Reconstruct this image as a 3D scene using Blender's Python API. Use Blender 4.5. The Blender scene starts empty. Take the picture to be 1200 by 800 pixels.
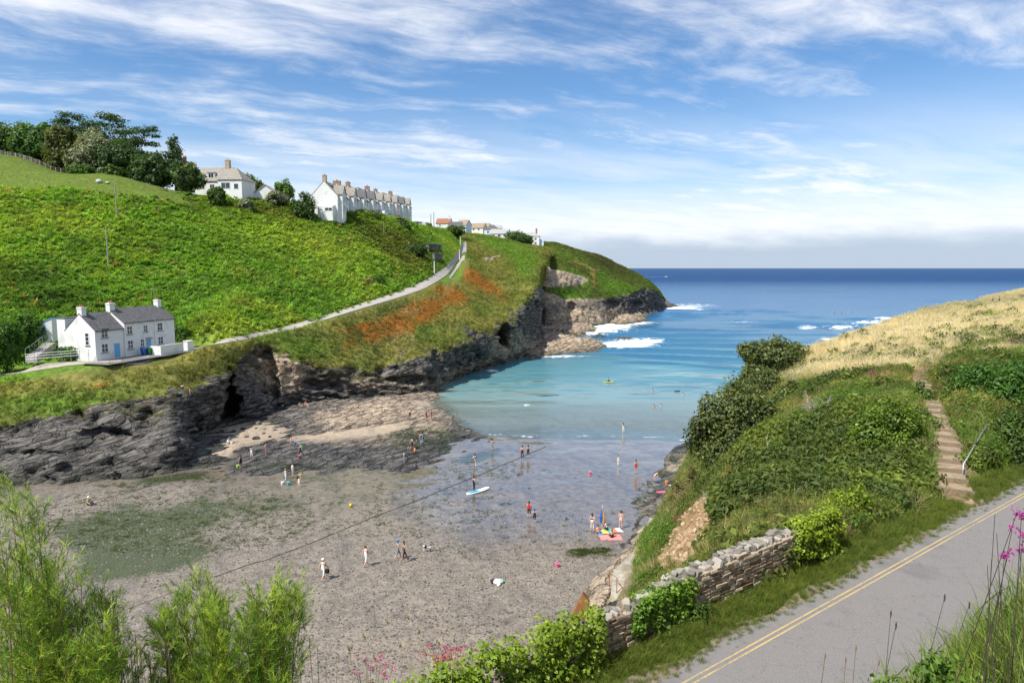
import bpy, bmesh, math, random
import numpy as np
from mathutils import Vector, Matrix, Euler
from mathutils.bvhtree import BVHTree
R = math.radians
rng = np.random.default_rng(7); random.seed(7)
scene = bpy.context.scene
col = scene.collection
# ------------------------------------------------------------------ camera, sky, sun, exposure
PITCH = math.atan(86/800); CAMZ = 25.0
cam = bpy.data.objects.new('camera', bpy.data.cameras.new('camera')); col.objects.link(cam)
cam.location = (0, 0, CAMZ); cam.rotation_euler = (math.pi/2-PITCH, 0, 0)
cam.data.sensor_width = 36; cam.data.lens = 24; cam.data.clip_start = .1; cam.data.clip_end = 80000
scene.camera = cam
SUN_DIR = Vector((-.72, -.69, 0)).normalized()*math.cos(R(54)) + Vector((0, 0, math.sin(R(54))))   # towards the sun
sun = bpy.data.objects.new('sun', bpy.data.lights.new('sun', 'SUN')); col.objects.link(sun)
sun.data.energy = 4.3; sun.data.angle = R(.6); sun.data.color = (1, .95, .87)
sun.rotation_euler = SUN_DIR.to_track_quat('Z', 'Y').to_euler()
vs = scene.view_settings
vs.view_transform = 'Standard'; vs.look = 'None'; vs.exposure = .62; vs.gamma = 1; vs.use_curve_mapping = False
scene.cycles.use_denoising = True
scene.cycles.max_bounces = 5; scene.cycles.diffuse_bounces = 3; scene.cycles.glossy_bounces = 3; scene.cycles.transparent_max_bounces = 12; scene.cycles.caustics_reflective = False; scene.cycles.caustics_refractive = False

class NT:
    """small helper for writing node trees"""
    def __init__(s, tree): s.t = tree; s.n = tree.nodes; s.l = tree.links
    def new(s, typ, ins=None, **kw):
        n = s.n.new(typ)
        for k, v in kw.items(): setattr(n, k, v)
        for k, v in (ins or {}).items(): s.put(n.inputs[k], v)
        return n
    def put(s, sock, v):
        if isinstance(v, bpy.types.Node): v = v.outputs[0]
        if isinstance(v, bpy.types.NodeSocket): s.l.new(v, sock)
        else:
            if sock.type == 'RGBA' and len(v) == 3: v = (*v, 1)
            sock.default_value = v
    def math(s, op, a, b=0., c=0., clamp=False): return s.new('ShaderNodeMath', {0: a, 1: b, 2: c}, operation=op, use_clamp=clamp).outputs[0]
    def vmath(s, op, a, b=(0, 0, 0)): return s.new('ShaderNodeVectorMath', {0: a, 1: b}, operation=op).outputs[0]
    def noise(s, vec, scale, detail=4, rough=.55, dist=0.): return s.new('ShaderNodeTexNoise', {'Vector': vec, 'Scale': scale, 'Detail': detail, 'Roughness': rough, 'Distortion': dist}).outputs[0]
    def ramp(s, f, lo, hi, a=0., b=1.): return s.new('ShaderNodeMapRange', {0: f, 1: lo, 2: hi, 3: a, 4: b}, interpolation_type='SMOOTHSTEP').outputs[0]
    def mix(s, f, a, b): return s.new('ShaderNodeMix', {0: f, 6: a, 7: b}, data_type='RGBA').outputs[2]
    def attr(s, name, typ='GEOMETRY'): return s.new('ShaderNodeAttribute', attribute_name=name, attribute_type=typ)

world = bpy.data.worlds.new('World'); scene.world = world; world.use_nodes = True
def build_world():
    N = NT(world.node_tree); N.n.clear()
    sky = N.new('ShaderNodeTexSky', sky_type='NISHITA', sun_disc=False)
    sky.sun_elevation = R(54); sky.sun_rotation = math.atan2(SUN_DIR.x, SUN_DIR.y)
    sky.air_density = 1.0; sky.dust_density = .35; sky.ozone_density = 2.4; sky.altitude = 30
    g = N.new('ShaderNodeTexCoord').outputs['Generated']
    x, y, z = N.new('ShaderNodeSeparateXYZ', {0: g}).outputs[:]
    zc = N.math('MAXIMUM', z, .012)
    zz = N.math('ADD', zc, .10)                       # a curved cloud deck: far cloud is foreshortened, never infinitely
    pl = N.new('ShaderNodeCombineXYZ', {0: N.math('DIVIDE', x, zz), 1: N.math('DIVIDE', y, zz), 2: 0.}).outputs[0]
    rot = N.new('ShaderNodeVectorRotate', {'Vector': pl, 'Angle': R(-24)}, rotation_type='Z_AXIS').outputs[0]
    w1 = N.noise(rot, .8, 3, .5)
    warp = N.vmath('ADD', rot, N.vmath('SCALE', N.new('ShaderNodeCombineXYZ', {0: N.math('SUBTRACT', w1, .5), 1: N.math('SUBTRACT', N.noise(rot, 1.1, 3), .5), 2: 0.})))
    warp.node.inputs[1].links[0].from_node.inputs['Scale'].default_value = .42
    st = N.vmath('MULTIPLY', warp, (.55, 1.25, 1))
    base = N.noise(st, .62, 4, .5)
    fine = N.noise(N.vmath('MULTIPLY', warp, (1.0, 2.3, 1)), 1.7, 10, .66, .12)
    puff = N.noise(warp, 3.2, 8, .6)
    cl = N.math('ADD', N.math('MULTIPLY', base, .62), N.math('ADD', N.math('MULTIPLY', fine, .30), N.math('MULTIPLY', puff, .14)))
    cirrus = N.ramp(cl, .465, .66)
    # low stratus veil towards the sea horizon, denser the lower one looks
    veil_n = N.noise(N.vmath('MULTIPLY', warp, (.5, 1.6, 1)), 1.0, 6, .55)
    veil = N.math('MULTIPLY', N.ramp(z, .26, .03), N.ramp(veil_n, .28, .62), clamp=True)
    low = N.ramp(z, .16, .05)
    cov = N.math('MAXIMUM', N.math('MULTIPLY', cirrus, .92), N.math('MAXIMUM', N.math('MULTIPLY', veil, .88), N.math('MULTIPLY', low, .93)), clamp=True)
    ccol = N.mix(N.ramp(fine, .3, .7), (6.5, 6.85, 7.5), (7.6, 7.7, 8.0))
    # distant grey-blue bank lying on the sea
    bank_n = N.noise(N.new('ShaderNodeCombineXYZ', {0: N.math('MULTIPLY', N.new('ShaderNodeMath', {0: x, 1: y}, operation='ARCTAN2').outputs[0], 3.), 1: N.math('MULTIPLY', z, 9.), 2: 0.}), 2.2, 5, .5)
    edge = N.math('ADD', .046, N.math('MULTIPLY', N.math('SUBTRACT', bank_n, .5), .055))
    bank = N.ramp(N.math('SUBTRACT', z, edge), .012, -.022)
    ccol = N.mix(N.math('MULTIPLY', bank, .92), ccol, (3.5, 4.25, 5.3))
    cov = N.math('MAXIMUM', cov, N.math('MULTIPLY', bank, .96))
    skyc = N.mix(1., sky, (.66, .88, 1.06)); skyc.node.blend_type = 'MULTIPLY'
    full = N.mix(cov, skyc, ccol)
    bg = N.new('ShaderNodeBackground', {'Color': full, 'Strength': .092})
    N.new('ShaderNodeOutputWorld', {0: bg})
build_world()

# ------------------------------------------------------------------ helpers: projection, noise, meshes, tags
cP, sP = math.cos(PITCH), math.sin(PITCH)
def unp(px, py, d):
    """world point that the photograph shows at pixel (px, py) when it stands d metres down the bay"""
    px, py, d = np.asarray(px, float), np.asarray(py, float), np.asarray(d, float)
    cx, cy = (px-600)/800, (400-py)/800
    dx, dy, dz = cx, cP+cy*sP, -sP+cy*cP
    return np.stack([d*dx/dy, d+0*dx, CAMZ+d*dz/dy], -1)
def onz(px, py, z):
    cx, cy = (np.asarray(px, float)-600)/800, (400-np.asarray(py, float))/800
    dy, dz = cP+cy*sP, -sP+cy*cP
    t = (z-CAMZ)/dz
    return np.stack([cx*t, dy*t, z+0*t], -1)
def proj(v):
    v = np.asarray(v, float); x, y, z = v[..., 0], v[..., 1], v[..., 2]-CAMZ
    f = y*cP-z*sP; u = y*sP+z*cP
    f = np.where(np.abs(f) < .01, .01, f)
    return 600+800*x/f, 400-800*u/f
def _h(i, j, k, seed):
    n = (i.astype(np.int64)*374761393 + j.astype(np.int64)*668265263 + k.astype(np.int64)*2147483647 + seed*974634777) & 0xffffffff
    n = ((n ^ (n >> 13))*1274126177) & 0xffffffff
    n = ((n ^ (n >> 16))*2246822519) & 0xffffffff
    return ((n ^ (n >> 15)) & 0xffffff)/float(0xffffff)
def vnoise(p, seed=0):
    p = np.asarray(p, float); i = np.floor(p); f = p-i; f = f*f*f*(f*(f*6-15)+10); i = i.astype(np.int64)
    r = 0
    for a in (0, 1):
        wa = f[..., 0] if a else 1-f[..., 0]
        for b in (0, 1):
            wb = f[..., 1] if b else 1-f[..., 1]
            for c in (0, 1):
                wc = f[..., 2] if c else 1-f[..., 2]
                r = r+wa*wb*wc*_h(i[..., 0]+a, i[..., 1]+b, i[..., 2]+c, seed)
    return r*2-1
def fbm(p, scale=1., octv=4, gain=.5, seed=0, ridged=False):
    p = np.asarray(p, float)*scale; s = 0; a = 1; t = 0
    for o in range(octv):
        n = vnoise(p+o*17.3, seed+o)
        s = s+a*((1-2*np.abs(n)) if ridged else n); t += a; a *= gain; p = p*2.03
    return s/t
def xy0(x, y): return np.stack([x, y, 0*x], -1)
def sm(a, b, x):
    t = np.clip((x-a)/(b-a+1e-12), 0, 1); return t*t*(3-2*t)
def mesh_from(name, v, f, mats=(), smooth=False, fmat=None, attrs=None):
    v = np.asarray(v, np.float32).reshape(-1, 3); me = bpy.data.meshes.new(name)
    if isinstance(f, np.ndarray) and f.ndim == 2:
        nf, k = f.shape
        me.vertices.add(len(v)); me.vertices.foreach_set('co', v.ravel())
        me.loops.add(nf*k); me.loops.foreach_set('vertex_index', f.astype(np.int32).ravel())
        me.polygons.add(nf); me.polygons.foreach_set('loop_start', np.arange(nf, dtype=np.int32)*k)
        try: me.polygons.foreach_set('loop_total', np.full(nf, k, np.int32))
        except Exception: pass
    else:
        me.from_pydata([tuple(map(float, q)) for q in v], [], [tuple(map(int, q)) for q in f])
    for m in mats: me.materials.append(m)
    if fmat is not None: me.polygons.foreach_set('material_index', np.asarray(fmat, np.int32))
    if smooth: me.polygons.foreach_set('use_smooth', np.ones(len(me.polygons), bool))
    for k, a in (attrs or {}).items():
        a = np.asarray(a, np.float32)
        if a.ndim == 1: me.attributes.new(k, 'FLOAT', 'POINT').data.foreach_set('value', a)
        else:
            if a.shape[1] == 3: a = np.concatenate([a, np.ones((len(a), 1), np.float32)], 1)
            me.attributes.new(k, 'FLOAT_COLOR', 'POINT').data.foreach_set('color', a.ravel())
    me.update(calc_edges=True); me.validate(); return me
def tag(o, label=None, cat=None, group=None, kind=None):
    if label: o['label'] = label
    if cat: o['category'] = cat
    if group: o['group'] = group
    if kind: o['kind'] = kind
    return o
def link(name, me, parent=None, loc=None, rot=None):
    o = bpy.data.objects.new(name, me); col.objects.link(o)
    if parent is not None: o.parent = parent
    if loc is not None: o.location = loc
    if rot is not None: o.rotation_euler = rot
    return o
def thing(name, label, cat, loc=(0, 0, 0), rz=0., group=None):
    o = link(name, None, None, loc, (0, 0, rz)); o.empty_display_size = .3
    return tag(o, label, cat, group)
def grid_faces(nu, nv):
    i, j = np.meshgrid(np.arange(nu-1), np.arange(nv-1), indexing='ij'); a = (i*nv+j).ravel()
    return np.stack([a, a+nv, a+nv+1, a+1], 1)

class MB:
    """collects boxes, tubes, prisms into ONE mesh"""
    def __init__(s): s.v = []; s.f = []; s.m = []
    def add(s, v, f, m=0):
        b = len(s.v); s.v += [tuple(map(float, q)) for q in v]; s.f += [tuple(i+b for i in q) for q in f]; s.m += [m]*len(f); return s
    def box(s, lo, hi, m=0, ex=None):
        (x0, y0, z0), (x1, y1, z1) = lo, hi
        v = [(x0, y0, z0), (x1, y0, z0), (x1, y1, z0), (x0, y1, z0), (x0, y0, z1), (x1, y0, z1), (x1, y1, z1), (x0, y1, z1)]
        return s.add(v, [(3, 2, 1, 0), (4, 5, 6, 7), (0, 1, 5, 4), (1, 2, 6, 5), (2, 3, 7, 6), (3, 0, 4, 7)], m)
    def tube(s, pts, rad, n=6, m=0, cap=True):
        pts = [Vector(p) for p in pts]; rad = [rad]*len(pts) if not hasattr(rad, '__len__') else rad
        v = []; f = []
        for i, p in enumerate(pts):
            t = (pts[min(i+1, len(pts)-1)]-pts[max(i-1, 0)]).normalized()
            a = t.orthogonal().normalized() if i == 0 else (a-t*a.dot(t)).normalized()
            b = t.cross(a)
            for k in range(n):
                q = 2*math.pi*k/n; v.append(p+(a*math.cos(q)+b*math.sin(q))*rad[i])
        for i in range(len(pts)-1):
            for k in range(n):
                f.append((i*n+k, i*n+(k+1) % n, (i+1)*n+(k+1) % n, (i+1)*n+k))
        if cap: f.append(tuple(range(n-1, -1, -1))); f.append(tuple(range((len(pts)-1)*n, len(pts)*n)))
        return s.add(v, f, m)
    def prism(s, poly, d, m=0):
        """closed polygon (list of 3d points) pushed along vector d"""
        n = len(poly); P = [Vector(p) for p in poly]; d = Vector(d)
        return s.add(P+[p+d for p in P], [tuple(range(n-1, -1, -1)), tuple(range(n, 2*n))]+[(i, (i+1) % n, n+(i+1) % n, n+i) for i in range(n)], m)
    def mesh(s, name, mats=(), smooth=False):
        me = bpy.data.meshes.new(name); me.from_pydata(s.v, [], s.f)
        for m in mats: me.materials.append(m)
        me.polygons.foreach_set('material_index', np.array(s.m, np.int32))
        if smooth: me.polygons.foreach_set('use_smooth', np.ones(len(me.polygons), bool))
        me.update(); return me
    def build(s, name, mats, parent=None, smooth=False, **k):
        return link(name, s.mesh(name, mats if isinstance(mats, (list, tuple)) else [mats], smooth), parent, **k)
def bevel_mesh(me, w, seg=1):
    bm = bmesh.new(); bm.from_mesh(me); bmesh.ops.bevel(bm, geom=bm.edges[:], offset=w, segments=seg, affect='EDGES', profile=.5); bm.to_mesh(me); bm.free(); return me

# ------------------------------------------------------------------ materials
def material(name):
    m = bpy.data.materials.new(name); m.use_nodes = True; N = NT(m.node_tree); N.n.clear(); return m, N
def finish(N, surf, disp=None):
    N.new('ShaderNodeOutputMaterial', {'Surface': surf})
def principled(N, c, rough=.8, bump=None, bs=.3, bd=.02, spec=.3, **kw):
    b = N.new('ShaderNodeBsdfPrincipled', {'Base Color': c, 'Roughness': rough, 'Specular IOR Level': spec, **kw})
    if bump is not None: N.put(b.inputs['Normal'], N.new('ShaderNodeBump', {'Height': bump, 'Strength': bs, 'Distance': bd}))
    return b
def plain(name, c, rough=.7, var=.12, scale=6., bump=.25, spec=.3, metal=0., dirt=None):
    """painted or bare surface with uneven tone, a little relief and wear"""
    m, N = material(name); g = N.new('ShaderNodeTexCoord').outputs['Object']
    n = N.noise(g, scale, 6, .6); n2 = N.noise(g, scale*.23, 3)
    f = N.math('ADD', N.math('MULTIPLY', n, .6), N.math('MULTIPLY', n2, .4))
    cc = N.mix(N.ramp(f, .3, .7), tuple(x*(1-var) for x in c), tuple(min(x*(1+var), .95) for x in c))
    if dirt: cc = N.mix(N.math('MULTIPLY', N.ramp(n2, .52, .68), .7), cc, dirt)
    finish(N, principled(N, cc, rough, n, bump, .02, spec, Metallic=metal)); return m
def leaf_mat(name, typ, gloss=.12, trans=.35):
    m, N = material(name)
    a = N.attr('col', typ).outputs['Color']; g = N.new('ShaderNodeNewGeometry')
    n = N.noise(g.outputs['Position'], .9, 3)
    if typ == 'INSTANCER':
        sh = N.attr('sh').outputs['Fac']; a = N.mix(1., a, N.new('ShaderNodeCombineColor', {0: sh, 1: sh, 2: sh}).outputs[0]); a.node.blend_type = 'MULTIPLY'
    c = N.mix(N.ramp(n, .3, .7), a, N.vmath('MULTIPLY', a, (1.25, 1.2, 1.0)))
    d = N.new('ShaderNodeBsdfDiffuse', {'Color': c}); t = N.new('ShaderNodeBsdfTranslucent', {'Color': N.vmath('MULTIPLY', c, (1.3, 1.35, .7))})
    s = N.new('ShaderNodeMixShader', {0: trans, 1: d, 2: t})
    gl = N.new('ShaderNodeBsdfGlossy', {'Color': (1, 1, 1), 'Roughness': .5})
    fr = gloss*.35
    finish(N, N.new('ShaderNodeMixShader', {0: fr, 1: s, 2: gl})); return m
LEAF_I = leaf_mat('leaf_scattered', 'INSTANCER', .03, .42); LEAF = leaf_mat('leaf', 'GEOMETRY', .05)
GRASS_I = leaf_mat('grass_scattered', 'INSTANCER', .02, .38)

def rock_mat():
    """dark slate with tan weathered beds, quartz streaks, lichen; reads masks made with the mesh"""
    m, N = material('slate_rock'); p = N.new('ShaderNodeNewGeometry').outputs['Position']
    tan = N.attr('tan').outputs['Fac']; weed = N.attr('weed').outputs['Fac']; wet = N.attr('wet').outputs['Fac']
    tilt = N.new('ShaderNodeVectorRotate', {'Vector': p, 'Angle': R(24), 'Axis': (.5, 1, 0)}, rotation_type='AXIS_ANGLE').outputs[0]
    bed = N.vmath('MULTIPLY', tilt, (.35, .35, 2.6))
    n1 = N.noise(bed, 1.1, 8, .62, .3); n2 = N.noise(p, .35, 5); n3 = N.noise(p, 3.2, 6, .65)
    dark = N.mix(N.ramp(n1, .34, .66), (.024, .023, .023), (.20, .185, .165))
    brown = N.mix(N.ramp(n1, .3, .66), (.18, .13, .085), (.58, .46, .33))
    f = N.math('ADD', tan, N.math('MULTIPLY', N.math('SUBTRACT', N.math('ADD', n2, n3), 1.), .9), clamp=True)
    c = N.mix(N.ramp(f, .25, .75), dark, brown)
    q = N.ramp(N.noise(bed, 2.3, 4, .5, 1.0), .66, .74); c = N.mix(N.math('MULTIPLY', q, .45), c, (.42, .40, .36))
    li = N.math('MULTIPLY', N.ramp(N.noise(p, 1.3, 6, .6), .58, .68), N.attr('lichen').outputs['Fac']); c = N.mix(li, c, (.42, .27, .03))
    wd = N.math('MULTIPLY', weed, N.ramp(N.math('ADD', N.math('MULTIPLY', n3, .6), N.math('MULTIPLY', n2, .4)), .40, .56)); c = N.mix(wd, c, (.035, .05, .014))
    c = N.mix(N.math('MULTIPLY', wet, .55), c, N.vmath('MULTIPLY', c, (.35, .36, .4)))
    rough = N.math('SUBTRACT', .85, N.math('MULTIPLY', wet, .5))
    ck = N.new('ShaderNodeTexVoronoi', {'Vector': N.vmath('ADD', N.vmath('MULTIPLY', tilt, (.45, .45, 1.5)), N.vmath('SCALE', N.new('ShaderNodeTexNoise', {'Vector': p, 'Scale': 1.2, 'Detail': 3.}).outputs[1])), 'Scale': .8}, feature='DISTANCE_TO_EDGE').outputs[0]
    crack = N.ramp(ck, .0, .07)
    c = N.mix(N.math('MULTIPLY', N.math('SUBTRACT', 1., crack), .55), c, N.vmath('MULTIPLY', c, (.25, .25, .25)))
    h = N.math('ADD', N.math('ADD', N.math('MULTIPLY', n1, .7), N.math('MULTIPLY', n3, .5)), N.math('MULTIPLY', crack, .5))
    finish(N, principled(N, c, rough, h, 1., .5, .35)); return m
ROCK = rock_mat()
def soil_mat():
    m, N = material('hill_turf'); p = N.new('ShaderNodeNewGeometry').outputs['Position']
    a = N.attr('col').outputs['Color']; n = N.noise(p, 1.7, 7, .65); n2 = N.noise(p, .25, 4)
    c = N.mix(N.ramp(n, .3, .7), N.vmath('MULTIPLY', a, (.6, .6, .6)), N.vmath('MULTIPLY', a, (1.35, 1.3, 1.2)))
    c = N.mix(N.math('MULTIPLY', N.ramp(n2, .5, .7), .3), c, (.10, .075, .03))
    finish(N, principled(N, c, .95, n, 1., .25, .1)); return m
TURF = soil_mat()
# ------------------------------------------------------------------ terrain
GROUND = []                                  # (bvh, name) of everything one can stand on
def to_bvh(v, f): GROUND.append(BVHTree.FromPolygons([Vector(q) for q in v.tolist()], f.tolist()))
def ground(x, y, default=0.):
    best = None
    for b in GROUND:
        h = b.ray_cast(Vector((x, y, 200)), Vector((0, 0, -1)))
        if h[0] is not None and (best is None or h[0].z > best): best = h[0].z
    return default if best is None else best
def hit(px, py):
    """first ground point on the ray through a pixel"""
    o = Vector((0, 0, CAMZ)); d = (Vector(tuple(unp(px, py, 100.)))-o).normalized(); best = None
    for b in GROUND:
        h = b.ray_cast(o+d*3, d)
        if h[0] is not None and (best is None or h[3] < best[1]): best = (h[0], h[3])
    return None if best is None else best[0]
def crom(P, t):
    """Catmull-Rom through P (n,...) at parameters t, slightly tightened"""
    n = len(P); i = np.clip(np.floor(t).astype(int), 0, n-2); f = (t-i).reshape((-1,)+(1,)*(P.ndim-1))
    p0, p1, p2, p3 = P[np.maximum(i-1, 0)], P[i], P[i+1], P[np.minimum(i+2, n-1)]
    m1, m2 = (p2-p0)*.38, (p3-p1)*.38
    return (2*f**3-3*f**2+1)*p1+(f**3-2*f**2+f)*m1+(-2*f**3+3*f**2)*p2+(f**3-f**2)*m2
def loft(stations, du, nv):
    W = np.array([[unp(*q) for q in s] for s in stations])              # (S, rows, 3)
    t = [0.]
    for i in range(len(W)-1):
        L = max(np.linalg.norm(W[i+1, r]-W[i, r]) for r in range(3)); k = max(int(L/du), 2)
        t += list(i+np.arange(1, k+1)/k)
    U = crom(W, np.array(t))
    tv = [0.]
    for r in range(W.shape[1]-1): tv += list(r+np.arange(1, nv[r]+1)/nv[r])
    tv = np.array(tv)
    G = crom(np.swapaxes(U, 0, 1), tv)                                  # (V, U, 3)
    return np.swapaxes(G, 0, 1).copy(), np.array(t), tv
def normals(G):
    du = np.gradient(G, axis=0); dv = np.gradient(G, axis=1); n = np.cross(du, dv)
    return n/np.maximum(np.linalg.norm(n, axis=-1, keepdims=True), 1e-9)
def blocks(p, hgt, run, seed, dip=R(24)):
    """hash-stepped beds broken into blocks: -1..1"""
    w = fbm(p, .10, 2, seed=seed+50)*1.4
    z = p[..., 2]*math.cos(dip)+(p[..., 0]*.75+p[..., 1]*.35)*math.sin(dip)+w
    b = np.floor(z/hgt); bi = b.astype(np.int64); o = _h(bi, bi*0, bi*0, seed)
    u = (p[..., 0]*.6+p[..., 1]*.8)/run+o*7.3; v = (p[..., 0]*.8-p[..., 1]*.6)/run+o*3.1
    return _h(bi, np.floor(u).astype(np.int64), np.floor(v).astype(np.int64), seed+1)*2-1+(z/hgt-b-.5)*.6
def strata(p, seed=0):
    """bedded, fractured rock relief, about -1..1"""
    return blocks(p, 1.5, 3.8, seed)*.42+blocks(p, .62, 1.5, seed+5)*.30+fbm(p*np.array([1, 1, .55]), .22, 5, .55, seed=seed+9, ridged=True)*.55+fbm(p, 1.1, 3, seed=seed+5)*.16

# ---- beach level
def beach_z(x, y):
    z = 2.05-(y-40)*.0352-(x+10)*.002
    z = np.where(y < 40, 2.05+(40-y)*.015, z)
    z = np.where(y > 170, -2.53-(y-170)*.02, z)
    p = xy0(x, y); xs_ = -4-(y-100)*.17+fbm(p, .07, 3, seed=33)*4       # the sand stays above water on the left
    z = z+sm(xs_, xs_-9, x)*sm(82, 98, y)*sm(175, 160, y)*np.maximum(.62-z, 0)
    return z+fbm(p, .06, 3, seed=31)*.16*sm(150, 60, y)+fbm(p*np.array([1, 1.6, 1]), .35, 3, seed=32)*.045

# ---- the valley side across the bay: cliff, road bench, bracken slope, fields
def fy(px, z): return onz(px, 0, 0)
A = []
def stA(px, foot, top, *rows):
    fx, fyy, fz = foot if len(foot) == 3 else (px, foot[0], foot[1])
    w = onz(fx, fyy, fz); d = float(w[1])
    tx = top[2] if len(top) > 2 else px
    low = (fx, 314+(CAMZ+3.0)*800/(d-.5), d-.5)
    mid = (fx, fyy, d)
    A.append([low, mid, (tx, top[0], top[1])]+[(r[2] if len(r) > 2 else px, r[0], r[1]) for r in rows])
stA(-700, (645, 1.5), (575, 66), (520, 72), (480, 82), (380, 100), (195, 130), (120, 170), (200, 420))
stA(-300, (590, 1.4), (520, 74), (475, 82), (445, 92), (350, 112), (205, 150), (150, 195), (205, 420))
stA(0, (562, 1.2), (494, 82), (442, 92), (425, 100), (330, 125), (215, 168), (182, 212), (215, 420))
stA(70, (562, 1.2), (480, 84), (436, 92.5), (416, 105), (330, 130), (217, 170), (203, 206), (215, 420))
stA(130, (556, 1.2), (470, 86), (434, 93), (409, 109), (330, 136), (222, 172), (206, 203), (225, 420))
stA(200, (547, 1.2), (462, 90), (428, 98), (403, 115), (320, 145), (232, 178), (224, 210), (240, 420))
stA(240, (500, 1.2), (442, 101), (408, 106), (399, 112), (310, 152), (236, 185), (230, 215), (245, 420))
stA(275, (490, 1.2), (418, 108.5), (402, 111), (394, 116), (305, 158), (237, 190), (232, 220), (245, 420))
stA(305, (486, 1.2), (404, 118), (396, 120), (388, 125), (300, 165), (238, 196), (233, 226), (245, 420))
stA(345, (474, 1.0), (416, 121), (387, 128), (379, 135), (300, 175), (242, 202), (240, 235), (250, 420))
stA(390, (469, 1.0), (427, 125), (373, 139), (366, 147), (298, 183), (247, 209), (245, 238), (255, 420))
stA(430, (466, .9), (430, 129), (361, 153), (353, 161), (298, 190), (252, 217), (249, 240), (258, 420))
stA(470, (461, .8), (422, 135), (349, 170), (340, 179), (296, 205), (259, 238), (256, 270), (262, 420))
stA(500, (455, .8), (408, 142), (338, 188), (327, 199), (295, 226), (268, 272), (266, 300), (268, 420))
stA(524, (444, .6), (398, 150), (323, 218), (311, 231), (291, 255), (272, 300), (270, 330), (270, 430))
stA(537, (440, .5), (392, 154), (306, 258), (294, 270), (283, 300), (274, 325), (272, 350), (272, 430))
stA(546, (437, .4), (388, 158), (296, 280), (283, 302), (278, 320), (275, 335), (274, 380), (274, 430))
stA(575, (428, .3), (380, 171), (312, 262), (296, 290), (286, 320), (279, 345), (278, 390), (279, 440))
stA(605, (421, .2), (366, 187), (322, 235), (305, 268), (294, 300), (286, 340), (285, 380), (287, 440))
stA(622, (416, 0), (347, 205), (328, 222), (311, 250), (299, 283), (290, 320), (288, 370), (292, 440))
stA(631, (632, 404, 0), (338, 219, 629), (325, 232, 630), (312, 258, 633), (301, 287, 636), (293, 322, 640), (290, 372, 642), (294, 440, 645))
stA(631, (627, 396, 0), (332, 245, 632), (322, 256, 634), (314, 272, 638), (303, 295, 641), (296, 328, 645), (292, 376, 648), (296, 440, 650))
stA(640, (622, 388, 0), (340, 276, 634), (330, 282, 636), (320, 292, 640), (308, 305, 644), (300, 335, 648), (296, 380, 652), (300, 440, 655))
GA, tuA, tvA = loft(A, .45, [6, 34, 14, 6, 22, 26, 12, 14])
pxA, pyA = proj(GA)
V = np.broadcast_to(tvA, GA.shape[:2])
cliffw = sm(.15, 1., V)*sm(2.12, 1.8, V)            # 1 on the rock face
Nn = normals(GA); Nn = np.where((Nn[..., :1]*0+np.sign((Nn*np.array([.5, -1, .6])).sum(-1, keepdims=True))) < 0, -Nn, Nn)
out = Nn.copy(); out[..., 2] *= .25; out /= np.linalg.norm(out, axis=-1, keepdims=True)
GA += out*(cliffw*(strata(GA)*1.5+fbm(GA, .07, 3, seed=5)*1.8))[..., None]
# caves and gullies bitten into the face (centre and radii in pixels, metres deep)
_j = fbm(GA, .35, 3, seed=66)
for (cx, cy, rx, ry, dep) in [(592, 393, 8, 15, 10), (262, 472, 12, 40, 9), (314, 445, 12, 46, 4.5), (125, 515, 34, 14, 3.6), (48, 535, 30, 9, 2.), (375, 452, 26, 7, 2.2), (480, 446, 40, 6, 1.8), (548, 418, 20, 13, 3.0), (172, 498, 12, 22, 2.6), (412, 436, 9, 14, 1.6), (215, 505, 10, 24, 2.5), (90, 492, 9, 16, 1.8), (448, 430, 8, 14, 1.6), (508, 425, 7, 16, 2.)]:
    q = ((pxA-cx)/rx)**2+((pyA-cy)/ry)**2+_j*.7; w = np.clip(1-q, 0, 1)**.8*cliffw
    GA += np.array([-.35, 1, -.05])*(w*dep)[..., None]
# turf swelling over the slope, and the overhanging sod at the brink
hillw = sm(2.05, 2.4, V)*(1-sm(2.85, 3., V)*sm(4.15, 4., V)); bro = sm(4.1, 4.5, V)*sm(6.3, 5.8, V)
GA[..., 2] += hillw*(fbm(GA, .12, 4, seed=11)*.55+fbm(GA, .5, 3, seed=12)*.22)+bro*(fbm(GA, .10, 4, seed=13)*1.3+fbm(GA, .35, 3, seed=14)*.5)
far_r = sm(2.1, 2.6, V)*sm(6.5, 5.5, V)*sm(520, 570, pxA)*(1-sm(2.5, 2.6, V)*sm(4.1, 4., V)*sm(550, 540, pxA))
GA[..., 2] += far_r*(fbm(GA, .035, 3, seed=15)*3.2-np.abs(fbm(GA, .05, 3, seed=16))*2.2+.6)
# level ground for the cottage and its yard
COT_Z = 11.9; COT_O = np.array([-58.8, 95.0]); COT_F = np.array([.27, .963]); COT_N = np.array([.963, -.27])   # front runs along F, faces N
def cot(a, b): return COT_O+COT_F*a+COT_N*b
qa = (GA[..., 0]-COT_O[0])*COT_F[0]+(GA[..., 1]-COT_O[1])*COT_F[1]; qb = (GA[..., 0]-COT_O[0])*COT_N[0]+(GA[..., 1]-COT_O[1])*COT_N[1]
w = sm(-4, -1, qa)*sm(25, 20, qa)*sm(-10, -8, qb)*sm(5.5, 3.2, qb)*(V > 2)
GA[..., 2] = GA[..., 2]*(1-w)+(COT_Z-.05)*w
Fgrid = grid_faces(*GA.shape[:2]); flatA = GA.reshape(-1, 3)
vface = V.reshape(-1)[Fgrid].mean(1)
to_bvh(flatA, Fgrid)
pxA, pyA = proj(GA)
def blob(px, py, cx, cy, rx, ry, rot=0.):
    c, s = math.cos(R(rot)), math.sin(R(rot)); a = (px-cx)*c+(py-cy)*s; b = -(px-cx)*s+(py-cy)*c
    return np.exp(-((a/rx)**2+(b/ry)**2)*1.2)
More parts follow.
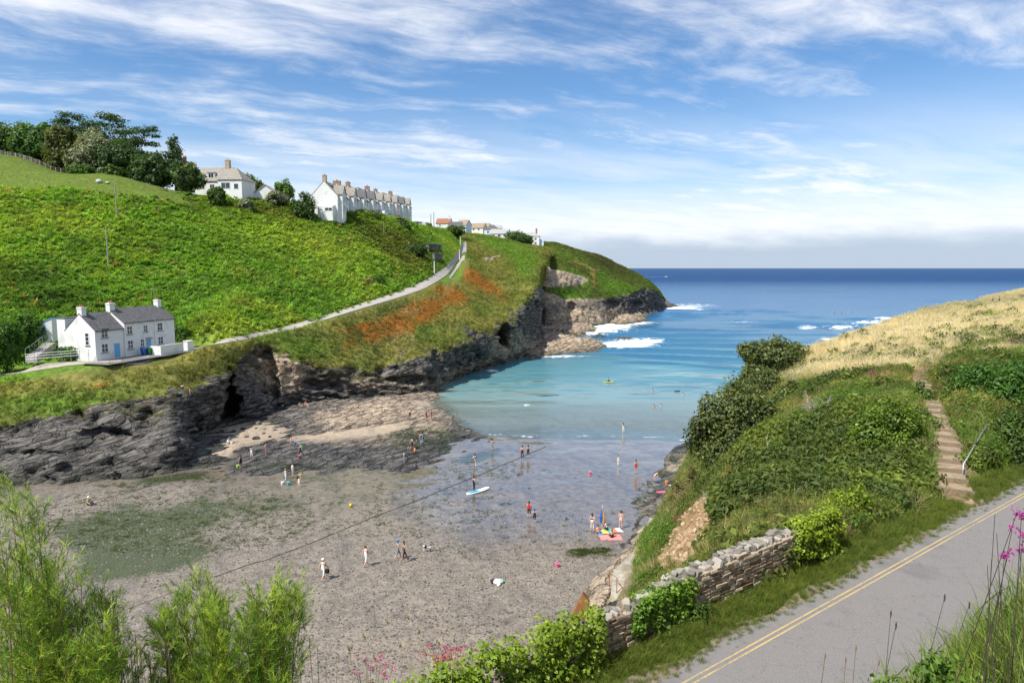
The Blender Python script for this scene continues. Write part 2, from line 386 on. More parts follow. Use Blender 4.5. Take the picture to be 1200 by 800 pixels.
def lum(c, k): return np.asarray(c)*k
def mixc(a, b, w): return a*(1-w[..., None])+np.asarray(b)*w[..., None]
GREEN, BRACK, BRACK2, YELL = np.array([.09, .165, .03]), np.array([.155, .29, .038]), np.array([.31, .39, .058]), np.array([.29, .28, .08])
OLIVE, DRY, RUST, DKG = np.array([.115, .13, .036]), np.array([.50, .40, .22]), np.array([.33, .125, .025]), np.array([.018, .042, .010])
LAWN = np.array([.15, .22, .04])
def colours_A(P):
    """living colour of what grows at points P of the valley side"""
    px, py = proj(P); n1 = fbm(P, .06, 4, seed=41)*.5+.5; n2 = fbm(P, .25, 4, seed=42)*.5+.5; n3 = fbm(P, .9, 3, seed=43)*.5+.5
    c = mixc(np.broadcast_to(BRACK, P.shape), BRACK2, sm(.45, .75, n1*.6+n2*.4))
    c = mixc(c, GREEN, sm(.52, .7, n2*.5+n3*.5)*.8)
    c = mixc(c, BRACK2*1.05, blob(px, py, 330, 275, 100, 26, 10)*.6+blob(px, py, 390, 300, 60, 18, 30)*.5)
    c = mixc(c, DKG*1.6, np.clip(blob(px, py, 30, 325, 60, 18)+blob(px, py, 60, 352, 60, 12), 0, 1)*.75)
    c = mixc(c, OLIVE*.75, np.clip(blob(px, py, 440, 275, 60, 14, 25)+blob(px, py, 300, 245, 90, 8, 5)+blob(px, py, 480, 295, 40, 22, 30), 0, 1)*.75)
    # below and beyond the road: grass with rust-coloured patches
    low = np.clip(sm(0, 8, py-(410-(px-200)*.19-sm(330, 520, px)*22))+sm(536, 548, px), 0, 1)
    g = mixc(np.broadcast_to(OLIVE*1.3, P.shape), YELL*.95, sm(.32, .62, n2)*.9); g = mixc(g, GREEN*1.1, sm(.52, .75, n1)*.6)
    g = mixc(g, BRACK*.9, (blob(px, py, 60, 475, 90, 16)+blob(px, py, 350, 408, 40, 14)+blob(px, py, 590, 290, 38, 10, 22)*1.3+blob(px, py, 615, 310, 16, 25)).clip(0, 1)*.8)
    ru = np.clip(blob(px, py, 470, 378, 60, 18, -22)*.85+blob(px, py, 548, 322, 44, 12, 34)*.9+blob(px, py, 530, 345, 34, 11, 25)*.85+blob(px, py, 495, 362, 34, 12, -20)*.8+blob(px, py, 118, 452, 14, 5)*.8+blob(px, py, 585, 345, 40, 12, 40)*.45+blob(px, py, 440, 395, 80, 10, -15)*.5+blob(px, py, 560, 300, 20, 6, 30)*.6+blob(px, py, 420, 385, 40, 7, -15)*.6+blob(px, py, 505, 288, 9, 24)*.7, 0, 1)
    rnd = _h(np.floor(P[..., 0]*3.1).astype(np.int64), np.floor(P[..., 1]*3.1).astype(np.int64), np.floor(P[..., 2]*3.1).astype(np.int64), 5)
    g = mixc(g, RUST, sm(.36, .60, ru*(.05+n3*.6+n2*.6)+(rnd-.5)*.4*(ru > .08))*.85)
    g = mixc(g, DRY*.8, (blob(px, py, 470, 398, 16, 8)+blob(px, py, 480, 365, 14, 6)).clip(0, 1)*sm(.4, .6, n3)*.7)
    c = mixc(c, g, low)
    return c*(.75+.5*n3[..., None])
colA = colours_A(flatA)
pf = pxA.reshape(-1); yf = pyA.reshape(-1); Vf = V.reshape(-1)
lawn = (Vf > 5.9)*sm(230, 195, pf)*(yf < 246) + (Vf > 5.2)*blob(pf, yf, 150, 225, 70, 10, 8)
turf_top = np.clip(lawn, 0, 1)
colA = mixc(colA, LAWN, turf_top)
def used(v, f, keep):
    f = f[keep]; u, inv = np.unique(f, return_inverse=True); return v[u], inv.reshape(f.shape), u
brink = fbm(flatA[Fgrid].mean(1), .22, 4, seed=19)*.42+fbm(flatA[Fgrid].mean(1), .9, 2, seed=20)*.12
cw = vface+np.clip(brink, -.3, .5) < 1.95
v_, f_, u_ = used(flatA, Fgrid, cw)
pcx, pcy = pf[u_], yf[u_]
tan = np.clip(.10+blob(pcx, pcy, 330, 435, 40, 30)*.8+blob(pcx, pcy, 600, 405, 30, 22)*.8+sm(480, 530, pcx)*sm(4.5, 1.5, v_[:, 2])*.6+blob(pcx, pcy, 450, 452, 60, 14)*.45, 0, 1)
cliffA = link('cliff', mesh_from('cliff', v_, f_, [ROCK], False, attrs={'tan': tan, 'weed': sm(2.4, .6, v_[:, 2])*.6, 'wet': sm(2.6, 1., v_[:, 2])*.7, 'lichen': np.clip(sm(5, 9, v_[:, 2])+blob(pcx, pcy, 222, 470, 14, 8)*2+blob(pcx, pcy, 538, 417, 10, 8)*1.5, 0, 1)*.7}))
tag(cliffA, kind='structure')
v_, f_, u_ = used(flatA, Fgrid, ~cw)
hillA = tag(link('hillside', mesh_from('hillside', v_, f_, [TURF], True, attrs={'col': colA[u_]*.75})), kind='structure')

# ---- the headland closing the bay
B = [[(585, 392, 285), (585, 380, 288), (590, 338, 292), (590, 305, 320), (582, 284, 400), (578, 330, 500)],
     [(640, 392, 272), (640, 378, 276), (640, 342, 288), (634, 311, 316), (618, 286, 410), (615, 330, 500)],
     [(664, 388, 284), (664, 374, 288), (662, 350, 298), (660, 314, 322), (655, 289, 425), (655, 330, 505)],
     [(700, 384, 298), (700, 371, 302), (700, 350, 315), (700, 322, 352), (700, 300, 432), (700, 335, 505)],
     [(732, 378, 330), (732, 365, 334), (734, 345, 348), (736, 328, 382), (738, 315.5, 438), (742, 340, 500)],
     [(754, 372, 362), (754, 362, 366), (755, 338, 380), (757, 331, 402), (760, 329, 440), (768, 345, 490)],
     [(771, 370, 388), (772, 361, 393), (769, 341, 402), (769, 337.5, 418), (769, 336, 440), (778, 350, 475)],
     [(781, 368, 418), (781, 360, 422), (777, 349, 428), (776, 346, 438), (777, 347, 448), (785, 360, 470)]]
GB, tuB, tvB = loft(B, 1.0, [5, 22, 20, 24, 12])
VB = np.broadcast_to(tvB, GB.shape[:2]); pxB, pyB = proj(GB)
expo = np.clip(blob(pxB, pyB, 660, 327, 28, 9)*1.6+blob(pxB, pyB, 642, 318, 14, 16)*1.2+blob(pxB, pyB, 684, 352, 40, 6)*.5, 0, 1)   # bare rock in the slope
cwB = np.maximum(sm(.1, .8, VB)*sm(2.1, 1.8, VB), expo*sm(3., 2.8, VB))
nb = normals(GB); nb = np.where((nb*np.array([.4, -1, .5])).sum(-1, keepdims=True) < 0, -nb, nb); nb[..., 2] *= .3
GB += nb*(cwB*(strata(GB, 77)*2.0+fbm(GB, .045, 3, seed=8)*3.2))[..., None]
GB[..., 2] += (1-cwB)*sm(2, 2.3, VB)*(fbm(GB, .03, 4, seed=23)*1.8+fbm(GB, .05, 4, seed=21)*1.5+fbm(GB, .2, 3, seed=22)*.5)
for (cx, cy, rx, ry, dep) in [(628, 372, 10, 24, 14), (668, 362, 9, 8, 6), (717, 357, 12, 7, 6), (745, 357, 8, 6, 5)]:
    w = np.clip(1-((pxB-cx)/rx)**2-((pyB-cy)/ry)**2, 0, 1)**.7*cwB; GB += np.array([-.2, 1, 0])*(w*dep)[..., None]
FB = grid_faces(*GB.shape[:2]); flatB = GB.reshape(-1, 3); to_bvh(flatB, FB)
pxB, pyB = proj(flatB); rockB = cwB.reshape(-1)
keep = rockB[FB].mean(1) > .42
def colours_B(P):
    px, py = proj(P); n1 = fbm(P, .04, 4, seed=51)*.5+.5; n2 = fbm(P, .2, 4, seed=52)*.5+.5
    c = mixc(np.broadcast_to(OLIVE*1.0, P.shape), GREEN*1.2, sm(.4, .65, n1)); c = mixc(c, YELL*.7, sm(.5, .75, n2)*.6)
    c = mixc(c, BRACK*.8, np.clip(blob(px, py, 730, 337, 40, 9, 12)+blob(px, py, 665, 348, 22, 6, -10)+blob(px, py, 660, 300, 30, 8, 15)*.6, 0, 1)*.9)
    c = mixc(c, np.array([.075, .085, .03]), blob(px, py, 720, 315, 50, 8, 24)*.9)
    c = mixc(c, np.array([.36, .24, .13]), np.clip(np.exp(-((py-(307+(px-671)*.32))/1.6)**2)*(px > 668)*(px < 702)+np.exp(-((px-(694+(py-315)*.06))/2.2)**2)*(py > 314)*(py < 342), 0, 1)*sm(.35, .5, n2)*.9)
    return c*(.75+.5*n2[..., None])
v_, f_, u_ = used(flatB, FB, keep)
tan = np.clip(blob(pxB, pyB, 655, 330, 44, 22)*1.8+blob(pxB, pyB, 690, 372, 50, 10)+.18, 0, 1)[u_]
tag(link('headland_cliff', mesh_from('headland_cliff', v_, f_, [ROCK], False, attrs={'tan': tan, 'weed': v_[:, 2]*0, 'wet': sm(3, .5, v_[:, 2])*.6, 'lichen': sm(4, 9, v_[:, 2])*.5})), kind='structure')
v_, f_, u_ = used(flatB, FB, ~keep)
tag(link('headland_slope', mesh_from('headland_slope', v_, f_, [TURF], True, attrs={'col': colours_B(v_)*.8})), kind='structure')

# ---- rock platforms, shelves and skerries
def sdist(x, y, poly):
    """signed distance to a closed polygon, positive inside"""
    P = np.asarray(poly, float); d = np.full(x.shape, 1e9); ins = np.zeros(x.shape, bool)
    for i in range(len(P)):
        a, b = P[i], P[(i+1) % len(P)]; e = b-a; L = (e**2).sum()+1e-9
        t = np.clip(((x-a[0])*e[0]+(y-a[1])*e[1])/L, 0, 1)
        d = np.minimum(d, np.hypot(x-a[0]-t*e[0], y-a[1]-t*e[1]))
        c = ((a[1] > y) != (b[1] > y)) & (x < (b[0]-a[0])*(y-a[1])/(b[1]-a[1]+1e-12)+a[0]); ins ^= c
    return np.where(ins, d, -d)
def rockfield(name, pix, zf, res, margin=3., tanf=None, wetz=1.4, weedf=None, cut=-.25):
    poly = [onz(a, b, c)[:2] for a, b, c in pix]; P = np.array(poly)
    xs = np.arange(P[:, 0].min()-margin, P[:, 0].max()+margin, res); ys = np.arange(P[:, 1].min()-margin, P[:, 1].max()+margin, res)
    x, y = np.meshgrid(xs, ys, indexing='ij'); s = sdist(x, y, poly); base = beach_z(x, y)
    z = zf(x, y, s); G = np.stack([x, y, z], -1)
    jx = fbm(G*np.array([1, 1, .3]), 1.1, 2, seed=61)*res*.8; G[..., 0] += jx; G[..., 1] += fbm(G, 1.3, 2, seed=62)*res*.8
    F = grid_faces(*x.shape); fl = G.reshape(-1, 3)
    k = (z-np.maximum(base, -.4)).reshape(-1)[F].max(1) > cut
    v, f, u = used(fl, F, k); px, py = proj(v)
    at = {'tan': tanf(px, py, v) if tanf else v[:, 0]*0+.2, 'weed': weedf(px, py, v) if weedf else sm(1.5, .3, v[:, 2])*.8, 'wet': sm(wetz+.6, wetz-.4, v[:, 2]), 'lichen': 0*px}
    o = tag(link(name, mesh_from(name, v, f, [ROCK], False, attrs=at)), kind='structure'); to_bvh(v, f); return o
def slab(x, y, s, dip=R(20), th=.55, seed=0, azim=R(60)):
    """tilted beds standing out of the sand as long broken ribs"""
    u = x*math.cos(azim)+y*math.sin(azim); w = -x*math.sin(azim)+y*math.cos(azim)
    p = xy0(u*.35, w); wv = w+fbm(xy0(x, y), .08, 3, seed=seed)*5
    t = wv/2.6; fr = t-np.floor(t); k = np.floor(t).astype(np.int64)
    amp = _h(k, np.floor(u/9+k*.37).astype(np.int64), 0*k, seed+1)
    return (np.minimum(fr/.82, (1-fr)/.18)-.35)*th*(.5+amp)+fbm(p, .55, 4, seed=seed+2, ridged=True)*.36+blocks(np.stack([x, y, wv*.5], -1), .7, 2.2, seed+20)*.16+fbm(xy0(x, y), .09, 3, seed=seed+3)*.5
rockfield('rock_platform', [(-120, 572, 1), (0, 565, 1), (60, 563, 1), (130, 558, 1), (190, 550, 1), (250, 545, 1), (262, 536, 1), (256, 520, 1), (248, 505, 1.2), (180, 520, 1.5), (60, 535, 1.5), (-120, 555, 1.5)],
          lambda x, y, s: beach_z(x, y)+np.clip(-.1+s*.14, -1.5, .9)+slab(x, y, s, th=.7, seed=4)*.7, .30, tanf=lambda px, py, v: .12+0*px, wetz=1.2)
def plat2(x, y, s):
    p = xy0(x, y); px, py = proj(np.stack([x, y, x*0+1], -1))
    sand = blob(px, py, 295, 505, 48, 14, -6)+blob(px, py, 258, 525, 16, 14)+blob(px, py, 400, 507, 55, 7, -8)+blob(px, py, 455, 500, 35, 7, -12)+blob(px, py, 500, 470, 30, 6)*.8
    return beach_z(x, y)+np.clip(s*.16, -1.2, .38)+slab(x, y, s, th=.6, seed=9, azim=R(50))*.62-.10-sand*.95
rockfield('rock_ledges', [(262, 541, 1), (290, 551, 1), (350, 549, 1), (420, 546, 1), (470, 549, 1), (498, 541, 1), (530, 521, .5), (563, 511, .3), (548, 497, .3), (536, 480, .3), (545, 462, .3), (520, 452, .5), (470, 458, 1), (400, 466, 1), (340, 470, 1), (250, 490, 1)], plat2, .33,
          tanf=lambda px, py, v: np.clip(.22+blob(px, py, 450, 495, 90, 24)*.8+blob(px, py, 500, 475, 60, 16)*.7, 0, 1), wetz=.9,
          weedf=lambda px, py, v: np.clip(blob(px, py, 480, 505, 40, 9)+blob(px, py, 500, 520, 50, 12)+blob(px, py, 340, 547, 90, 6)*.9+blob(px, py, 520, 515, 40, 10), 0, 1))
def shelf(x, y, s):
    p = xy0(x, y); return -1.+np.clip(s*.55, -2, 2.1)+np.clip((s-4)*.10, 0, 3.5)+slab(x, y, s, th=1.5, seed=15, azim=R(28))*1.05+fbm(p, .05, 3, seed=18)*1.0
TANSH = lambda px, py, v: np.clip(.75+fbm(v, .1, 3, seed=3)*.4, 0, 1)
rockfield('rock_shelf', [(616, 424, 0), (640, 418, 0), (680, 414, 0), (712, 408.5, 0), (709, 404, 0), (680, 401, 0), (672, 395, 0), (692, 392, 0), (703, 386, 0), (690, 381, 0), (705, 379, 0), (735, 381, 0), (758, 376, 0), (757, 370, 0), (772, 366, 0), (765, 360, 0), (720, 362, 0), (670, 366, 0), (625, 375, 0), (600, 395, 0)], shelf, .9, 4., TANSH, .7)
rockfield('point_rocks', [(764, 366, 0), (780, 361, 0), (794, 359.3, 0), (790, 356.6, 0), (775, 355.5, 0), (762, 358, 0)], lambda x, y, s: -1.2+np.clip(s*.5, -2, 3.2)+slab(x, y, s, th=1.6, seed=25, azim=R(20))*1.1, 1.1, 4., lambda px, py, v: .4+0*px, .8)
for q in ([(690, 394, 0), (704, 395, 0), (712, 393.5, 0), (700, 392.3, 0)], [(715, 397.5, 0), (735, 398.6, 0), (752, 397.6, 0), (740, 396.2, 0), (722, 396, 0)]):
    rockfield('skerry', q, lambda x, y, s: -.7+np.clip(s*.8, -2, 1.1)+slab(x, y, s, th=.8, seed=35, azim=R(20))*.5, .5, 2., lambda px, py, v: .5+0*px, 1.)
rockfield('skerry', [(604, 463, 0), (615, 466, 0), (640, 465, 0), (662, 464, 0), (655, 459, 0), (628, 457.5, 0), (607, 459, 0)], lambda x, y, s: -.55+np.clip(s*.3, -1, .25)+slab(x, y, s, th=.5, seed=37, azim=R(10))*.5, .3, 2., lambda px, py, v: .45+0*px, 1.)
rockfield('base_rocks', [(755, 596, .6), (775, 566, .6), (783, 538, .4), (800, 519, .3), (835, 500, .3), (870, 500, .5), (850, 560, 1), (800, 630, 1.2), (752, 640, 1.2), (765, 612, .8)],
          lambda x, y, s: beach_z(x, y)+np.clip(.05+s*.16, -1.2, 1.1)+slab(x, y, s, th=.6, seed=45, azim=R(75))*.45, .26, 3., lambda px, py, v: np.clip(.3+blob(px, py, 800, 540, 40, 14)*.6, 0, 1), .7,
          lambda px, py, v: sm(1.5, .5, v[:, 2]))
# ---- the near side: bank under the camera, road bench, slope to the beach, dry-grass headland
E2, N2 = np.array([.80045, .5994]), np.array([-.5994, .80045])        # along / across the near road
ROAD_Z = 15.0
def sp(x, y): return x*E2[0]+y*E2[1], x*N2[0]+y*N2[1]
def xyp(s, p): return E2*s+N2*p
ctl = []
def C(px, py, d): w = unp(px, py, d); ctl.append(tuple(w))
def CZ(px, z, d): ctl.append((float((px-600)/800*d), d, z))
for s in (-40, -30, -20, -10, 0, 8): q = xyp(s, 12.05); ctl.append((q[0], q[1], 14.2))
for s in (12, 14, 16, 18, 21, 24, 27): q = xyp(s, 12.05); ctl.append((q[0], q[1], 14.4+min(1.1, (s-12)*.25)))
for s in (29, 31, 33): q = xyp(s, 11.4); ctl.append((q[0], q[1], 15.05))
for s in (36, 42, 50, 60, 80): q = xyp(s, 11.9); ctl.append((q[0], q[1], 15.4))
for t in [(1117, 560, 30.5), (1105, 510, 35), (1090, 470, 40.5), (1075, 445, 45.5), (1088, 433, 50), (1125, 424, 55)]: C(*t)
for t in [(1160, 548, 31), (1200, 520, 33), (1150, 470, 38), (1160, 440, 43), (1200, 410, 50), (1140, 420, 47), (1300, 400, 50), (1400, 380, 60), (1000, 565, 32.5), (1000, 505, 38), (1000, 452, 47), (1000, 425, 57), (1000, 402, 72), (1000, 389, 90),
          (1045, 520, 35), (1045, 470, 42), (950, 600, 27), (950, 520, 39), (900, 625, 24), (900, 570, 31), (900, 510, 44), (900, 460, 60), (900, 436, 76), (850, 600, 30), (850, 545, 44), (850, 500, 58), (800, 660, 25), (800, 625, 34), (800, 590, 48), (770, 692, 30), (770, 684, 40)]: C(*t)
for t in [(840, 7., 68), (832, 2., 88), (815, 4.2, 68), (800, 1.2, 76), (783, 1.2, 66), (775, 3.2, 55), (760, 1.2, 56), (735, 3.4, 48), (748, 4.6, 45), (715, 1.6, 51), (700, 3.0, 44), (690, 1.4, 49), (690, 6.0, 33), (690, 12.0, 22), (735, 11.2, 21.5), (735, 6.9, 29), (735, 4.0, 38), (752, 12.2, 22), (752, 8.0, 30), (752, 4.6, 40), (718, 10.5, 21), (718, 6, 29), (660, 1.2, 44), (660, 8, 28),
          (600, 12.5, 20), (600, 6, 29), (600, 1.5, 38), (600, -1, 45), (300, 12.5, 14.5), (300, 6, 22), (300, 1, 32), (300, -1, 40), (0, 12, 12.5), (0, 6, 20), (0, 1, 30), (0, -1, 40), (-400, 11, 10.5), (-400, 4, 20), (-400, -1, 32), (700, -1, 56), (760, -1, 64), (780, -1, 78), (800, -2, 90),
          (832, -1, 97), (860, -1, 105), (900, 6, 96), (900, -2, 112), (950, -2, 118), (1000, -2, 128), (1030, -2, 140), (1050, -2, 165), (1078, -3, 215), (1130, -3, 255), (1200, -3, 275), (1400, -3, 300), (1000, 10, 112), (960, 9, 103)]: CZ(*t)
for t in [(960, 411, 84), (1030, 382, 107), (1055, 370, 135), (1088, 358, 178), (1130, 356, 205), (1200, 354, 175), (1200, 366, 120), (1200, 378, 75), (1100, 380, 90), (1100, 405, 62), (1060, 392, 82), (1400, 345, 150), (1400, 360, 80), (1400, 344, 230), (1160, 355, 225), (1130, 365, 130)]: C(*t)
ctl = np.array(ctl); cxy = ctl[:, :2]
def kern(d2): return -np.sqrt(d2+9.)
Kc = np.block([[kern(((cxy[:, None]-cxy[None])**2).sum(-1))+np.eye(len(cxy))*.5, np.c_[np.ones(len(cxy)), cxy]], [np.r_[np.ones((1, len(cxy))), cxy.T], np.zeros((3, 3))]])
wts = np.linalg.solve(Kc, np.r_[ctl[:, 2], 0, 0, 0])
def rbf(x, y):
    sh = x.shape; q = np.stack([x.ravel(), y.ravel()], 1); r = np.empty(len(q))
    for i in range(0, len(q), 8000):
        b = q[i:i+8000]; r[i:i+8000] = kern(((b[:, None]-cxy[None])**2).sum(-1))@wts[:-3]+wts[-3]+b@wts[-2:]
    return r.reshape(sh)
STAIR = np.array([unp(1119, 594, 28.4), unp(1116, 560, 30.6), unp(1105, 510, 35), unp(1090, 470, 40.5), unp(1076, 446, 45.5), unp(1082, 436, 49.5), unp(1110, 427, 54)])
def near_z(x, y):
    s, p = sp(x, y); z = rbf(x, y)
    P = xy0(x, y); rough = fbm(P, .18, 4, seed=71)*.45+fbm(P, .7, 3, seed=72)*.14
    # keep the flight of steps clear
    d2 = np.full(x.shape, 1e9); zs = np.zeros(x.shape)
    for a, b in zip(STAIR[:-1], STAIR[1:]):
        e = (b-a)[:2]; t = np.clip(((x-a[0])*e[0]+(y-a[1])*e[1])/(e@e), 0, 1); dd = np.hypot(x-a[0]-t*e[0], y-a[1]-t*e[1]); m = dd < d2
        d2 = np.where(m, dd, d2); zs = np.where(m, a[2]+(b[2]-a[2])*t, zs)
    k = sm(1.7, .75, d2); z = z+rough*(1-k)*sm(11.75, 15, p); z = z*(1-k)+zs*k
    bench = ROAD_Z+sm(10.45, 11.75, p)*.18
    z = np.where(p < 11.75, bench, z*sm(11.75, 12.15, p)+bench*(1-sm(11.75, 12.15, p)))
    steep = 22.95-1.5*np.clip(p-1.05, 0, 9)**1.6          # the bank the photographer stands on, steeper to the right
    soft = 22.7-.42*np.clip(p-1, -1, 9)-sm(0, -8, s)*1.2
    w = sm(3.4, .8, s); bank = steep*(1-w)+soft*w+fbm(P, .5, 3, seed=75)*.12
    bank = np.maximum(bank+(ROAD_Z-bank)*sm(4.3, 5.3, p), ROAD_Z)
    return np.where(p < 5.4, bank+rough*.5*sm(5.4, 4.4, p), z)
def spread(lo, hi, a, b, h, g=1.09):
    mid = list(np.arange(a, b, h)); up = []; q = b; st = h
    while q < hi: up.append(q); st *= g; q += st
    dn = []; q = a; st = h
    while q > lo: st *= g; q -= st; dn.append(q)
    return np.array(dn[::-1]+mid+up)
xs = spread(-90, 330, -8, 34, .34); ys = spread(-30, 300, -3, 52, .34, 1.06)
x, y = np.meshgrid(xs, ys, indexing='ij'); GC = np.stack([x, y, near_z(x, y)], -1); _px, _py = proj(GC); GC[..., 2] -= sm(760, 744, _px)*sm(8.5, 6, GC[..., 2])*(y > 26)*1.1
FC = grid_faces(*x.shape); flatC = GC.reshape(-1, 3)
below = (flatC[:, 2] < -1.5)[FC].all(1) | ((flatC[:, 2] < beach_z(flatC[:, 0], flatC[:, 1])-.8)[FC].all(1) & (flatC[:, 1] < 100)[FC].all(1))
to_bvh(flatC, FC[~below])
pxC, pyC = proj(flatC)
SCREE = lambda px, py: np.clip(blob(px, py, 806, 640, 24, 40, 28)*1.6+blob(px, py, 824, 604, 14, 26, 25)*1.3+blob(px, py, 770, 665, 8, 14, 15)*.6, 0, 1)
def dryness(P):
    px, py = proj(P); n = fbm(P, .07, 4, seed=81)*.25+fbm(P, .4, 3, seed=82)*.2
    line = 447-(px-900)*.085-sm(1000, 1200, px)*8      # below this the slope is green
    line = np.where(px < 1000, line-sm(980, 890, px)*4, line)
    return sm(-12, 8, (line-py)+n*34)*(P[..., 1] > 50)
def colours_C(P):
    px, py = proj(P); n1 = fbm(P, .1, 4, seed=83)*.5+.5; n2 = fbm(P, .45, 4, seed=84)*.5+.5; d = dryness(P)
    c = mixc(np.broadcast_to(OLIVE*1.15, P.shape), GREEN*1.3, sm(.4, .62, n1)); c = mixc(c, YELL*.95, sm(.5, .72, n2)*.75)
    dr = mixc(np.broadcast_to(np.array([.58, .50, .35]), P.shape), OLIVE*1.6, sm(.62, .8, n1*.6+n2*.4)*.6)
    dr = mixc(dr, OLIVE*1.1, sm(1010, 1060, px)*np.exp(-((py-(366-(px-1060)*.12))/7)**2)*.6)
    c = mixc(c, dr, d); c = mixc(c, np.array([.20, .13, .08]), blob(px, py, 800, 590, 22, 30, 30)*.6)
    return c*(.75+.5*n2[..., None])
s_, p_ = sp(flatC[:, 0], flatC[:, 1])
verge = sm(10.1, 10.4, p_)*sm(11.9, 11.6, p_)
colC = colours_C(flatC)
colC = mixc(colC, np.array([.075, .11, .022]), verge)
colC = mixc(colC, np.array([.25, .18, .11]), np.clip(sm(1.5, .55, np.min([np.hypot(flatC[:, 0]-q[0], flatC[:, 1]-q[1]) for a, b in zip(STAIR[:-1], STAIR[1:]) for q in (a, (2*a+b)/3, (a+2*b)/3, b)], axis=0)), 0, 1))
colC = mixc(colC, np.array([.40, .26, .145]), SCREE(pxC, pyC)*(flatC[:, 2] < 15))
colC = mixc(colC, np.array([.33, .27, .18]), np.clip(sm(4.2, 2.2, flatC[:, 2])*.8+sm(758, 742, pxC)*sm(9, 6, flatC[:, 2]), 0, 1)*(flatC[:, 1] < 110))
shoreC = flatC[:, 2]
v_, f_, u_ = used(flatC, FC, ~below)
tag(link('near_slope', mesh_from('near_slope', v_, f_, [TURF], True, attrs={'col': colC[u_]*.8})), kind='structure')

# ---- beach
def beach_mat():
    m, N = material('beach_sand'); p = N.new('ShaderNodeNewGeometry').outputs['Position']
    wet = N.attr('wet').outputs['Fac']; alg = N.attr('algae').outputs['Fac']; peb = N.attr('pebble').outputs['Fac']; dry = N.attr('dry').outputs['Fac']
    n1 = N.noise(p, .16, 6, .6); n2 = N.noise(p, 1.4, 7, .65); n3 = N.noise(p, 9., 4, .6)
    vo = N.new('ShaderNodeTexVoronoi', {'Vector': p, 'Scale': 5.5}); vd = vo.outputs['Distance']; vc = vo.outputs['Color']
    sand = N.mix(N.ramp(n2, .3, .7), (.135, .112, .088), (.255, .217, .174))
    sand = N.mix(dry, sand, N.mix(N.ramp(n2, .3, .7), (.30, .235, .165), (.42, .335, .24)))
    ch = N.noise(N.vmath('MULTIPLY', N.new('ShaderNodeVectorRotate', {'Vector': p, 'Angle': R(-18)}, rotation_type='Z_AXIS').outputs[0], (1., .22, 1)), .45, 7, .65, .4)
    sand = N.mix(N.ramp(ch, .36, .5), N.vmath('MULTIPLY', sand, (.72, .74, .78)), sand); sand = N.mix(N.math('MULTIPLY', N.ramp(n1, .5, .66), .5), sand, N.vmath('MULTIPLY', sand, (1.28, 1.22, 1.12)))
    stone = N.mix(N.ramp(N.new('ShaderNodeSeparateColor', {0: vc}).outputs[0], .15, .9), (.055, .05, .044), (.27, .245, .21))
    pf = N.math('MULTIPLY', N.math('MULTIPLY', peb, .75), N.ramp(N.math('ADD', N.math('MULTIPLY', n1, .5), N.math('MULTIPLY', n2, .5)), .36, .52)); c = N.mix(N.math('MULTIPLY', pf, N.ramp(vd, .55, .25)), sand, stone)
    wrk = N.ramp(N.noise(p, .8, 9, .75), .585, .66); c = N.mix(N.math('MULTIPLY', wrk, N.math('MULTIPLY', peb, .75)), c, (.035, .032, .02))
    af = N.ramp(N.math('ADD', alg, N.math('MULTIPLY', N.math('SUBTRACT', N.math('ADD', n2, N.math('MULTIPLY', n1, .6)), .8), 1.3)), .35, .75)
    c = N.mix(N.math('MULTIPLY', af, .9), c, N.mix(N.ramp(n3, .35, .65), (.018, .032, .012), (.062, .085, .022)))
    wf = N.math('MULTIPLY', wet, N.ramp(N.math('ADD', N.math('MULTIPLY', n1, .6), N.math('MULTIPLY', wet, .55)), .42, .62), clamp=True)
    c = N.mix(wf, c, N.vmath('MULTIPLY', c, (.86, .84, .82)))
    rough = N.math('SUBTRACT', .9, N.math('MULTIPLY', wf, .78)); pool = N.math('MULTIPLY', N.ramp(N.noise(p, .35, 5, .6), .56, .62), N.math('ADD', N.math('MULTIPLY', alg, .7), N.math('MULTIPLY', wet, .3)), clamp=True)
    rough = N.math('MULTIPLY', rough, N.math('SUBTRACT', 1., N.math('MULTIPLY', pool, .9)))
    h = N.math('ADD', N.math('MULTIPLY', n2, .6), N.math('MULTIPLY', N.math('MULTIPLY', vd, peb), -.8))
    b = principled(N, c, rough, None, spec=.6, **{'Coat Weight': N.math('MULTIPLY', wf, .5), 'Coat Roughness': .08, 'Coat IOR': 1.5}); st = N.math('MULTIPLY', N.math('SUBTRACT', 1., N.math('MAXIMUM', wf, pool)), .7)
    N.put(b.inputs['Normal'], N.new('ShaderNodeBump', {'Height': h, 'Strength': N.math('MAXIMUM', st, .04), 'Distance': .08}))
    finish(N, b); return m
xs = spread(-120, 90, -45, 28, .55, 1.05); ys = spread(14, 420, 34, 125, .55, 1.06)
x, y = np.meshgrid(xs, ys, indexing='ij'); z = beach_z(x, y); G = np.stack([x, y, z], -1); px, py = proj(G.reshape(-1, 3)); fl = G.reshape(-1, 3)
n = fbm(fl, .05, 4, seed=91)*.5
algw = .85+fbm(fl, .10, 4, seed=92)*1.2
algae = np.clip(algw*(blob(px, py, 230, 612, 150, 38, -6)*1.5+blob(px, py, 120, 640, 80, 36)*1.1+blob(px, py, 430, 580, 60, 20, -25)*.35+blob(px, py, 690, 648, 26, 6)*.6+blob(px, py, 330, 560, 90, 8)*.6+blob(px, py, 200, 560, 70, 5, -8)*.9+blob(px, py, 560, 535, 40, 8, -15)*.7), 0, 1.2)
pebble = np.clip(sm(76, 50, fl[:, 1]+n*16)+blob(px, py, 200, 600, 200, 60)*.8, 0, 1)*(1-.75*blob(px, py, 700, 590, 90, 50))
wet = np.clip(sm(43, 70, fl[:, 1]+n*22)*sm(430, 560, px)+sm(60, 88, fl[:, 1]+n*20)*.8+.18, 0, 1)*sm(2.1, 1.1, fl[:, 2])
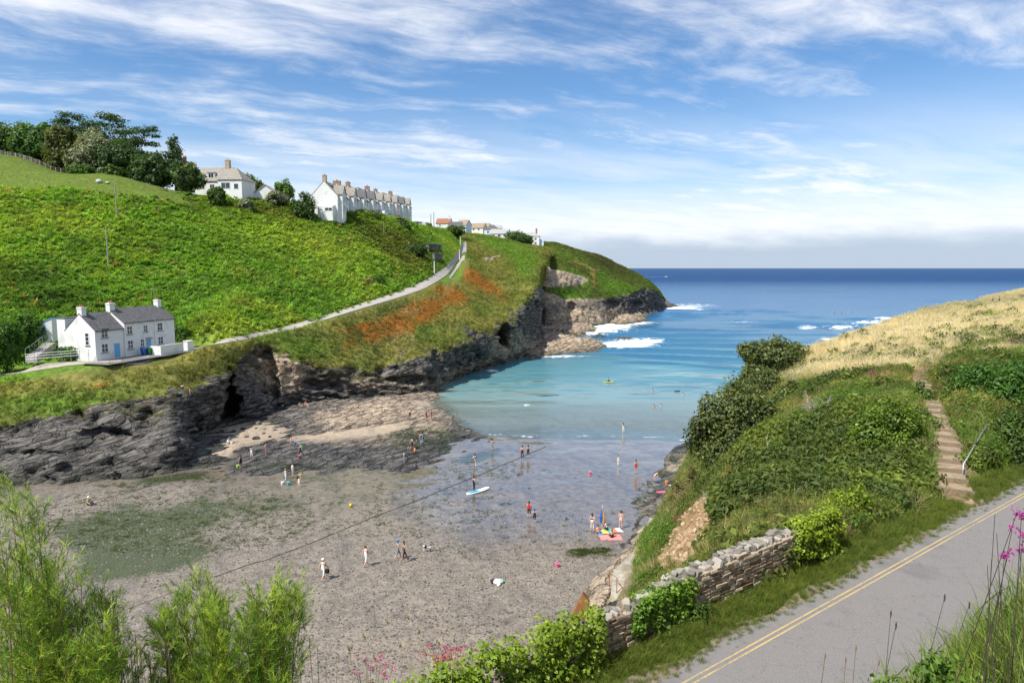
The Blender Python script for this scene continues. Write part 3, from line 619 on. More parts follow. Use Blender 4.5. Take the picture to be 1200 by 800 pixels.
dry = np.clip(blob(px, py, 295, 506, 60, 18, -6)+blob(px, py, 258, 526, 20, 14)+blob(px, py, 400, 507, 60, 8, -8)+blob(px, py, 455, 500, 40, 8, -12)+blob(px, py, 505, 470, 40, 8), 0, 1)
wet *= (1-dry)*sm(-.7, -.05, fl[:, 2])
tag(link('beach', mesh_from('beach', fl, grid_faces(*x.shape), [beach_mat()], True, attrs={'algae': algae, 'pebble': pebble*(1-dry), 'wet': wet, 'dry': dry*.9})), kind='structure')
to_bvh(fl, grid_faces(*x.shape))

# ---- sea
def sea_mat():
    m, N = material('sea_water'); p = N.new('ShaderNodeNewGeometry').outputs['Position']
    dep = N.attr('depth_shade').outputs['Fac']; foam = N.attr('foam').outputs['Fac']; far = N.attr('far').outputs['Fac']  # dep: water depth plus painted shading of the swell faces
    sc = N.vmath('MULTIPLY', p, (.55, 1., 1.))
    patch = N.noise(N.vmath('MULTIPLY', p, (.4, 1, 1)), .02, 6, .6)
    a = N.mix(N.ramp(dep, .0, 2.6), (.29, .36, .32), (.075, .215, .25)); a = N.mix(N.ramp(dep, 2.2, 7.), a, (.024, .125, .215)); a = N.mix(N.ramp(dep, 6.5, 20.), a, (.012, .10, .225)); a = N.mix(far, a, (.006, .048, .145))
    a = N.mix(N.math('MULTIPLY', N.ramp(patch, .45, .65), .5), a, N.vmath('MULTIPLY', a, (.55, .62, .72)))
    bn = N.noise(sc, 1.3, 6, .6); b2 = N.noise(sc, .22, 5, .6)
    h = N.math('ADD', N.math('MULTIPLY', bn, .25), b2)
    bump = N.new('ShaderNodeBump', {'Height': h, 'Strength': N.math('ADD', .28, N.math('MULTIPLY', far, .5)), 'Distance': N.math('ADD', .25, N.math('MULTIPLY', dep, .05))})
    d = N.new('ShaderNodeBsdfDiffuse', {'Color': a, 'Normal': bump}); tr = N.new('ShaderNodeBsdfTransparent', {'Color': (.86, .97, .95)})
    op = N.ramp(dep, .0, 1.5, .05, 1.)
    body = N.new('ShaderNodeMixShader', {0: op, 1: tr, 2: d})
    gl = N.new('ShaderNodeBsdfGlossy', {'Color': (.9, .95, 1), 'Roughness': .14, 'Normal': bump})
    fr = N.math('MULTIPLY', N.new('ShaderNodeFresnel', {'IOR': 1.33, 'Normal': bump}).outputs[0], N.math('SUBTRACT', N.ramp(dep, .0, 1.6, .95, .7), N.math('MULTIPLY', far, .5)), clamp=True)
    fr = N.math('MINIMUM', fr, .42)
    s = N.new('ShaderNodeMixShader', {0: fr, 1: body, 2: gl})
    fn = N.noise(N.vmath('MULTIPLY', p, (.7, 1.5, 1)), .55, 8, .68, .6); fm = N.ramp(N.math('ADD', N.math('ADD', N.ramp(fn, .30, .70), N.math('MULTIPLY', foam, 1.05)), -1.), .0, .30)
    caps = N.math('MULTIPLY', N.ramp(N.noise(N.vmath('MULTIPLY', p, (.10, .35, 1)), .32, 6, .7), .70, .76), N.math('MULTIPLY', N.ramp(dep, 6., 12.), N.math('SUBTRACT', .5, N.math('MULTIPLY', far, .5))))
    fm = N.math('MAXIMUM', fm, caps)
    fo = N.new('ShaderNodeBsdfDiffuse', {'Color': (.78, .81, .82)})
    finish(N, N.new('ShaderNodeMixShader', {0: fm, 1: s, 2: fo})); return m
ds = [84.]
while ds[-1] < 60000: ds.append(ds[-1]+max(.42, .42*(ds[-1]/100)**1.55) if ds[-1] < 700 else ds[-1]*1.16)
ds = np.array(ds); pxs = np.concatenate([np.linspace(-6000, 300, 60), np.linspace(304, 1300, 330), np.linspace(1350, 7000, 50)])
PX, D = np.meshgrid(pxs, ds, indexing='ij'); x = (PX-600)/800*D; y = D
P = xy0(x, y)
px, py = proj(np.stack([x, y, 0*x], -1))
ph = y+fbm(P, .012, 3, seed=95)*16+fbm(P*np.array([.6, 1, 1]), .05, 3, seed=98)*7+np.abs(x-25)*.10-(x-25)**2*.0008*sm(300, 120, y)
swell = np.sin(ph*2*math.pi/17.)
swell = np.where(swell > 0, swell**2.2, swell*.5)*sm(.35, .75, fbm(P*np.array([.5, 1, 1]), .03, 3, seed=96)*.5+.5)
amp = sm(106, 150, y)*sm(900, 330, y)*.52+sm(97, 110, y)*.05
z = swell*amp+fbm(P*np.array([.6, 1, 1]), .25, 4, seed=97)*.10*sm(100, 140, y)*sm(1200, 500, y)
bz = beach_z(x, y); depth_shade = np.clip(-bz+.02, 0, 3)+np.clip((y-170)*.055, 0, 30)
depth_shade = np.maximum(depth_shade+np.gradient(z, axis=1)/np.gradient(y, axis=1)*sm(114, 150, y)*sm(900, 500, y)*32., .0)  # swell shading painted into the colour: slopes facing the camera count as deeper
foam = np.clip(blob(px, py, 705, 386, 44, 6)*.62+blob(px, py, 742, 402, 44, 6)*.6+blob(px, py, 810, 358, 40, 3)*.5+blob(px, py, 712, 381, 26, 4)*1.1+blob(px, py, 735, 378, 40, 2.5)*.9+blob(px, py, 728, 404, 24, 4.5)*1.15+blob(px, py, 760, 400, 20, 2.5)*.6+blob(px, py, 795, 361, 22, 1.8)*1.1+blob(px, py, 690, 389, 20, 3.5)+blob(px, py, 650, 417.5, 45, 1.6)*.8+blob(px, py, 575, 434, 10, 2)*.8+blob(px, py, 617, 474, 6, 2)*.7+blob(px, py, 945, 384, 10, 2.2)*.8+blob(px, py, 985, 383, 22, 2.5)*.9+blob(px, py, 1035, 373, 14, 2)*.9+blob(px, py, 820, 363, 14, 1.2)*.6+blob(px, py, 870, 377, 26, 2)*.45+blob(px, py, 1020, 378, 30, 3)*.7+blob(px, py, 970, 398, 14, 4)*.7, 0, 1)
foam = np.maximum(foam, np.exp(-((depth_shade-.09)/.03)**2)*sm(-30, -10, x)*.30*sm(.42, .6, fbm(P, .08, 3, seed=99)*.5+.5))
far = sm(350, 1500, y)
for k in range(3): pass
G = np.stack([x, y, z], -1)
tag(link('sea', mesh_from('sea', G.reshape(-1, 3), grid_faces(*x.shape), [sea_mat()], True, attrs={'depth_shade': depth_shade.ravel(), 'foam': foam.ravel(), 'far': far.ravel()})), kind='structure')
tag(link('seabed', mesh_from('seabed', [(-40000, 300, -9), (40000, 300, -9), (40000, 60000, -60), (-40000, 60000, -60)], [(0, 1, 2, 3)], [plain('seabed_sand', (.12, .11, .09))])), kind='structure')
# land behind and beside, so that the ground runs on out of view
tag(link('inland_ground', mesh_from('inland_ground', [(-3000, -3000, -4), (3000, -3000, -4), (3000, 60, -4), (-3000, 60, -4)], [(0, 1, 2, 3)], [plain('inland_turf', (.06, .09, .02), .95)])), kind='structure')
# ------------------------------------------------------------------ vegetation: scattered ground cover (stuff) and single plants (things)
lib = bpy.data.collections.new('plant_library')          # prototypes, not linked into the scene
def proto(cname, meshes):
    c = bpy.data.collections.new(cname)
    for i, me in enumerate(meshes): c.objects.link(bpy.data.objects.new(f'{cname}_{i:02d}', me))
    return c
def scatter_group(c):
    g = bpy.data.node_groups.new('scatter_'+c.name, 'GeometryNodeTree')
    g.interface.new_socket('Geometry', in_out='INPUT', socket_type='NodeSocketGeometry'); g.interface.new_socket('Geometry', in_out='OUTPUT', socket_type='NodeSocketGeometry')
    n = g.nodes; l = g.links; i = n.new('NodeGroupInput'); o = n.new('NodeGroupOutput')
    ci = n.new('GeometryNodeCollectionInfo'); ci.inputs['Collection'].default_value = c; ci.inputs['Separate Children'].default_value = True; ci.inputs['Reset Children'].default_value = True
    ip = n.new('GeometryNodeInstanceOnPoints'); ip.inputs['Pick Instance'].default_value = True
    def na(name, typ):
        a = n.new('GeometryNodeInputNamedAttribute'); a.data_type = typ; a.inputs['Name'].default_value = name; return a.outputs['Attribute']
    l.new(i.outputs[0], ip.inputs['Points']); l.new(ci.outputs[0], ip.inputs['Instance'])
    l.new(na('idx', 'INT'), ip.inputs['Instance Index']); l.new(na('rot', 'FLOAT_VECTOR'), ip.inputs['Rotation']); l.new(na('scl', 'FLOAT_VECTOR'), ip.inputs['Scale'])
    l.new(ip.outputs[0], o.inputs[0]); return g
def scatter(name, label, pts, coll, scale, cols, tilt=.25, cat=None, zs=None, up=None):
    n = len(pts); me = bpy.data.meshes.new(name); me.vertices.add(n); me.vertices.foreach_set('co', np.asarray(pts, np.float32).ravel())
    k = len(coll.objects)
    me.attributes.new('idx', 'INT', 'POINT').data.foreach_set('value', rng.integers(0, k, n).astype(np.int32))
    rot = np.stack([rng.normal(0, tilt, n), rng.normal(0, tilt, n), rng.uniform(0, 6.283, n)], 1).astype(np.float32)
    me.attributes.new('rot', 'FLOAT_VECTOR', 'POINT').data.foreach_set('vector', rot.ravel())
    s = np.asarray(scale)*rng.uniform(.7, 1.3, n); sc = np.stack([s, s, s*(1 if zs is None else zs)], 1).astype(np.float32)
    me.attributes.new('scl', 'FLOAT_VECTOR', 'POINT').data.foreach_set('vector', sc.ravel())
    c = np.concatenate([np.clip(cols, 0, 1), np.ones((n, 1))], 1).astype(np.float32)
    me.attributes.new('col', 'FLOAT_COLOR', 'POINT').data.foreach_set('color', c.ravel())
    o = link(name, me); md = o.modifiers.new('scatter', 'NODES'); md.node_group = scatter_group(coll)
    return tag(o, label, cat, kind='stuff')
def sample(G, W, n):
    """n random points on grid surface G (U,V,3) with weights W (U,V)"""
    a, b, c, d = G[:-1, :-1], G[1:, :-1], G[1:, 1:], G[:-1, 1:]
    ar = np.linalg.norm(np.cross(c-a, d-b), axis=-1)*.5; w = (W[:-1, :-1]+W[1:, :-1]+W[1:, 1:]+W[:-1, 1:])*.25
    pr = (ar*w).ravel(); pr = pr/pr.sum(); k = rng.choice(len(pr), n, p=pr); i, j = np.unravel_index(k, ar.shape)
    u, v = rng.random((n, 1)), rng.random((n, 1))
    return a[i, j]*(1-u)*(1-v)+b[i, j]*u*(1-v)+c[i, j]*u*v+d[i, j]*(1-u)*v
def strips(rs, n, length, width, seg, droop, spread_, jit=.3, sh=(.7, 1.25), base=.05, vein=0.):
    """tuft of bent strips (fronds, blades)"""
    v = []; f = []; s = []
    for k in range(n):
        az = rs.uniform(0, 6.283); L = length*rs.uniform(.6, 1.15); lean = rs.uniform(.15, 1.)*spread_; w = width*rs.uniform(.7, 1.2); c = rs.uniform(*sh)
        bx, by = rs.normal(0, base), rs.normal(0, base); px_, py_, pz = bx, by, 0.; a = lean*.5; b0 = len(v); ta = az+math.pi/2+rs.normal(0, jit)
        for q in range(seg+1):
            t = q/seg; ww = w*(1-t**1.6)*(.35+min(t*3, 1)*.65)*.5
            if q == seg: v.append((px_, py_, pz)); s.append(c)
            else: v += [(px_-math.cos(ta)*ww, py_-math.sin(ta)*ww, pz), (px_+math.cos(ta)*ww, py_+math.sin(ta)*ww, pz)]; s += [c, c]
            px_ += math.cos(az)*math.sin(a)*L/seg; py_ += math.sin(az)*math.sin(a)*L/seg; pz += math.cos(a)*L/seg; a += droop/seg*rs.uniform(.6, 1.3)
        for q in range(seg-1): o = b0+q*2; f.append((o, o+1, o+3, o+2))
        o = b0+(seg-1)*2; f.append((o, o+1, o+2))
    return v, f, s
def strip_mesh(name, *a, mat=LEAF_I, **k):
    v, f, s = strips(*a, **k); return mesh_from(name, v, f, [mat], attrs={'sh': np.array(s)})
def leaf_ball(rs, n, rad, size, mat=LEAF_I, zsq=.8, name='leafy_clump', sh=(.65, 1.3)):
    v = []; f = []; s = []
    for k in range(n):
        d = Vector((rs.normal(), rs.normal(), rs.normal()+.35)).normalized(); p = d*rad*rs.uniform(.55, 1.05); p.z = p.z*zsq+rad*.45
        nn = (d+Vector((rs.normal(), rs.normal(), rs.normal()))*.55+Vector((0, 0, .35))).normalized(); t = nn.orthogonal().normalized(); t.rotate(Matrix.Rotation(rs.uniform(0, 6.28), 3, nn)); b = nn.cross(t)
        z = size*rs.uniform(.6, 1.25); o = len(v); c = rs.uniform(*sh)
        v += [p-t*z, p-b*z*.45+nn*z*.08, p+t*z-nn*z*.15, p+b*z*.45+nn*z*.08]; f.append((o, o+1, o+2, o+3)); s += [c]*4
    return mesh_from(name, [tuple(q) for q in v], f, [mat], attrs={'sh': np.array(s)})
RS = np.random.RandomState
BR = proto('bracken_fronds', [strip_mesh('bracken', RS(i), 18, .95, .21, 3, 1.5, 1.1) for i in range(5)])
GT = proto('grass_tuft', [strip_mesh('grass', RS(20+i), 16, .55, .045, 2, .9, .8, base=.10, mat=GRASS_I) for i in range(5)])
GF = proto('fine_grass', [strip_mesh('fine_grass', RS(40+i), 34, .62, .016, 3, 1.0, .85, base=.11, mat=GRASS_I) for i in range(5)])
LB = proto('leaf_clump', [leaf_ball(RS(60+i), 46, .42, .13) for i in range(5)])
LBs = proto('small_leaf_clump', [leaf_ball(RS(80+i), 60, .30, .065) for i in range(4)])
def stone_mesh(seed, r=.5, flat=.55, mats=(), sub=1, name='stone', rough=.22):
    bm = bmesh.new(); bmesh.ops.create_icosphere(bm, subdivisions=sub, radius=r); rs = RS(seed); sq = rs.uniform(.6, 1., 3)
    for v in bm.verts: v.co = Vector((v.co.x*sq[0], v.co.y*sq[1], v.co.z*sq[2]*flat))*rs.uniform(1-rough, 1+rough)
    me = bpy.data.meshes.new(name); bm.to_mesh(me); bm.free()
    for m in mats: me.materials.append(m)
    return me
def stone_i_mat():
    m, N = material('pebble'); a = N.attr('col', 'INSTANCER').outputs['Color']; p = N.new('ShaderNodeNewGeometry').outputs['Position']
    finish(N, principled(N, N.mix(N.noise(p, 14, 4), N.vmath('MULTIPLY', a, (.7, .7, .7)), N.vmath('MULTIPLY', a, (1.2, 1.2, 1.2))), .7)); return m
PEBM = stone_i_mat(); ST = proto('beach_stone', [stone_mesh(100+i, .5, .6, [PEBM]) for i in range(6)])

# -- across the bay
Wb = sm(3.97, 4.05, V)*sm(512, 496, pxA)*(1-turf_top.reshape(V.shape))*sm(6.25, 6.05, V)*sm(760, 640, pxA)*sm(-260, -120, pxA)*(pxA < 538)
inyard = ((qa > -5) & (qa < 22) & (qb > -9) & (qb < 4.5)); Wb = Wb*(~inyard)
P = sample(GA, Wb, 30000); scatter('bracken', 'bright green bracken covering the hillside above the white cottage', P, BR, (.75+.6*rng.random(len(P))**2)*(.75+.5*(fbm(P, .15, 3, seed=149)*.5+.5)), np.where(rng.random((len(P), 1)) < .045*sm(.4, .7, fbm(P, .12, 3, seed=150)*.5+.5)[:, None]*2, np.array([.34, .27, .09]), colours_A(P)*1.12)*rng.uniform(.76, 1.28, (len(P), 1)))
P = sample(GA, Wb*sm(.45, .6, fbm(GA, .09, 3, seed=141)*.5+.5), 5000); scatter('brambles', 'darker leafy scrub among the hillside bracken', P, LB, .9+.8*rng.random(len(P)), colours_A(P)*.75*rng.uniform(.7, 1.2, (len(P), 1)))
road_mask = ((V > 2.55) & (V < 2.92) & (pxA > 518) & (pxA < 550)) | ((V > 2.92+.72*sm(380, 330, pxA)) & (V < 4.1) & (pxA > 205) & (pxA < 548)) | ((V > 2.95) & (V < 4.0) & (pxA < 206))
bk = np.clip(fbm(GA, .22, 4, seed=19)*.42, -.3, .5); Vb = V+bk
Wg = np.maximum(sm(1.93, 2.02, Vb)*sm(3.1, 2.95, V), sm(1.93, 2.02, Vb)*np.maximum(sm(538, 548, pxA), sm(496, 512, pxA)*(V > 4.05)))*(~road_mask)*(~inyard)*(pxA > -150)*sm(7.2, 6.9, V)
P = sample(GA, Wg, 34000); scatter('cliff_top_grass', 'rough grass with rusty patches along the cliff top below the road', P, GT, .9+1.0*rng.random(len(P))**2, colours_A(P)*rng.uniform(.6, 1.55, (len(P), 1)), .4)
P = sample(GA, Wg*sm(.42, .6, fbm(GA, .12, 3, seed=142)*.5+.5), 9000); scatter('cliff_top_scrub', 'low scrub and heather on the cliff top beyond the road', P, LB, .5+.5*rng.random(len(P)), colours_A(P)*rng.uniform(.6, 1.1, (len(P), 1)))
Wf = turf_top.reshape(V.shape)*(pxA > -150)*(V < 7.1)
P = sample(GA, Wf, 9000); scatter('field_grass', 'mown pale green field at the top of the hill', P, GT, .35, mixc(np.broadcast_to(LAWN, P.shape), YELL, rng.random(len(P))*.6)*rng.uniform(.85, 1.2, (len(P), 1)), .4)
Wl = sm(1.35, 1.9, V)*sm(2.05, 1.98, V)*sm(.50, .62, fbm(GA, .22, 3, seed=143)*.5+.5)*(pxA > -100)*(Nn[..., 2] > .25)
P = sample(GA, Wl+.0001*(V > 1.6), 3500); scatter('ledge_grass', 'tufts of grass rooted on the ledges of the dark cliff', P, GT, .6, mixc(np.broadcast_to(OLIVE*1.2, P.shape), YELL, rng.random(len(P))*.8), .5)
WB = (1-sm(.30, .45, cwB))*sm(1.9, 2.2, VB)*sm(5., 4.6, VB)
P = sample(GB, WB, 26000); scatter('headland_grass', 'rough green turf on the headland across the bay', P, LB, 1.0+.8*rng.random(len(P)), colours_B(P)*rng.uniform(.6, 1.5, (len(P), 1)), .3, zs=.6)
# -- near slope
xC, yC = GC[..., 0], GC[..., 1]; sC, pC = sp(xC, yC); pxc, pyc = proj(GC); zC = GC[..., 2]
stair_d = np.min([np.hypot(xC-(a[0]+(b[0]-a[0])*t), yC-(a[1]+(b[1]-a[1])*t)) for a, b in zip(STAIR[:-1], STAIR[1:]) for t in (0, .25, .5, .75)], axis=0)
dryC = dryness(GC); onC = (pC > 12.05)*(zC > 1.7+.0*xC)*sm(.78, 1.2, stair_d)*(yC < 260)*(pxc > 655)*(pxc < 1290)*(1-sm(.12, .45, SCREE(pxc, pyc)))*(zC > 2.2)*(1-sm(758, 742, pxc)*sm(9.5, 7, zC))
dens = 1/np.maximum(yC, 14)**1.1
P = sample(GC, onC*dens*(1-dryC), 42000); scatter('slope_grass', 'tangled green grass on the slope behind the stone wall', P, GF, .75+.6*rng.random(len(P)), np.where(rng.random((len(P), 1)) < .22, DRY*.75, colours_C(P))*rng.uniform(.75, 1.35, (len(P), 1)), .4)
P = sample(GC, onC*dens*(1-dryC)*sm(.40, .58, fbm(GC, .16, 3, seed=145)*.5+.5), 15000); scatter('slope_herbs', 'leafy herbs and brambles on the slope behind the stone wall', P, LBs, .7+.9*rng.random(len(P)), mixc(colours_C(P), BRACK*1.1, rng.random(len(P))*.6)*rng.uniform(.6, 1.1, (len(P), 1)))
P = sample(GC, onC*dens*dryC, 42000); scatter('dry_grass', 'pale dry grass on the headland above the steps', P, GF, .9+.6*rng.random(len(P)), mixc(colours_C(P), np.array([.64, .56, .40]), rng.random(len(P))*.8)*rng.uniform(.85, 1.25, (len(P), 1)), .3)
Wv = sm(10.4, 10.65, pC)*(pC < 11.6)*(sC > -2)*(sC < 60)*sm(.5, 1.0, stair_d)
P = sample(GC, Wv, 9000); sv, pv = sp(P[:, 0], P[:, 1]); scatter('verge_grass', 'grass verge between the stone wall and the road', P, GF, (.30+.22*sm(10.5, 11.55, pv))*(.8+.5*rng.random(len(P))), mixc(np.broadcast_to(np.array([.085, .145, .022]), P.shape), YELL, rng.random(len(P))*.5)*rng.uniform(.75, 1.3, (len(P), 1)), .35)
Wk = (pC > -.8)*(pC < 5.0)*(sC > -3)*(sC < 14)*(yC > .4)*np.clip(1.5-sC*.05, .2, 2)
P = sample(GC, Wk, 15000); scatter('bank_grass', 'long green grass on the bank above the road', P, GF, .28+.36*rng.random(len(P)), mixc(np.broadcast_to(np.array([.10, .165, .03]), P.shape), YELL, rng.random(len(P))**2*.6)*rng.uniform(.7, 1.35, (len(P), 1)), .3)
scr = np.clip(blob(pxc, pyc, 880, 490, 46, 50)+blob(pxc, pyc, 1000, 500, 100, 56)+blob(pxc, pyc, 1045, 570, 66, 40)+blob(pxc, pyc, 940, 570, 60, 40)*.8+blob(pxc, pyc, 1165, 470, 60, 60)+blob(pxc, pyc, 860, 600, 44, 26)*.7+blob(pxc, pyc, 880, 640, 60, 20)*.6, 0, 1)
P = sample(GC, onC*dens*scr*sm(.36, .56, fbm(GC, .2, 3, seed=147)*.5+.5)*sm(1.0, 1.9, stair_d), 7500); nn_ = fbm(P, .3, 3, seed=148)*.5+.5
scatter('slope_scrub', 'thick leafy scrub covering the near slope left of the steps', P, LBs, 1.2+1.4*rng.random(len(P)), mixc(mixc(np.broadcast_to(np.array([.06, .105, .026]), P.shape), np.array([.20, .27, .045]), sm(.45, .75, nn_)), OLIVE*1.1, rng.random(len(P))*.75)*rng.uniform(.7, 1.25, (len(P), 1)), .4)
P = sample(GC, sm(.25, .6, SCREE(pxc, pyc))*(zC < 15), 1500); scatter('scree_rubble', 'tan rubble and clods on the bare earth scar above the beach', P, ST, .10+.5*rng.random(len(P))**4, mixc(np.broadcast_to(np.array([.30, .20, .115]), P.shape), np.array([.46, .34, .21]), rng.random(len(P))), .6)
# -- beach stones
def on_beach(n, cx, cy, rx, ry):
    a = rng.uniform(0, 6.283, n); r = np.sqrt(rng.random(n)); w = onz(cx+rx*r*np.cos(a), cy+ry*r*np.sin(a), 1.2); w[:, 2] = beach_z(w[:, 0], w[:, 1]); return w
P = np.concatenate([on_beach(15000, 330, 690, 420, 120), on_beach(5000, 180, 600, 190, 60), on_beach(2500, 560, 640, 180, 60)])
g = rng.random(len(P)); cs = mixc(np.broadcast_to(np.array([.06, .055, .05]), P.shape), np.array([.33, .30, .265]), g**2.4)
scatter('beach_pebbles', 'grey pebbles strewn over the upper beach', P, ST, .09+.16*rng.random(len(P))**3, cs, .4)
weed_i = proto('seaweed_tuft', [strip_mesh('seaweed', RS(120+i), 12, .5, .10, 2, 2.6, 1.6, base=.25) for i in range(3)])
P = np.concatenate([on_beach(90, 676, 652, 12, 5), on_beach(120, 700, 649, 18, 4), on_beach(40, 690, 655, 30, 6), on_beach(200, 230, 558, 60, 5), on_beach(70, 150, 566, 40, 3), on_beach(700, 430, 590, 170, 45), on_beach(200, 600, 600, 180, 60), on_beach(260, 560, 545, 60, 14), on_beach(1500, 200, 610, 170, 45), on_beach(250, 770, 585, 30, 30)])
scatter('seaweed', 'dark green seaweed lying on the wet sand', P, weed_i, .3+.6*rng.random(len(P))**2, mixc(np.broadcast_to(np.array([.03, .05, .01]), P.shape), np.array([.09, .12, .02]), rng.random(len(P))), .15, zs=.4)
# ------------------------------------------------------------------ bushes and trees
def leaf_cloud(name, C_, Nrm, size, cols, aspect=.5, rs=None, mat=LEAF):
    n = len(C_); rs = rs or RS(1)
    nn = Nrm+rs.normal(0, .55, (n, 3))+np.array([0, 0, .3]); nn /= np.linalg.norm(nn, axis=1, keepdims=True)
    t = np.cross(nn, rs.normal(size=(n, 3))); t /= np.maximum(np.linalg.norm(t, axis=1, keepdims=True), 1e-6); b = np.cross(nn, t)
    z = (size*rs.uniform(.6, 1.3, n))[:, None]
    v = np.stack([C_-t*z, C_-b*z*aspect+nn*z*.12, C_+t*z-nn*z*.2, C_+b*z*aspect+nn*z*.12], 1).reshape(-1, 3)
    return mesh_from(name, v, np.arange(4*n).reshape(n, 4), [mat], attrs={'col': np.repeat(np.clip(cols, 0, 1), 4, 0)})
def crown_points(lobes, n, rs, sub=14, subr=.38, shell=.55):
    """leaf positions on clustered sub-lobes of each lobe"""
    L = np.asarray(lobes, float); w = (L[:, 3]*L[:, 4]+L[:, 4]*L[:, 5]+L[:, 3]*L[:, 5]); k = rs.choice(len(L), n, p=w/w.sum())
    S = rs.normal(size=(len(L), sub, 3)); S[..., 2] += .25; S /= np.linalg.norm(S, axis=-1, keepdims=True); rad = rs.uniform(.75, 1.05, (len(L), sub)); sr = rs.uniform(.6, 1.35, (len(L), sub))*subr; tn = rs.uniform(.72, 1.3, (len(L), sub))
    j = rs.randint(0, sub, n); q = rs.normal(size=(n, 3)); q /= np.linalg.norm(q, axis=1, keepdims=True)
    off = S[k, j]*(rad[k, j]-sr[k, j]*.6)[:, None]+q*(sr[k, j]*rs.uniform(shell, 1.08, n))[:, None]
    P = L[k, :3]+off*L[k, 3:6]; nr = q*.7+S[k, j]*.5
    return P, nr, tn[k, j]
def trunk_mesh(mb, rs, base, h, r, lobes, bark):
    pts = [base, base+Vector((rs.normal(0, .04*h), rs.normal(0, .04*h), h*.45)), base+Vector((rs.normal(0, .08*h), rs.normal(0, .08*h), h))]
    mb.tube(pts, [r, r*.75, r*.3], 7)
    for lo in lobes:
        c = Vector(lo[:3]); s = pts[1].lerp(pts[2], rs.uniform(0, .8)); m = s.lerp(c, .5)+Vector((rs.normal(0, .2), rs.normal(0, .2), -.1*lo[5]))
        mb.tube([s, m, c], [r*.45, r*.3, r*.1], 5)
BARK = plain('bark', (.11, .085, .065), .9, .3, 8, .6); BARKG = plain('grey_bark', (.2, .18, .16), .9, .25, 8, .6)
def plant(name, label, cat, base, lobes, n, size, cA, cB, seed, trunk=None, group=None, aspect=.5, sub=14, subr=.38, part='crown', bark=None, flowers=None):
    rs = RS(seed); t = thing(name, label, cat, tuple(base), 0, group)
    L = np.array(lobes, float)
    P, nr, tn = crown_points(L, n, rs, sub, subr)
    kk = 1.45 if cat == 'tree' else 1.1
    g = rs.random(n); cols = kk*mixc(np.broadcast_to(np.asarray(cA, float), P.shape), cB, g**1.3)*(tn*rs.uniform(.75, 1.25, n))[:, None]
    link(part, leaf_cloud(name+'_leaves', P, nr, size, cols, aspect, rs), t)
    mb = MB(); h, r = trunk if trunk else (max(.25, L[:, 2].mean()), .05*max(1, L[:, 3].max()))
    trunk_mesh(mb, rs, Vector((0, 0, -.3)), h, r, L[:min(len(L), 9)], None); mb.build('trunk', bark or BARK, t, True)
    if flowers:
        nf, fc, fs = flowers; Pf, nf_, _ = crown_points(L*np.array([1, 1, 1, 1.06, 1.06, 1.06]), nf, rs, sub, subr, .95); link('blossom', leaf_cloud(name+'_blossom', Pf+np.array([0, 0, .02]), nf_+np.array([0, 0, 1]), fs, np.broadcast_to(np.array(fc), Pf.shape)*rs.uniform(.7, 1.2, (nf, 1)), .9, rs), t)
    return t
def lobes_in(rs, w, h, dpt, k, z0=0., r=.42):
    """k overlapping lobes filling a w x dpt x h body that stands on the ground"""
    o = [(0, 0, z0+h*.45, w*.40, dpt*.40, h*.46)]
    for i in range(k+2):
        a = 6.283*i/(k+2)+rs.uniform(-.4, .4); q = rs.uniform(.45, .95); s = rs.uniform(.8, 1.2)*r
        o.append((math.cos(a)*q*w*.30, math.sin(a)*q*dpt*.30, z0+h*(.24+.46*rs.uniform(0, 1)*(1-q*.35)), w*s*.55, dpt*s*.55, h*s*.72))
    return o
def bush(name, label, px, py0, py1, w, d, n, size, cA, cB, seed, dpt=None, k=7, cat='bush', sink=.0, **kw):
    """bush whose body spans pixel rows py0..py1 about column px, w pixels wide, d metres away"""
    top = unp(px, py0, d); bot = unp(px, py1, d); h = top[2]-bot[2]; ww = w*d/800; rs = RS(seed)
    gz = bot[2]-sink; gg = ground(bot[0], d, gz)
    if gz-4 < gg-.3 < gz: h += gz-gg+.3; gz = gg-.3
    return plant(name, label, cat, (bot[0], d, gz), lobes_in(rs, ww, h+sink, dpt or ww*.8, k), int(n*1.5), size*1.1, cA, cB, seed, **kw)
D1, D2 = (.032, .066, .02), (.09, .14, .034)      # dark evergreen
M1, M2 = (.045, .09, .018), (.115, .19, .032)      # mid green
Y1, Y2 = (.09, .15, .015), (.24, .31, .025)          # yellow green
G1, G2 = (.10, .12, .075), (.24, .26, .18)          # silver
O1, O2 = (.05, .06, .018), (.12, .12, .035)         # olive
# near slope
bush('evergreen_bush', 'tall dark evergreen bush at the cliff edge overhanging the right beach', 866, 424, 558, 116, 48, 24000, .13, (.045, .075, .024), (.14, .155, .045), 3, k=12, sink=1.)
bush('evergreen_bush', 'dark rounded evergreen bush behind the taller one, against the sea', 910, 388, 440, 100, 72, 13000, .17, (.045, .075, .024), (.14, .155, .045), 4, k=9, sink=1.2)
bush('evergreen_bush', 'dark evergreen bush filling the gap between the tall one and the one against the sea', 888, 418, 478, 74, 58, 8000, .15, (.045, .075, .024), (.14, .155, .045), 21, k=7, sink=1.)
bush('scrub', 'low dark scrub clump spreading beside the tall evergreen bush', 930, 440, 500, 80, 52, 7000, .12, O1, M2, 5, k=6, sink=.6)
bush('round_bush', 'small round dark bush in the dry grass near the sea', 972, 404, 420, 24, 77, 900, .14, D1, D2, 6, k=3)
bush('round_bush', 'small grey-green bush alone higher in the dry grass', 1061, 373, 392, 22, 100, 900, .16, O1, (.12, .14, .06), 7, k=3)
bush('leafy_shrub', 'large glossy green shrub beside the top of the steps', 1160, 408, 500, 128, 40, 17000, .10, (.03, .085, .012), (.08, .17, .025), 8, k=9, sink=.5)
bush('bramble_hedge', 'bramble thicket right of the handrail above the road', 1195, 455, 560, 96, 34, 11000, .08, M1, (.08, .12, .025), 9, k=7, sink=.5)
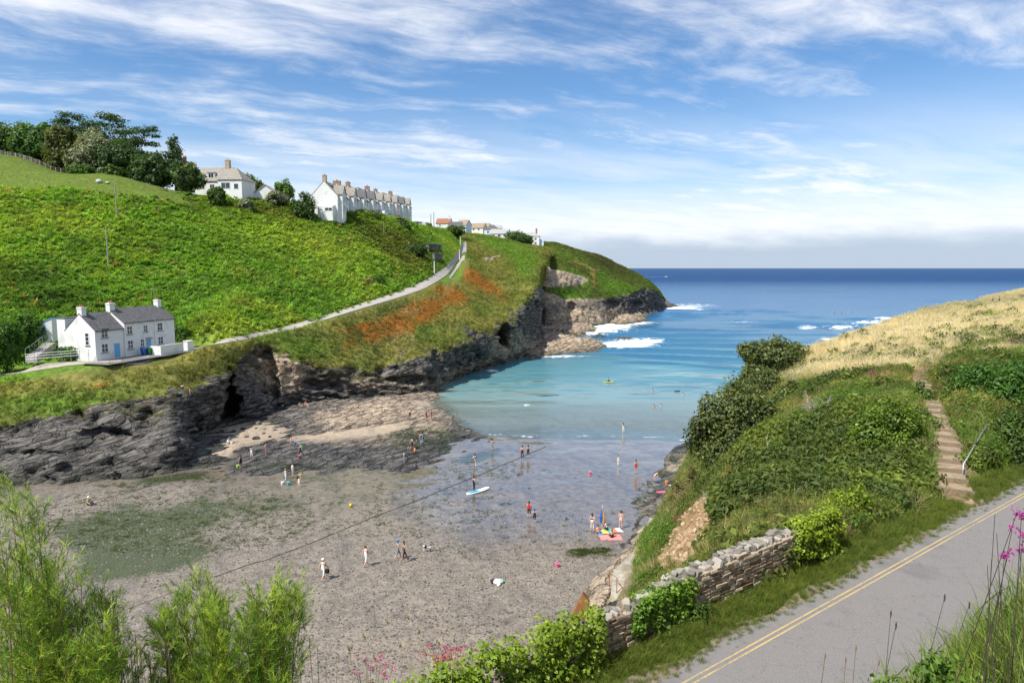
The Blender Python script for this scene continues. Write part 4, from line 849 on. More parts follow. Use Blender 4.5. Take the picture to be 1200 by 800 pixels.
bush('scrub', 'olive scrub on the rise behind the glossy shrub', 1200, 385, 430, 80, 52, 5000, .10, O1, O2, 10, k=5, sink=.4)
bush('leafy_shrub', 'wide yellow-green shrub left of the steps', 1038, 452, 565, 116, 35, 17000, .085, (.05, .10, .012), (.16, .23, .025), 11, k=9, sink=.5)
bush('leafy_shrub', 'darker shrub between the yellow-green shrub and the steps', 1075, 440, 500, 50, 41, 4500, .09, M1, M2, 12, k=5, sink=.4)
bush('leafy_shrub', 'bright yellow-green shrub growing over the far end of the stone wall', 985, 558, 650, 84, 25.5, 12000, .06, Y1, Y2, 13, k=7, sink=.4)
bush('leafy_shrub', 'mid green shrub behind the end of the stone wall', 1040, 550, 620, 70, 29, 6000, .06, M1, (.10, .17, .02), 14, k=6, sink=.4)
bush('scrub', 'brownish scrub on the steep edge above the beach rocks', 806, 540, 598, 40, 50, 4000, .10, (.07, .06, .025), (.17, .15, .06), 15, k=6, sink=.6)
bush('scrub', 'green scrub hanging over the beach path', 784, 618, 690, 40, 43, 4000, .09, M1, (.12, .16, .03), 16, k=6, sink=.6, flowers=(60, (.55, .05, .22), .06))
bush('scrub', 'green bush with yellow flowers beside the pale beach path', 764, 655, 712, 36, 38, 4000, .08, M1, (.10, .17, .02), 17, k=5, sink=.8, flowers=(50, (.75, .55, .02), .07))
bush('scrub', 'low green scrub in the middle of the near slope', 900, 520, 565, 70, 40, 4000, .08, M1, (.12, .17, .03), 18, k=6, sink=.3)
bush('scrub', 'leggy olive scrub below the tall evergreen bush', 880, 560, 610, 60, 34, 3500, .07, O1, O2, 19, k=6, sink=.3)
def deadwood(name, label, px, py, d, r, n, seed, c):
    rs = RS(seed); w = unp(px, py, d); mb = MB(); z = ground(w[0], w[1])
    for i in range(n):
        a = rs.uniform(0, 6.283); l = r*rs.uniform(.4, 1.2); e = Vector((math.cos(a)*l*.7, math.sin(a)*l*.7, l*rs.uniform(.5, 1.1))); m_ = e*.5+Vector((rs.normal(0, .1*r), rs.normal(0, .1*r), .1*r)); mb.tube([(0, 0, -.1), m_, e], [.03, .02, .006], 4)
        for j in range(3): q = m_.lerp(e, rs.uniform(0, .8)); mb.tube([q, q+Vector((rs.normal(0, .2*r), rs.normal(0, .2*r), rs.uniform(.05, .3)*r))], [.012, .004], 3)
    tag(mb.build(name, c, None, loc=(w[0], w[1], z)), label, 'dead shrub')
DEAD = plain('dead_wood', (.3, .27, .23), .9, .2, 10)
deadwood('dead_shrub', 'grey leafless shrub among the green scrub', 955, 500, 43, 1.5, 26, 2, DEAD); deadwood('dead_shrub', 'pale dead stems just below the tall evergreen bush', 905, 530, 40, 1.1, 14, 3, DEAD); deadwood('dead_shrub', 'bleached dead branches on the scree edge', 835, 596, 40, 1.2, 16, 4, DEAD)
# flowering valerian
def valerian(px, py, d, n, r, label, seed, fc=(.50, .06, .24)):
    rs = RS(seed); w = unp(px, py, d); z = ground(w[0], w[1]); z = min(max(z, w[2]-1.2), w[2]-.2); t = thing('valerian', label, 'flowering plant', (w[0], w[1], z), 0, 'pink valerian plants'); mb = MB(); pts = []
    H = w[2]-z
    for i in range(n):
        q = Vector((rs.normal(0, r), rs.normal(0, r*.7), H*rs.uniform(.8, 1.15))); mb.tube([(q.x*.3, q.y*.3, -.1), q], [.008, .005], 3)
        for j in range(16): pts.append(q+Vector((rs.normal(0, .05), rs.normal(0, .05), rs.normal(0, .035))))
    tag(mb.build('stems', M_STEM, t), kind='stuff'); pts = np.array([tuple(p) for p in pts]); link('blossom', leaf_cloud('valerian_heads', pts, rs.normal(size=pts.shape), .028*(d/25)**.5, np.broadcast_to(np.array(fc), pts.shape)*rs.uniform(.6, 1.3, (len(pts), 1)), .8, rs), t)
    P, nr, tn = crown_points(np.array([(0, 0, H*.4, r*1.3, r, H*.4)]), 250, rs); link('foliage', leaf_cloud('valerian_leaves', P, nr, .05, np.broadcast_to(np.array(M2), P.shape)*tn[:, None], .35, rs), t)
M_STEM = plain('green_stem', (.10, .14, .04), .8)
valerian(1035, 437, 46, 14, .8, 'pink valerian clump left of the top of the steps', 1); valerian(957, 570, 31, 9, .35, 'pink valerian above the bright yellow-green shrub', 2); valerian(940, 580, 30, 9, .3, 'pink valerian left of the bright yellow-green shrub', 3); valerian(897, 628, 25, 6, .2, 'pink valerian behind the coping of the stone wall', 4)
valerian(800, 610, 43, 6, .5, 'pink valerian on the scrub above the scree', 5); valerian(525, 768, 15.2, 26, .28, 'crimson valerian in bloom on the ivy-covered wall', 6, (.5, .02, .12)); valerian(432, 784, 14.2, 12, .25, 'magenta valerian at the bottom edge beside the ivy', 7)
# trees on the far hill: (x, top y, base y, width px, d)
def tree(label, px, py0, py1, w, d, n, size, cA, cB, seed, lobes=8, bare=.25, group='trees on the hilltop', name='broadleaf_tree', **kw):
    top, bot = unp(px, py0, d), unp(px, py1, d); z = ground(bot[0], bot[1], bot[2]); z = min(z, bot[2]+1); h = top[2]-z; ww = w*d/800; rs = RS(seed)
    L = lobes_in(rs, ww, h*(1-bare), ww*.8, lobes, h*bare); return plant(name, label, 'tree', (bot[0], d, z), L, int(n*1.4), size*1.15, cA, cB, seed, trunk=(h*.6, max(.18, ww*.03)), group=group, **kw)
def layered(label, px, py0, py1, w, d, n, seed, lean=.0, name='pine_tree', levels=7, top_w=.6):
    """wind-shaped cypress or pine: bare limbs carrying flat dark plates"""
    top, bot = unp(px, py0, d), unp(px, py1, d); z = min(ground(bot[0], bot[1], bot[2]), bot[2]+1); h = top[2]-z; ww = w*d/800; rs = RS(seed); L = []
    for i in range(levels):
        f = i/(levels-1); zz = h*(.34+.62*f); q = ww*.5*(1-f*(1-top_w))
        for k in range(3): a = rs.uniform(0, 6.283); r = q*rs.uniform(.2, .8); L.append((math.cos(a)*r+lean*f*ww, math.sin(a)*r, zz+rs.normal(0, h*.02), q*rs.uniform(.5, .75), q*rs.uniform(.4, .65), h*rs.uniform(.045, .08)))
    return plant(name, label, 'tree', (bot[0], d, z), L, n, .36, (.018, .042, .014), (.055, .09, .026), seed, trunk=(h*.9, max(.2, h*.022)), group='trees on the hilltop', sub=10, subr=.55)
TK = 1.45
tree('dark green tree at the far left end of the hilltop wood', 8, 136, 200, 62, 222, 7000, .42, D1, D2, 31, bare=.12)
tree('round mid green tree second from the left in the hilltop wood', 45, 138, 204, 66, 215, 9000, .42, (.03, .075, .016), (.07, .13, .03), 32, bare=.1)
tree('brownish green tree in the middle of the hilltop wood', 80, 144, 206, 60, 211, 8000, .42, O1, (.10, .12, .04), 33, bare=.1)
tree('silver-leaved tree in front of the dark pines', 112, 146, 208, 52, 207, 8000, .4, G1, G2, 34, bare=.12)
tree('low silver-leaved bush at the edge of the hilltop wood', 92, 172, 205, 40, 204, 3500, .36, G1, G2, 35, bare=.05)
layered('dark pine with flat crown behind the silver-leaved tree', 85, 134, 200, 56, 226, 5000, 36)
layered('tall dark pine with spreading flat branches', 122, 137, 205, 84, 224, 9000, 37, .1)
layered('wind-bent pine leaning out to the right of the wood', 158, 150, 210, 70, 218, 7000, 38, .2)
layered('pointed cypress at the right edge of the hilltop wood', 206, 160, 218, 40, 212, 4000, 39, 0., 'cypress_tree', 8, .3)
tree('broad dark evergreen tree right of the silver-leaved tree', 142, 162, 214, 70, 208, 10000, .4, D1, (.04, .07, .02), 40, bare=.08)
tree('dark spreading evergreen beside the white bungalow', 184, 174, 224, 72, 206, 11000, .4, D1, (.045, .075, .022), 41, bare=.05)
tree('shrubby evergreen in front of the bungalow gable', 222, 188, 228, 42, 190, 5500, .36, (.03, .06, .016), (.07, .10, .03), 42, bare=.05)
bush('garden_shrub', 'low green bush below the silver-leaved bush', 95, 191, 210, 40, 202, 2000, .34, M1, M2, 43, group='shrubs along the hilltop'); bush('garden_shrub', 'wide dark bush behind the white bales', 132, 193, 213, 44, 203, 2500, .34, D1, M2, 44, group='shrubs along the hilltop')
bush('garden_shrub', 'rounded grey-green bush alone on the mown field edge', 192, 219, 237, 22, 182, 1500, .3, O1, (.12, .14, .07), 45, group='shrubs along the hilltop')
bush('hedge', 'long hedge climbing along the field fence into the wood', 50, 180, 207, 120, 216, 6000, .36, M1, M2, 46, dpt=6, cat='hedge')
for i, (px, a, b, w, d, l) in enumerate([(255, 216, 226, 24, 184, 'leafy garden bush under the bungalow windows'), (292, 199, 222, 26, 205, 'green tree right of the bungalow roof'), (300, 203, 222, 24, 208, 'darker tree behind the garage gable'), (334, 207, 228, 28, 206, 'round green tree left of the terrace gable'), (355, 222, 242, 34, 196, 'dark bush at the foot of the terrace gable'), (325, 222, 238, 34, 198, 'grey-green garden shrub beside the garage gable'), (288, 232, 242, 22, 186, 'silver bush below the bungalow'), (215, 222, 240, 30, 185, 'bushy green growth left of the bungalow garden'), (472, 254, 272, 24, 232, 'dark round bush on the slope below the terrace'), (486, 282, 300, 36, 215, 'low dark scrub where the slope meets the road'), (420, 243, 256, 60, 222, 'dark scrub along the terrace frontage'), (440, 320, 338, 30, 176, 'bright green scrub above the bend of the road'), (447, 300, 318, 18, 192, 'purplish scrub clump on the bracken edge'), (500, 260, 268, 16, 300, 'little bush beside the white van'), (604, 268, 284, 34, 350, 'dark tree left of the lone white house'), (616, 275, 286, 22, 352, 'small dark tree against the lone white house'), (533, 262, 276, 26, 305, 'dark scrub above the top bend of the road')]):
    (bush)('garden_shrub' if 'tree' not in l else 'small_tree', l, px, a, b, w, d, 2600, .34 if d > 170 else .28, (D1, M1, O1, M1, D1, G1, G1, M1, D1, D1, O1, M1, O1, M1, D1, D1, M1)[i], (M2, M2, D2, M2, D2, G2, G2, M2, D2, D2, O2, (.09, .17, .02), (.10, .09, .06), M2, D2, D2, D2)[i], 60+i, group='shrubs round the hilltop houses', sink=.5, cat='tree' if 'tree' in l else 'bush')
bush('pampas_grass', 'tan dried tussock on the bracken slope above the road', 432, 323, 336, 13, 172, 500, .25, (.25, .19, .10), (.4, .33, .2), 90, k=2)
for i, (px, a, b, w, d, l) in enumerate([(8, 362, 432, 52, 95, 'tall green hedge at the left picture edge beside the cottage steps'), (35, 360, 405, 40, 103, 'rounded hedge bush behind the steps to the outhouse'), (-30, 380, 440, 50, 92, 'hedge bush cut by the left picture edge'), (215, 380, 406, 30, 118, 'leafy scrub against the right gable of the cottage'), (82, 402, 417, 44, 97.2, 'clipped green bank left of the cottage front')]):
    bush('hedge_bush', l, px, a, b, w, d, 5000, .16, (.03, .085, .012), (.085, .17, .02), 95+i, sink=.6, cat='hedge')
# ------------------------------------------------------------------ near road, wall, steps
def asphalt():
    m, N = material('asphalt'); p = N.new('ShaderNodeNewGeometry').outputs['Position']; n1 = N.noise(p, 40, 4, .7); n2 = N.noise(N.vmath('MULTIPLY', N.new('ShaderNodeVectorRotate', {'Vector': p, 'Angle': R(-35.4)}, rotation_type='Z_AXIS').outputs[0], (.15, 1, 1)), .9, 5); n3 = N.noise(p, .5, 5)
    c = N.mix(N.ramp(n1, .3, .7), (.145, .135, .129), (.25, .235, .226)); c = N.mix(N.math('MULTIPLY', N.ramp(n2, .45, .65), .5), c, (.20, .19, .185)); c = N.mix(N.math('MULTIPLY', N.ramp(n3, .55, .7), .45), c, (.11, .105, .105))
    cr = N.new('ShaderNodeTexVoronoi', {'Vector': N.vmath('ADD', p, N.vmath('SCALE', N.new('ShaderNodeTexNoise', {'Vector': p, 'Scale': 3.}).outputs[1])), 'Scale': .9}, feature='DISTANCE_TO_EDGE').outputs[0]
    c = N.mix(N.math('MULTIPLY', N.ramp(cr, .012, .004), .35), c, (.05, .048, .045))
    finish(N, principled(N, c, .85, n1, .5, .01, .3)); return m
ASPH = asphalt()
def paint(name, c, wear=.75):
    m, N = material(name); p = N.new('ShaderNodeNewGeometry').outputs['Position']; n = N.noise(p, 18, 6, .7)
    finish(N, principled(N, N.mix(N.math('MULTIPLY', N.ramp(N.math('ADD', N.math('MULTIPLY', n, .6), N.math('MULTIPLY', N.noise(p, 1.1, 4), .4)), .44, .62), .9), c, (.2, .19, .175)), .8)); return m
def ribbon(pts, z):
    """strip between two polylines of (x, y)"""
    v = []; f = []
    for i, (a, b) in enumerate(pts): v += [(a[0], a[1], z), (b[0], b[1], z)]
    for i in range(len(pts)-1): f.append((2*i, 2*i+2, 2*i+3, 2*i+1))
    return v, f
ss = np.arange(-60, 150, .35)
edge = lambda s, k: 10.45+.08*math.sin(s*.9+k)+float(fbm(np.array([s, k, 0.]), .8, 3, seed=201))*.12
road = tag(link('road', mesh_from('road', *ribbon([(xyp(s, 5.0), xyp(s, edge(s, 0))) for s in ss], ROAD_Z+.03), [ASPH])), kind='structure')
YEL = paint('yellow_line_paint', (.48, .36, .15))
for p0 in (9.80, 9.96): link('road_marking', mesh_from('road_marking', *ribbon([(xyp(s, p0-.028), xyp(s, p0+.028)) for s in ss], ROAD_Z+.034), [YEL]), road)
v, f = ribbon([(xyp(s, 10.36), xyp(s, 10.75+.15*math.sin(s*1.7))) for s in ss], 0); v = [(a, b, float(near_z(np.array([a]), np.array([b]))[0])+.012) for a, b, _ in v]
tag(link('road_shoulder', mesh_from('road_shoulder', v, f, [plain('gravelly_shoulder', (.20, .165, .125), .95, .3, 9, .6)])), kind='structure')
# far road climbing the valley side, on its bench
FARROAD = plain('far_road_tarmac', (.36, .33, .30), .9, .12, 1.5, .2)
def bench_strip(name, ua, ub, va, vb, mat, lift, n=400, taper=None):
    u = np.linspace(ua, ub, n); ti = np.interp(u, tuA, np.arange(len(tuA))); i0 = np.clip(np.floor(ti).astype(int), 0, len(tuA)-2); ft = (ti-i0)[:, None]
    def row(vv):
        vi = np.interp(vv, tvA, np.arange(len(tvA))); j0 = np.clip(np.floor(vi).astype(int), 0, len(tvA)-2); fj = (vi-j0)[:, None]
        g = lambda j: GA[i0, j]*(1-ft)+GA[i0+1, j]*ft
        return g(j0)*(1-fj)+g(j0+1)*fj
    k = 7; rows = np.stack([row((va if np.isscalar(va) else va(u))*(1-t)+(vb if np.isscalar(vb) else vb(u))*t+0*u) for t in np.linspace(0, 1, k)], 1); rows[..., 2] += lift
    return tag(link(name, mesh_from(name, rows.reshape(-1, 3), grid_faces(n, k), [mat], True)), kind='structure')
st_px = [s[3][0] for s in A]
u_at = lambda px: float(np.interp(px, st_px[:19], np.arange(19)))
bench_strip('hill_road', u_at(212), u_at(547), lambda u: 3.05+.74*sm(u_at(385), u_at(330), u), 3.95, FARROAD, .12)
bench_strip('track', u_at(-150), u_at(214), lambda u: 3.10+.55*sm(u_at(150), u_at(212), u), lambda u: 3.26+.69*sm(u_at(150), u_at(212), u), plain('track_concrete', (.33, .30, .25), .9, .2, 1.5), .08)
bench_strip('side_track', u_at(526), u_at(545), 2.80, 2.90, FARROAD, .15, 120)
# stone wall
def stone_mat(name, a, b, lich=True):
    m, N = material(name); p = N.new('ShaderNodeNewGeometry').outputs['Position']; r = N.new('ShaderNodeObjectInfo').outputs['Random']; n = N.noise(p, 9, 6, .65); n2 = N.noise(p, 2.5, 5)
    c = N.mix(N.ramp(N.math('ADD', N.math('MULTIPLY', r, .55), N.math('MULTIPLY', n, .45)), .2, .8), a, b)
    if lich: c = N.mix(N.math('MULTIPLY', N.ramp(n2, .60, .68), .8), c, (.42, .40, .35)); c = N.mix(N.math('MULTIPLY', N.ramp(N.noise(p, 3.7, 5), .64, .70), .8), c, (.46, .27, .04))
    finish(N, principled(N, c, .9, n, .8, .02, .2)); return m
STONE = stone_mat('wall_stone', (.15, .10, .065), (.40, .325, .24)); COPE = stone_mat('coping_stone', (.15, .135, .115), (.36, .33, .28)); MORT = plain('wall_core', (.16, .13, .10), .95, .3, 5, .6)
wall = thing('stone_wall', 'old dry stone wall with upright coping stones along the road verge', 'wall', tuple(xyp(15, 11.80))+(ROAD_Z,))
WI = Matrix.Translation((-xyp(15, 11.80)[0], -xyp(15, 11.80)[1], -ROAD_Z))
WROT = math.atan2(E2[1], E2[0])
wall_h = lambda s: float(np.interp(s, [8, 11, 13, 16, 20.5], [.85, 1.0, 1.3, 1.45, 1.3]))+.06*math.sin(s*.7+1)+.04*math.sin(s*2.3)
def wl(s, p, z): q = xyp(s, p)-xyp(15, 11.80); return Vector((q[0], q[1], z))
core = MB()
seg = np.arange(-22, 20.9, .5)
for a, b in zip(seg[:-1], seg[1:]):
    h = wall_h((a+b)/2)-.14; core.add([wl(a, 11.65, -.3), wl(b, 11.65, -.3), wl(b, 12.05, -1.2), wl(a, 12.05, -1.2), wl(a, 11.69, h), wl(b, 11.69, h), wl(b, 12.02, h), wl(a, 12.02, h)], [(0, 1, 5, 4), (4, 5, 6, 7), (2, 3, 7, 6)])
core.build('wall_core', MORT, wall)
def block(seed):
    rs = RS(seed); bm = bmesh.new(); bmesh.ops.create_cube(bm, size=1)
    for v in bm.verts: v.co += Vector((rs.uniform(-.07, .07), rs.uniform(-.10, .10), rs.uniform(-.10, .10)))
    bmesh.ops.bevel(bm, geom=bm.edges[:], offset=.07, segments=1, affect='EDGES'); me = bpy.data.meshes.new('stone'); bm.to_mesh(me); bm.free(); return me
SB = [block(300+i) for i in range(7)]; CB = [block(320+i) for i in range(7)]
for m_ in SB: m_.materials.append(STONE)
for m_ in CB: m_.materials.append(COPE)
rs = RS(5); spare = MB(); cnt = 0; z = .0
while z < 1.55:
    ch = rs.uniform(.075, .13); s = 10.4+rs.uniform(-.2, .2)
    while s < 20.6:
        L = rs.uniform(.2, .58)*(1 if z > .15 else 1.2)
        if z+ch < wall_h(s)+.01:
            c = wl(s+L/2, 11.65+rs.uniform(-.025, .02), z+ch/2+.05); sc = (L*.97, .22, ch*.92)
            if cnt < 296 and s > 11.0:
                o = link('stone', SB[rs.randint(7)], wall, c, (rs.normal(0, .03), rs.normal(0, .025), WROT+rs.normal(0, .03))); o.scale = sc; cnt += 1
            else:
                me = SB[rs.randint(7)]; Rm = Matrix.Translation(c) @ Matrix.Rotation(WROT, 4, 'Z') @ Matrix.Diagonal((*sc, 1)); spare.add([Rm @ v.co for v in me.vertices], [tuple(p.vertices) for p in me.polygons])
        s += L
    z += ch
o = spare.build('stones', STONE, wall); tag(o, kind='stuff')
rs = RS(6)
for prow in (11.74, 11.93):
  s = 10.6
  while s < 20.6:
    w_ = rs.uniform(.07, .24); h = rs.uniform(.12, .30)
    o = link('coping_stone', CB[rs.randint(7)], wall, wl(s+w_/2, prow+rs.uniform(-.05, .05), wall_h(s)+h/2-.10), (rs.normal(0, .14), rs.normal(0, .28), WROT+rs.normal(0, .35))); o.scale = (w_*1.05, rs.uniform(.16, .30), h); s += w_*(.95 if rs.uniform() < .93 else 1.5)
# ivy
def ivy(name, label, fn, n, size, cA, cB, seed):
    rs = RS(seed); P, nr = fn(rs, n); g = rs.random(n); cl = fbm(P, 1.6, 3, seed=seed)*.5+.5
    cols = mixc(np.broadcast_to(np.asarray(cA, float), P.shape), cB, np.clip(g*.6+cl*.55, 0, 1))*rs.uniform(.75, 1.25, (n, 1)); c0 = P.mean(0); c0[2] = P[:, 2].min()
    t = thing(name, label, 'ivy', tuple(c0)); link('foliage', leaf_cloud(name+'_leaves', P-c0, nr, size, cols, .8, rs), t)
    mb = MB()
    for i in range(14): q = P[rs.randint(n)]-c0; mb.tube([(q[0]*.8, q[1]*.8, -.05), (q[0]*.95, q[1]*.95, q[2]*.5), tuple(q)], [.02, .015, .006], 4)
    tag(mb.build('stems', BARK, t), kind='stuff'); return t
def ivy_body(sa, sb, zlo, zhi, dp=.3, top=None, pc=11.6):
    def fn(rs, n):
        k = max(26, int((sb-sa)*26)); cs = rs.uniform(sa, sb, k); cz = rs.uniform(zlo, zhi, k); r = rs.uniform(.14, .36, k); j = rs.randint(0, k, n); q = rs.normal(size=(n, 3)); q /= np.linalg.norm(q, axis=1, keepdims=True)
        s = cs[j]+q[:, 0]*r[j]; p = pc-np.abs(q[:, 1])*r[j]*dp*2+rs.choice([0, .35], n, p=[.75, .25]); z = cz[j]+q[:, 2]*r[j]*.9
        xy = E2[None]*s[:, None]+N2[None]*p[:, None]; nr = np.stack([q[:, 0]*E2[0]-np.abs(q[:, 1])*N2[0], q[:, 0]*E2[1]-np.abs(q[:, 1])*N2[1], q[:, 2]+.3], 1)
        return np.concatenate([xy, (ROAD_Z+np.maximum(z, -.1))[:, None]], 1), nr
    return fn
ivy('ivy', 'bright ivy patch hanging down the middle of the stone wall', ivy_body(12.7, 14.9, .45, 1.35), 5200, .055, (.045, .12, .012), (.17, .29, .03), 11)
ivy('ivy', 'glossy yellow-green ivy covering the far end of the stone wall', ivy_body(20.2, 22.6, .3, 1.75, .6), 6500, .055, (.075, .15, .012), (.29, .37, .03), 12)
ivy('ivy', 'thick glossy ivy smothering the wall along the bottom edge', ivy_body(6.2, 11.3, .2, 1.65, .7), 13000, .05, (.055, .13, .012), (.28, .37, .03), 13)
ivy('ivy', 'trailing dark ivy at the foot of the patch on the wall', ivy_body(14.7, 15.7, -.05, .5, .5, pc=11.45), 1500, .05, (.03, .07, .012), (.08, .14, .02), 14)
# steps
EARTH = plain('trodden_earth', (.30, .225, .15), .95, .35, 5, .8, dirt=(.13, .12, .05)); TIMB = plain('weathered_timber', (.22, .17, .12), .9, .25, 9, .5)
steps = thing('steps', 'flight of earth steps with timber risers climbing from the road', 'steps', tuple(STAIR[0]))
fl_ = [np.zeros(1)]; segL = np.r_[0, np.cumsum(np.linalg.norm(np.diff(STAIR[:, :2], axis=0), axis=1))]
def along(t): return np.array([np.interp(t, segL, STAIR[:, k]) for k in range(3)])
NST = 19; Ltot = segL[4]; rs = RS(8)
for i in range(NST):
    t0, t1 = Ltot*i/NST, Ltot*(i+1)/NST; a, b = along(t0), along(t1+.05); dirn = Vector((*(b-a)[:2], 0)).normalized(); sd = Vector((-dirn.y, dirn.x, 0)); w_ = .60*(1 if i < 14 else .85)+rs.uniform(-.13, .13); zt = along(t1)[2]+.05
    o0 = Vector((*a[:2], 0))-Vector((*STAIR[0][:2], 0)); o1 = Vector((*b[:2], 0))-Vector((*STAIR[0][:2], 0)); z0 = zt-STAIR[0][2]
    skew = rs.uniform(-.09, .09)
    mb = MB(); mb.prism([o0+sd*w_+dirn*skew+Vector((0, 0, z0-.32)), o0-sd*w_-dirn*skew+Vector((0, 0, z0-.32)), o1-sd*w_+Vector((0, 0, z0-.32)), o1+sd*w_+Vector((0, 0, z0-.32))], (0, 0, .32))
    st = mb.build('step', EARTH, steps); bevel_mesh(st.data, .03)
    mb = MB(); mb.prism([o0+sd*(w_+.06)+dirn*(skew-.06)+Vector((0, 0, z0-.22)), o0-sd*(w_+.06)-dirn*(skew+.06)+Vector((0, 0, z0-.22)), o0-sd*(w_+.06)-dirn*(skew-.0)+Vector((0, 0, z0-.22)), o0+sd*(w_+.06)+dirn*(skew-.0)+Vector((0, 0, z0-.22))], (0, 0, .235)); mb.build('riser', TIMB, st)
STEEL = plain('galvanised_steel', (.42, .43, .44), .45, .15, 12, .1, .5, .6)
def handrail(label, pts, posts):
    b = Vector(tuple(unp(*pts[0]))); z0 = ground(b.x, b.y); t = thing('handrail', label, 'handrail', (b.x, b.y, z0)); o = Vector((b.x, b.y, z0)); P3 = [Vector(tuple(unp(*q)))-o for q in pts]
    MB().tube(P3, .028, 7).build('rail', STEEL, t, True); P4 = [p-Vector((0, 0, .45)) for p in P3]; MB().tube(P4, .022, 6).build('lower_rail', STEEL, t, True)
    for i in posts: p = P3[i]; MB().tube([(p.x, p.y, ground(p.x+o.x, p.y+o.y)-o.z-.2), p], .028, 7).build('post', STEEL, t, True)
handrail('lower galvanised handrail right of the steps', [(1129, 544, 30.6), (1143, 520, 32.5), (1157, 497, 34.6)], (0, 1, 2))
handrail('short galvanised rail turning back at the top of the lower handrail', [(1159, 512, 34.8), (1150, 484, 36.6)], (0, 1))
handrail('upper galvanised handrail along the glossy shrub', [(1096, 440, 45), (1108, 456, 42.5), (1131, 481, 38.5)], (0, 1, 2))
# beach path below the slope
PATHC = plain('pale_concrete', (.36, .32, .26), .9, .3, 2.2, .8, dirt=(.18, .16, .08))
pp = [unp(713, 716, 43.5), unp(728, 694, 45), unp(731, 668, 47), unp(746, 648, 50), unp(758, 628, 54), unp(766, 604, 59)]; pp = np.array(pp); tt = np.linspace(0, len(pp)-1, 40); cc = crom(pp, tt)
for q in cc: q[2] = max(ground(q[0], q[1]), q[2]-.3)+.10
rows = []; wd = np.interp(tt, [0, 1, 2, 3, 5], [.5, .7, .8, .5, .35])
for i, q in enumerate(cc):
    d_ = cc[min(i+1, 39)]-cc[max(i-1, 0)]; n_ = np.array([-d_[1], d_[0]])/np.hypot(d_[0], d_[1]); 
    for k in (-1, -.98, .98, 1): rows.append((q[0]+n_[0]*wd[i]*k, q[1]+n_[1]*wd[i]*k, q[2]-(.9 if abs(k) == 1 else 0)))
tag(link('beach_path', mesh_from('beach_path', rows, grid_faces(40, 4), [PATHC])), kind='structure')
rockfield('ledge_rocks', [(672, 716, 2), (683, 690, 2), (700, 668, 2), (728, 640, 2), (752, 612, 1.5), (770, 610, 2), (760, 640, 3), (735, 672, 3), (725, 715, 3), (690, 735, 3)], lambda x, y, s: beach_z(x, y)+np.clip(-.1+s*.75, -1, 1.15)+slab(x, y, s, th=.5, seed=55, azim=R(70))*.45, .22, 1.5, lambda px, py, v: .8+0*px, -1., lambda px, py, v: np.clip(blob(px, py, 735, 640, 30, 10)*.8, 0, 1))
# rusty gate board and short rails by the foot of the slope
w = unp(676, 716, 42); RUSTM = plain('rusty_sheet', (.26, .12, .05), .9, .3, 6, .5)
MB().prism([(-.8, 0, -.4), (.5, -.2, -.4), (.75, -.2, 1.7), (.35, -.15, 2.3), (-.2, 0, 1.2)], (.1, .35, 0)).build('rusty_sheet', RUSTM, None, loc=(w[0], w[1], beach_z(w[0], w[1])))
tag(bpy.data.objects['rusty_sheet'], 'rust-brown board leaning at the foot of the beach path', 'board')
t = thing('path_rail', 'thin rusty railing beside the pale beach path', 'railing', tuple(unp(714, 690, 45.5)))
for dx in (0, .35): MB().tube([(dx, -dx*3, -.6), (dx, -dx*3, 1.35)], .03, 5).build('post', RUSTM, t)
MB().tube([(0, 0, 1.3), (.35, -1.05, 1.3), (.9, -2.2, .5)], .025, 5).build('rail', RUSTM, t)
# low masonry running down to the beach
rs = RS(9); t = thing('stone_wall', 'short ruined stone wall stepping down beside the beach path', 'wall', tuple(unp(700, 722, 38))); o = unp(700, 722, 38)
for i in range(34):
    f = i/33; q = unp(712-24*f, 690+46*f, 43-7*f)-o
    for k in range(2): b = link('stone', SB[rs.randint(7)], t, (q[0]+rs.normal(0, .05), q[1], q[2]-.18*k), (rs.normal(0, .1), rs.normal(0, .1), rs.uniform(0, 3))); b.scale = (rs.uniform(.25, .5), .35, rs.uniform(.14, .24))
# ------------------------------------------------------------------ houses
WHITE = plain('white_render', (.72, .72, .70), .85, .07, 2.2, .35, dirt=(.52, .52, .48)); PALEB = plain('pale_blue_render', (.58, .66, .74), .85, .06, 3, .25); CREAM = plain('cream_render', (.72, .68, .58), .85, .06, 3, .25)
def roof_mat(name, a, b):
    m, N = material(name); g = N.new('ShaderNodeTexCoord').outputs['Object']; n = N.noise(g, 2.2, 6, .65); n2 = N.noise(N.vmath('MULTIPLY', g, (1, 6, 6)), 1.5, 4)
    c = N.mix(N.ramp(N.math('ADD', N.math('MULTIPLY', n, .6), N.math('MULTIPLY', n2, .4)), .35, .65), a, b)
    finish(N, principled(N, c, .8, n2, .6, .04, .3)); return m
SLATE = roof_mat('slate_roof', (.075, .075, .08), (.15, .145, .145)); SLATEL = roof_mat('lichened_slate_roof', (.17, .155, .13), (.34, .31, .27)); RTILE = roof_mat('red_tile_roof', (.22, .085, .05), (.36, .16, .09)); OTILE = roof_mat('ochre_tile_roof', (.22, .165, .12), (.36, .27, .19)); GREYR = roof_mat('grey_roof', (.26, .26, .26), (.40, .40, .39))
BRICK = plain('orange_brick', (.33, .18, .105), .9, .2, 6); CHST = plain('chimney_stone', (.38, .30, .22), .9, .2, 6); POT = plain('chimney_pot', (.40, .16, .09), .8)
BLUE = plain('blue_door_paint', (.13, .38, .66), .5, .08); FRAME = plain('white_window_frame', (.80, .80, .80), .5, .04); SILL = plain('slate_sill', (.13, .13, .14), .7)
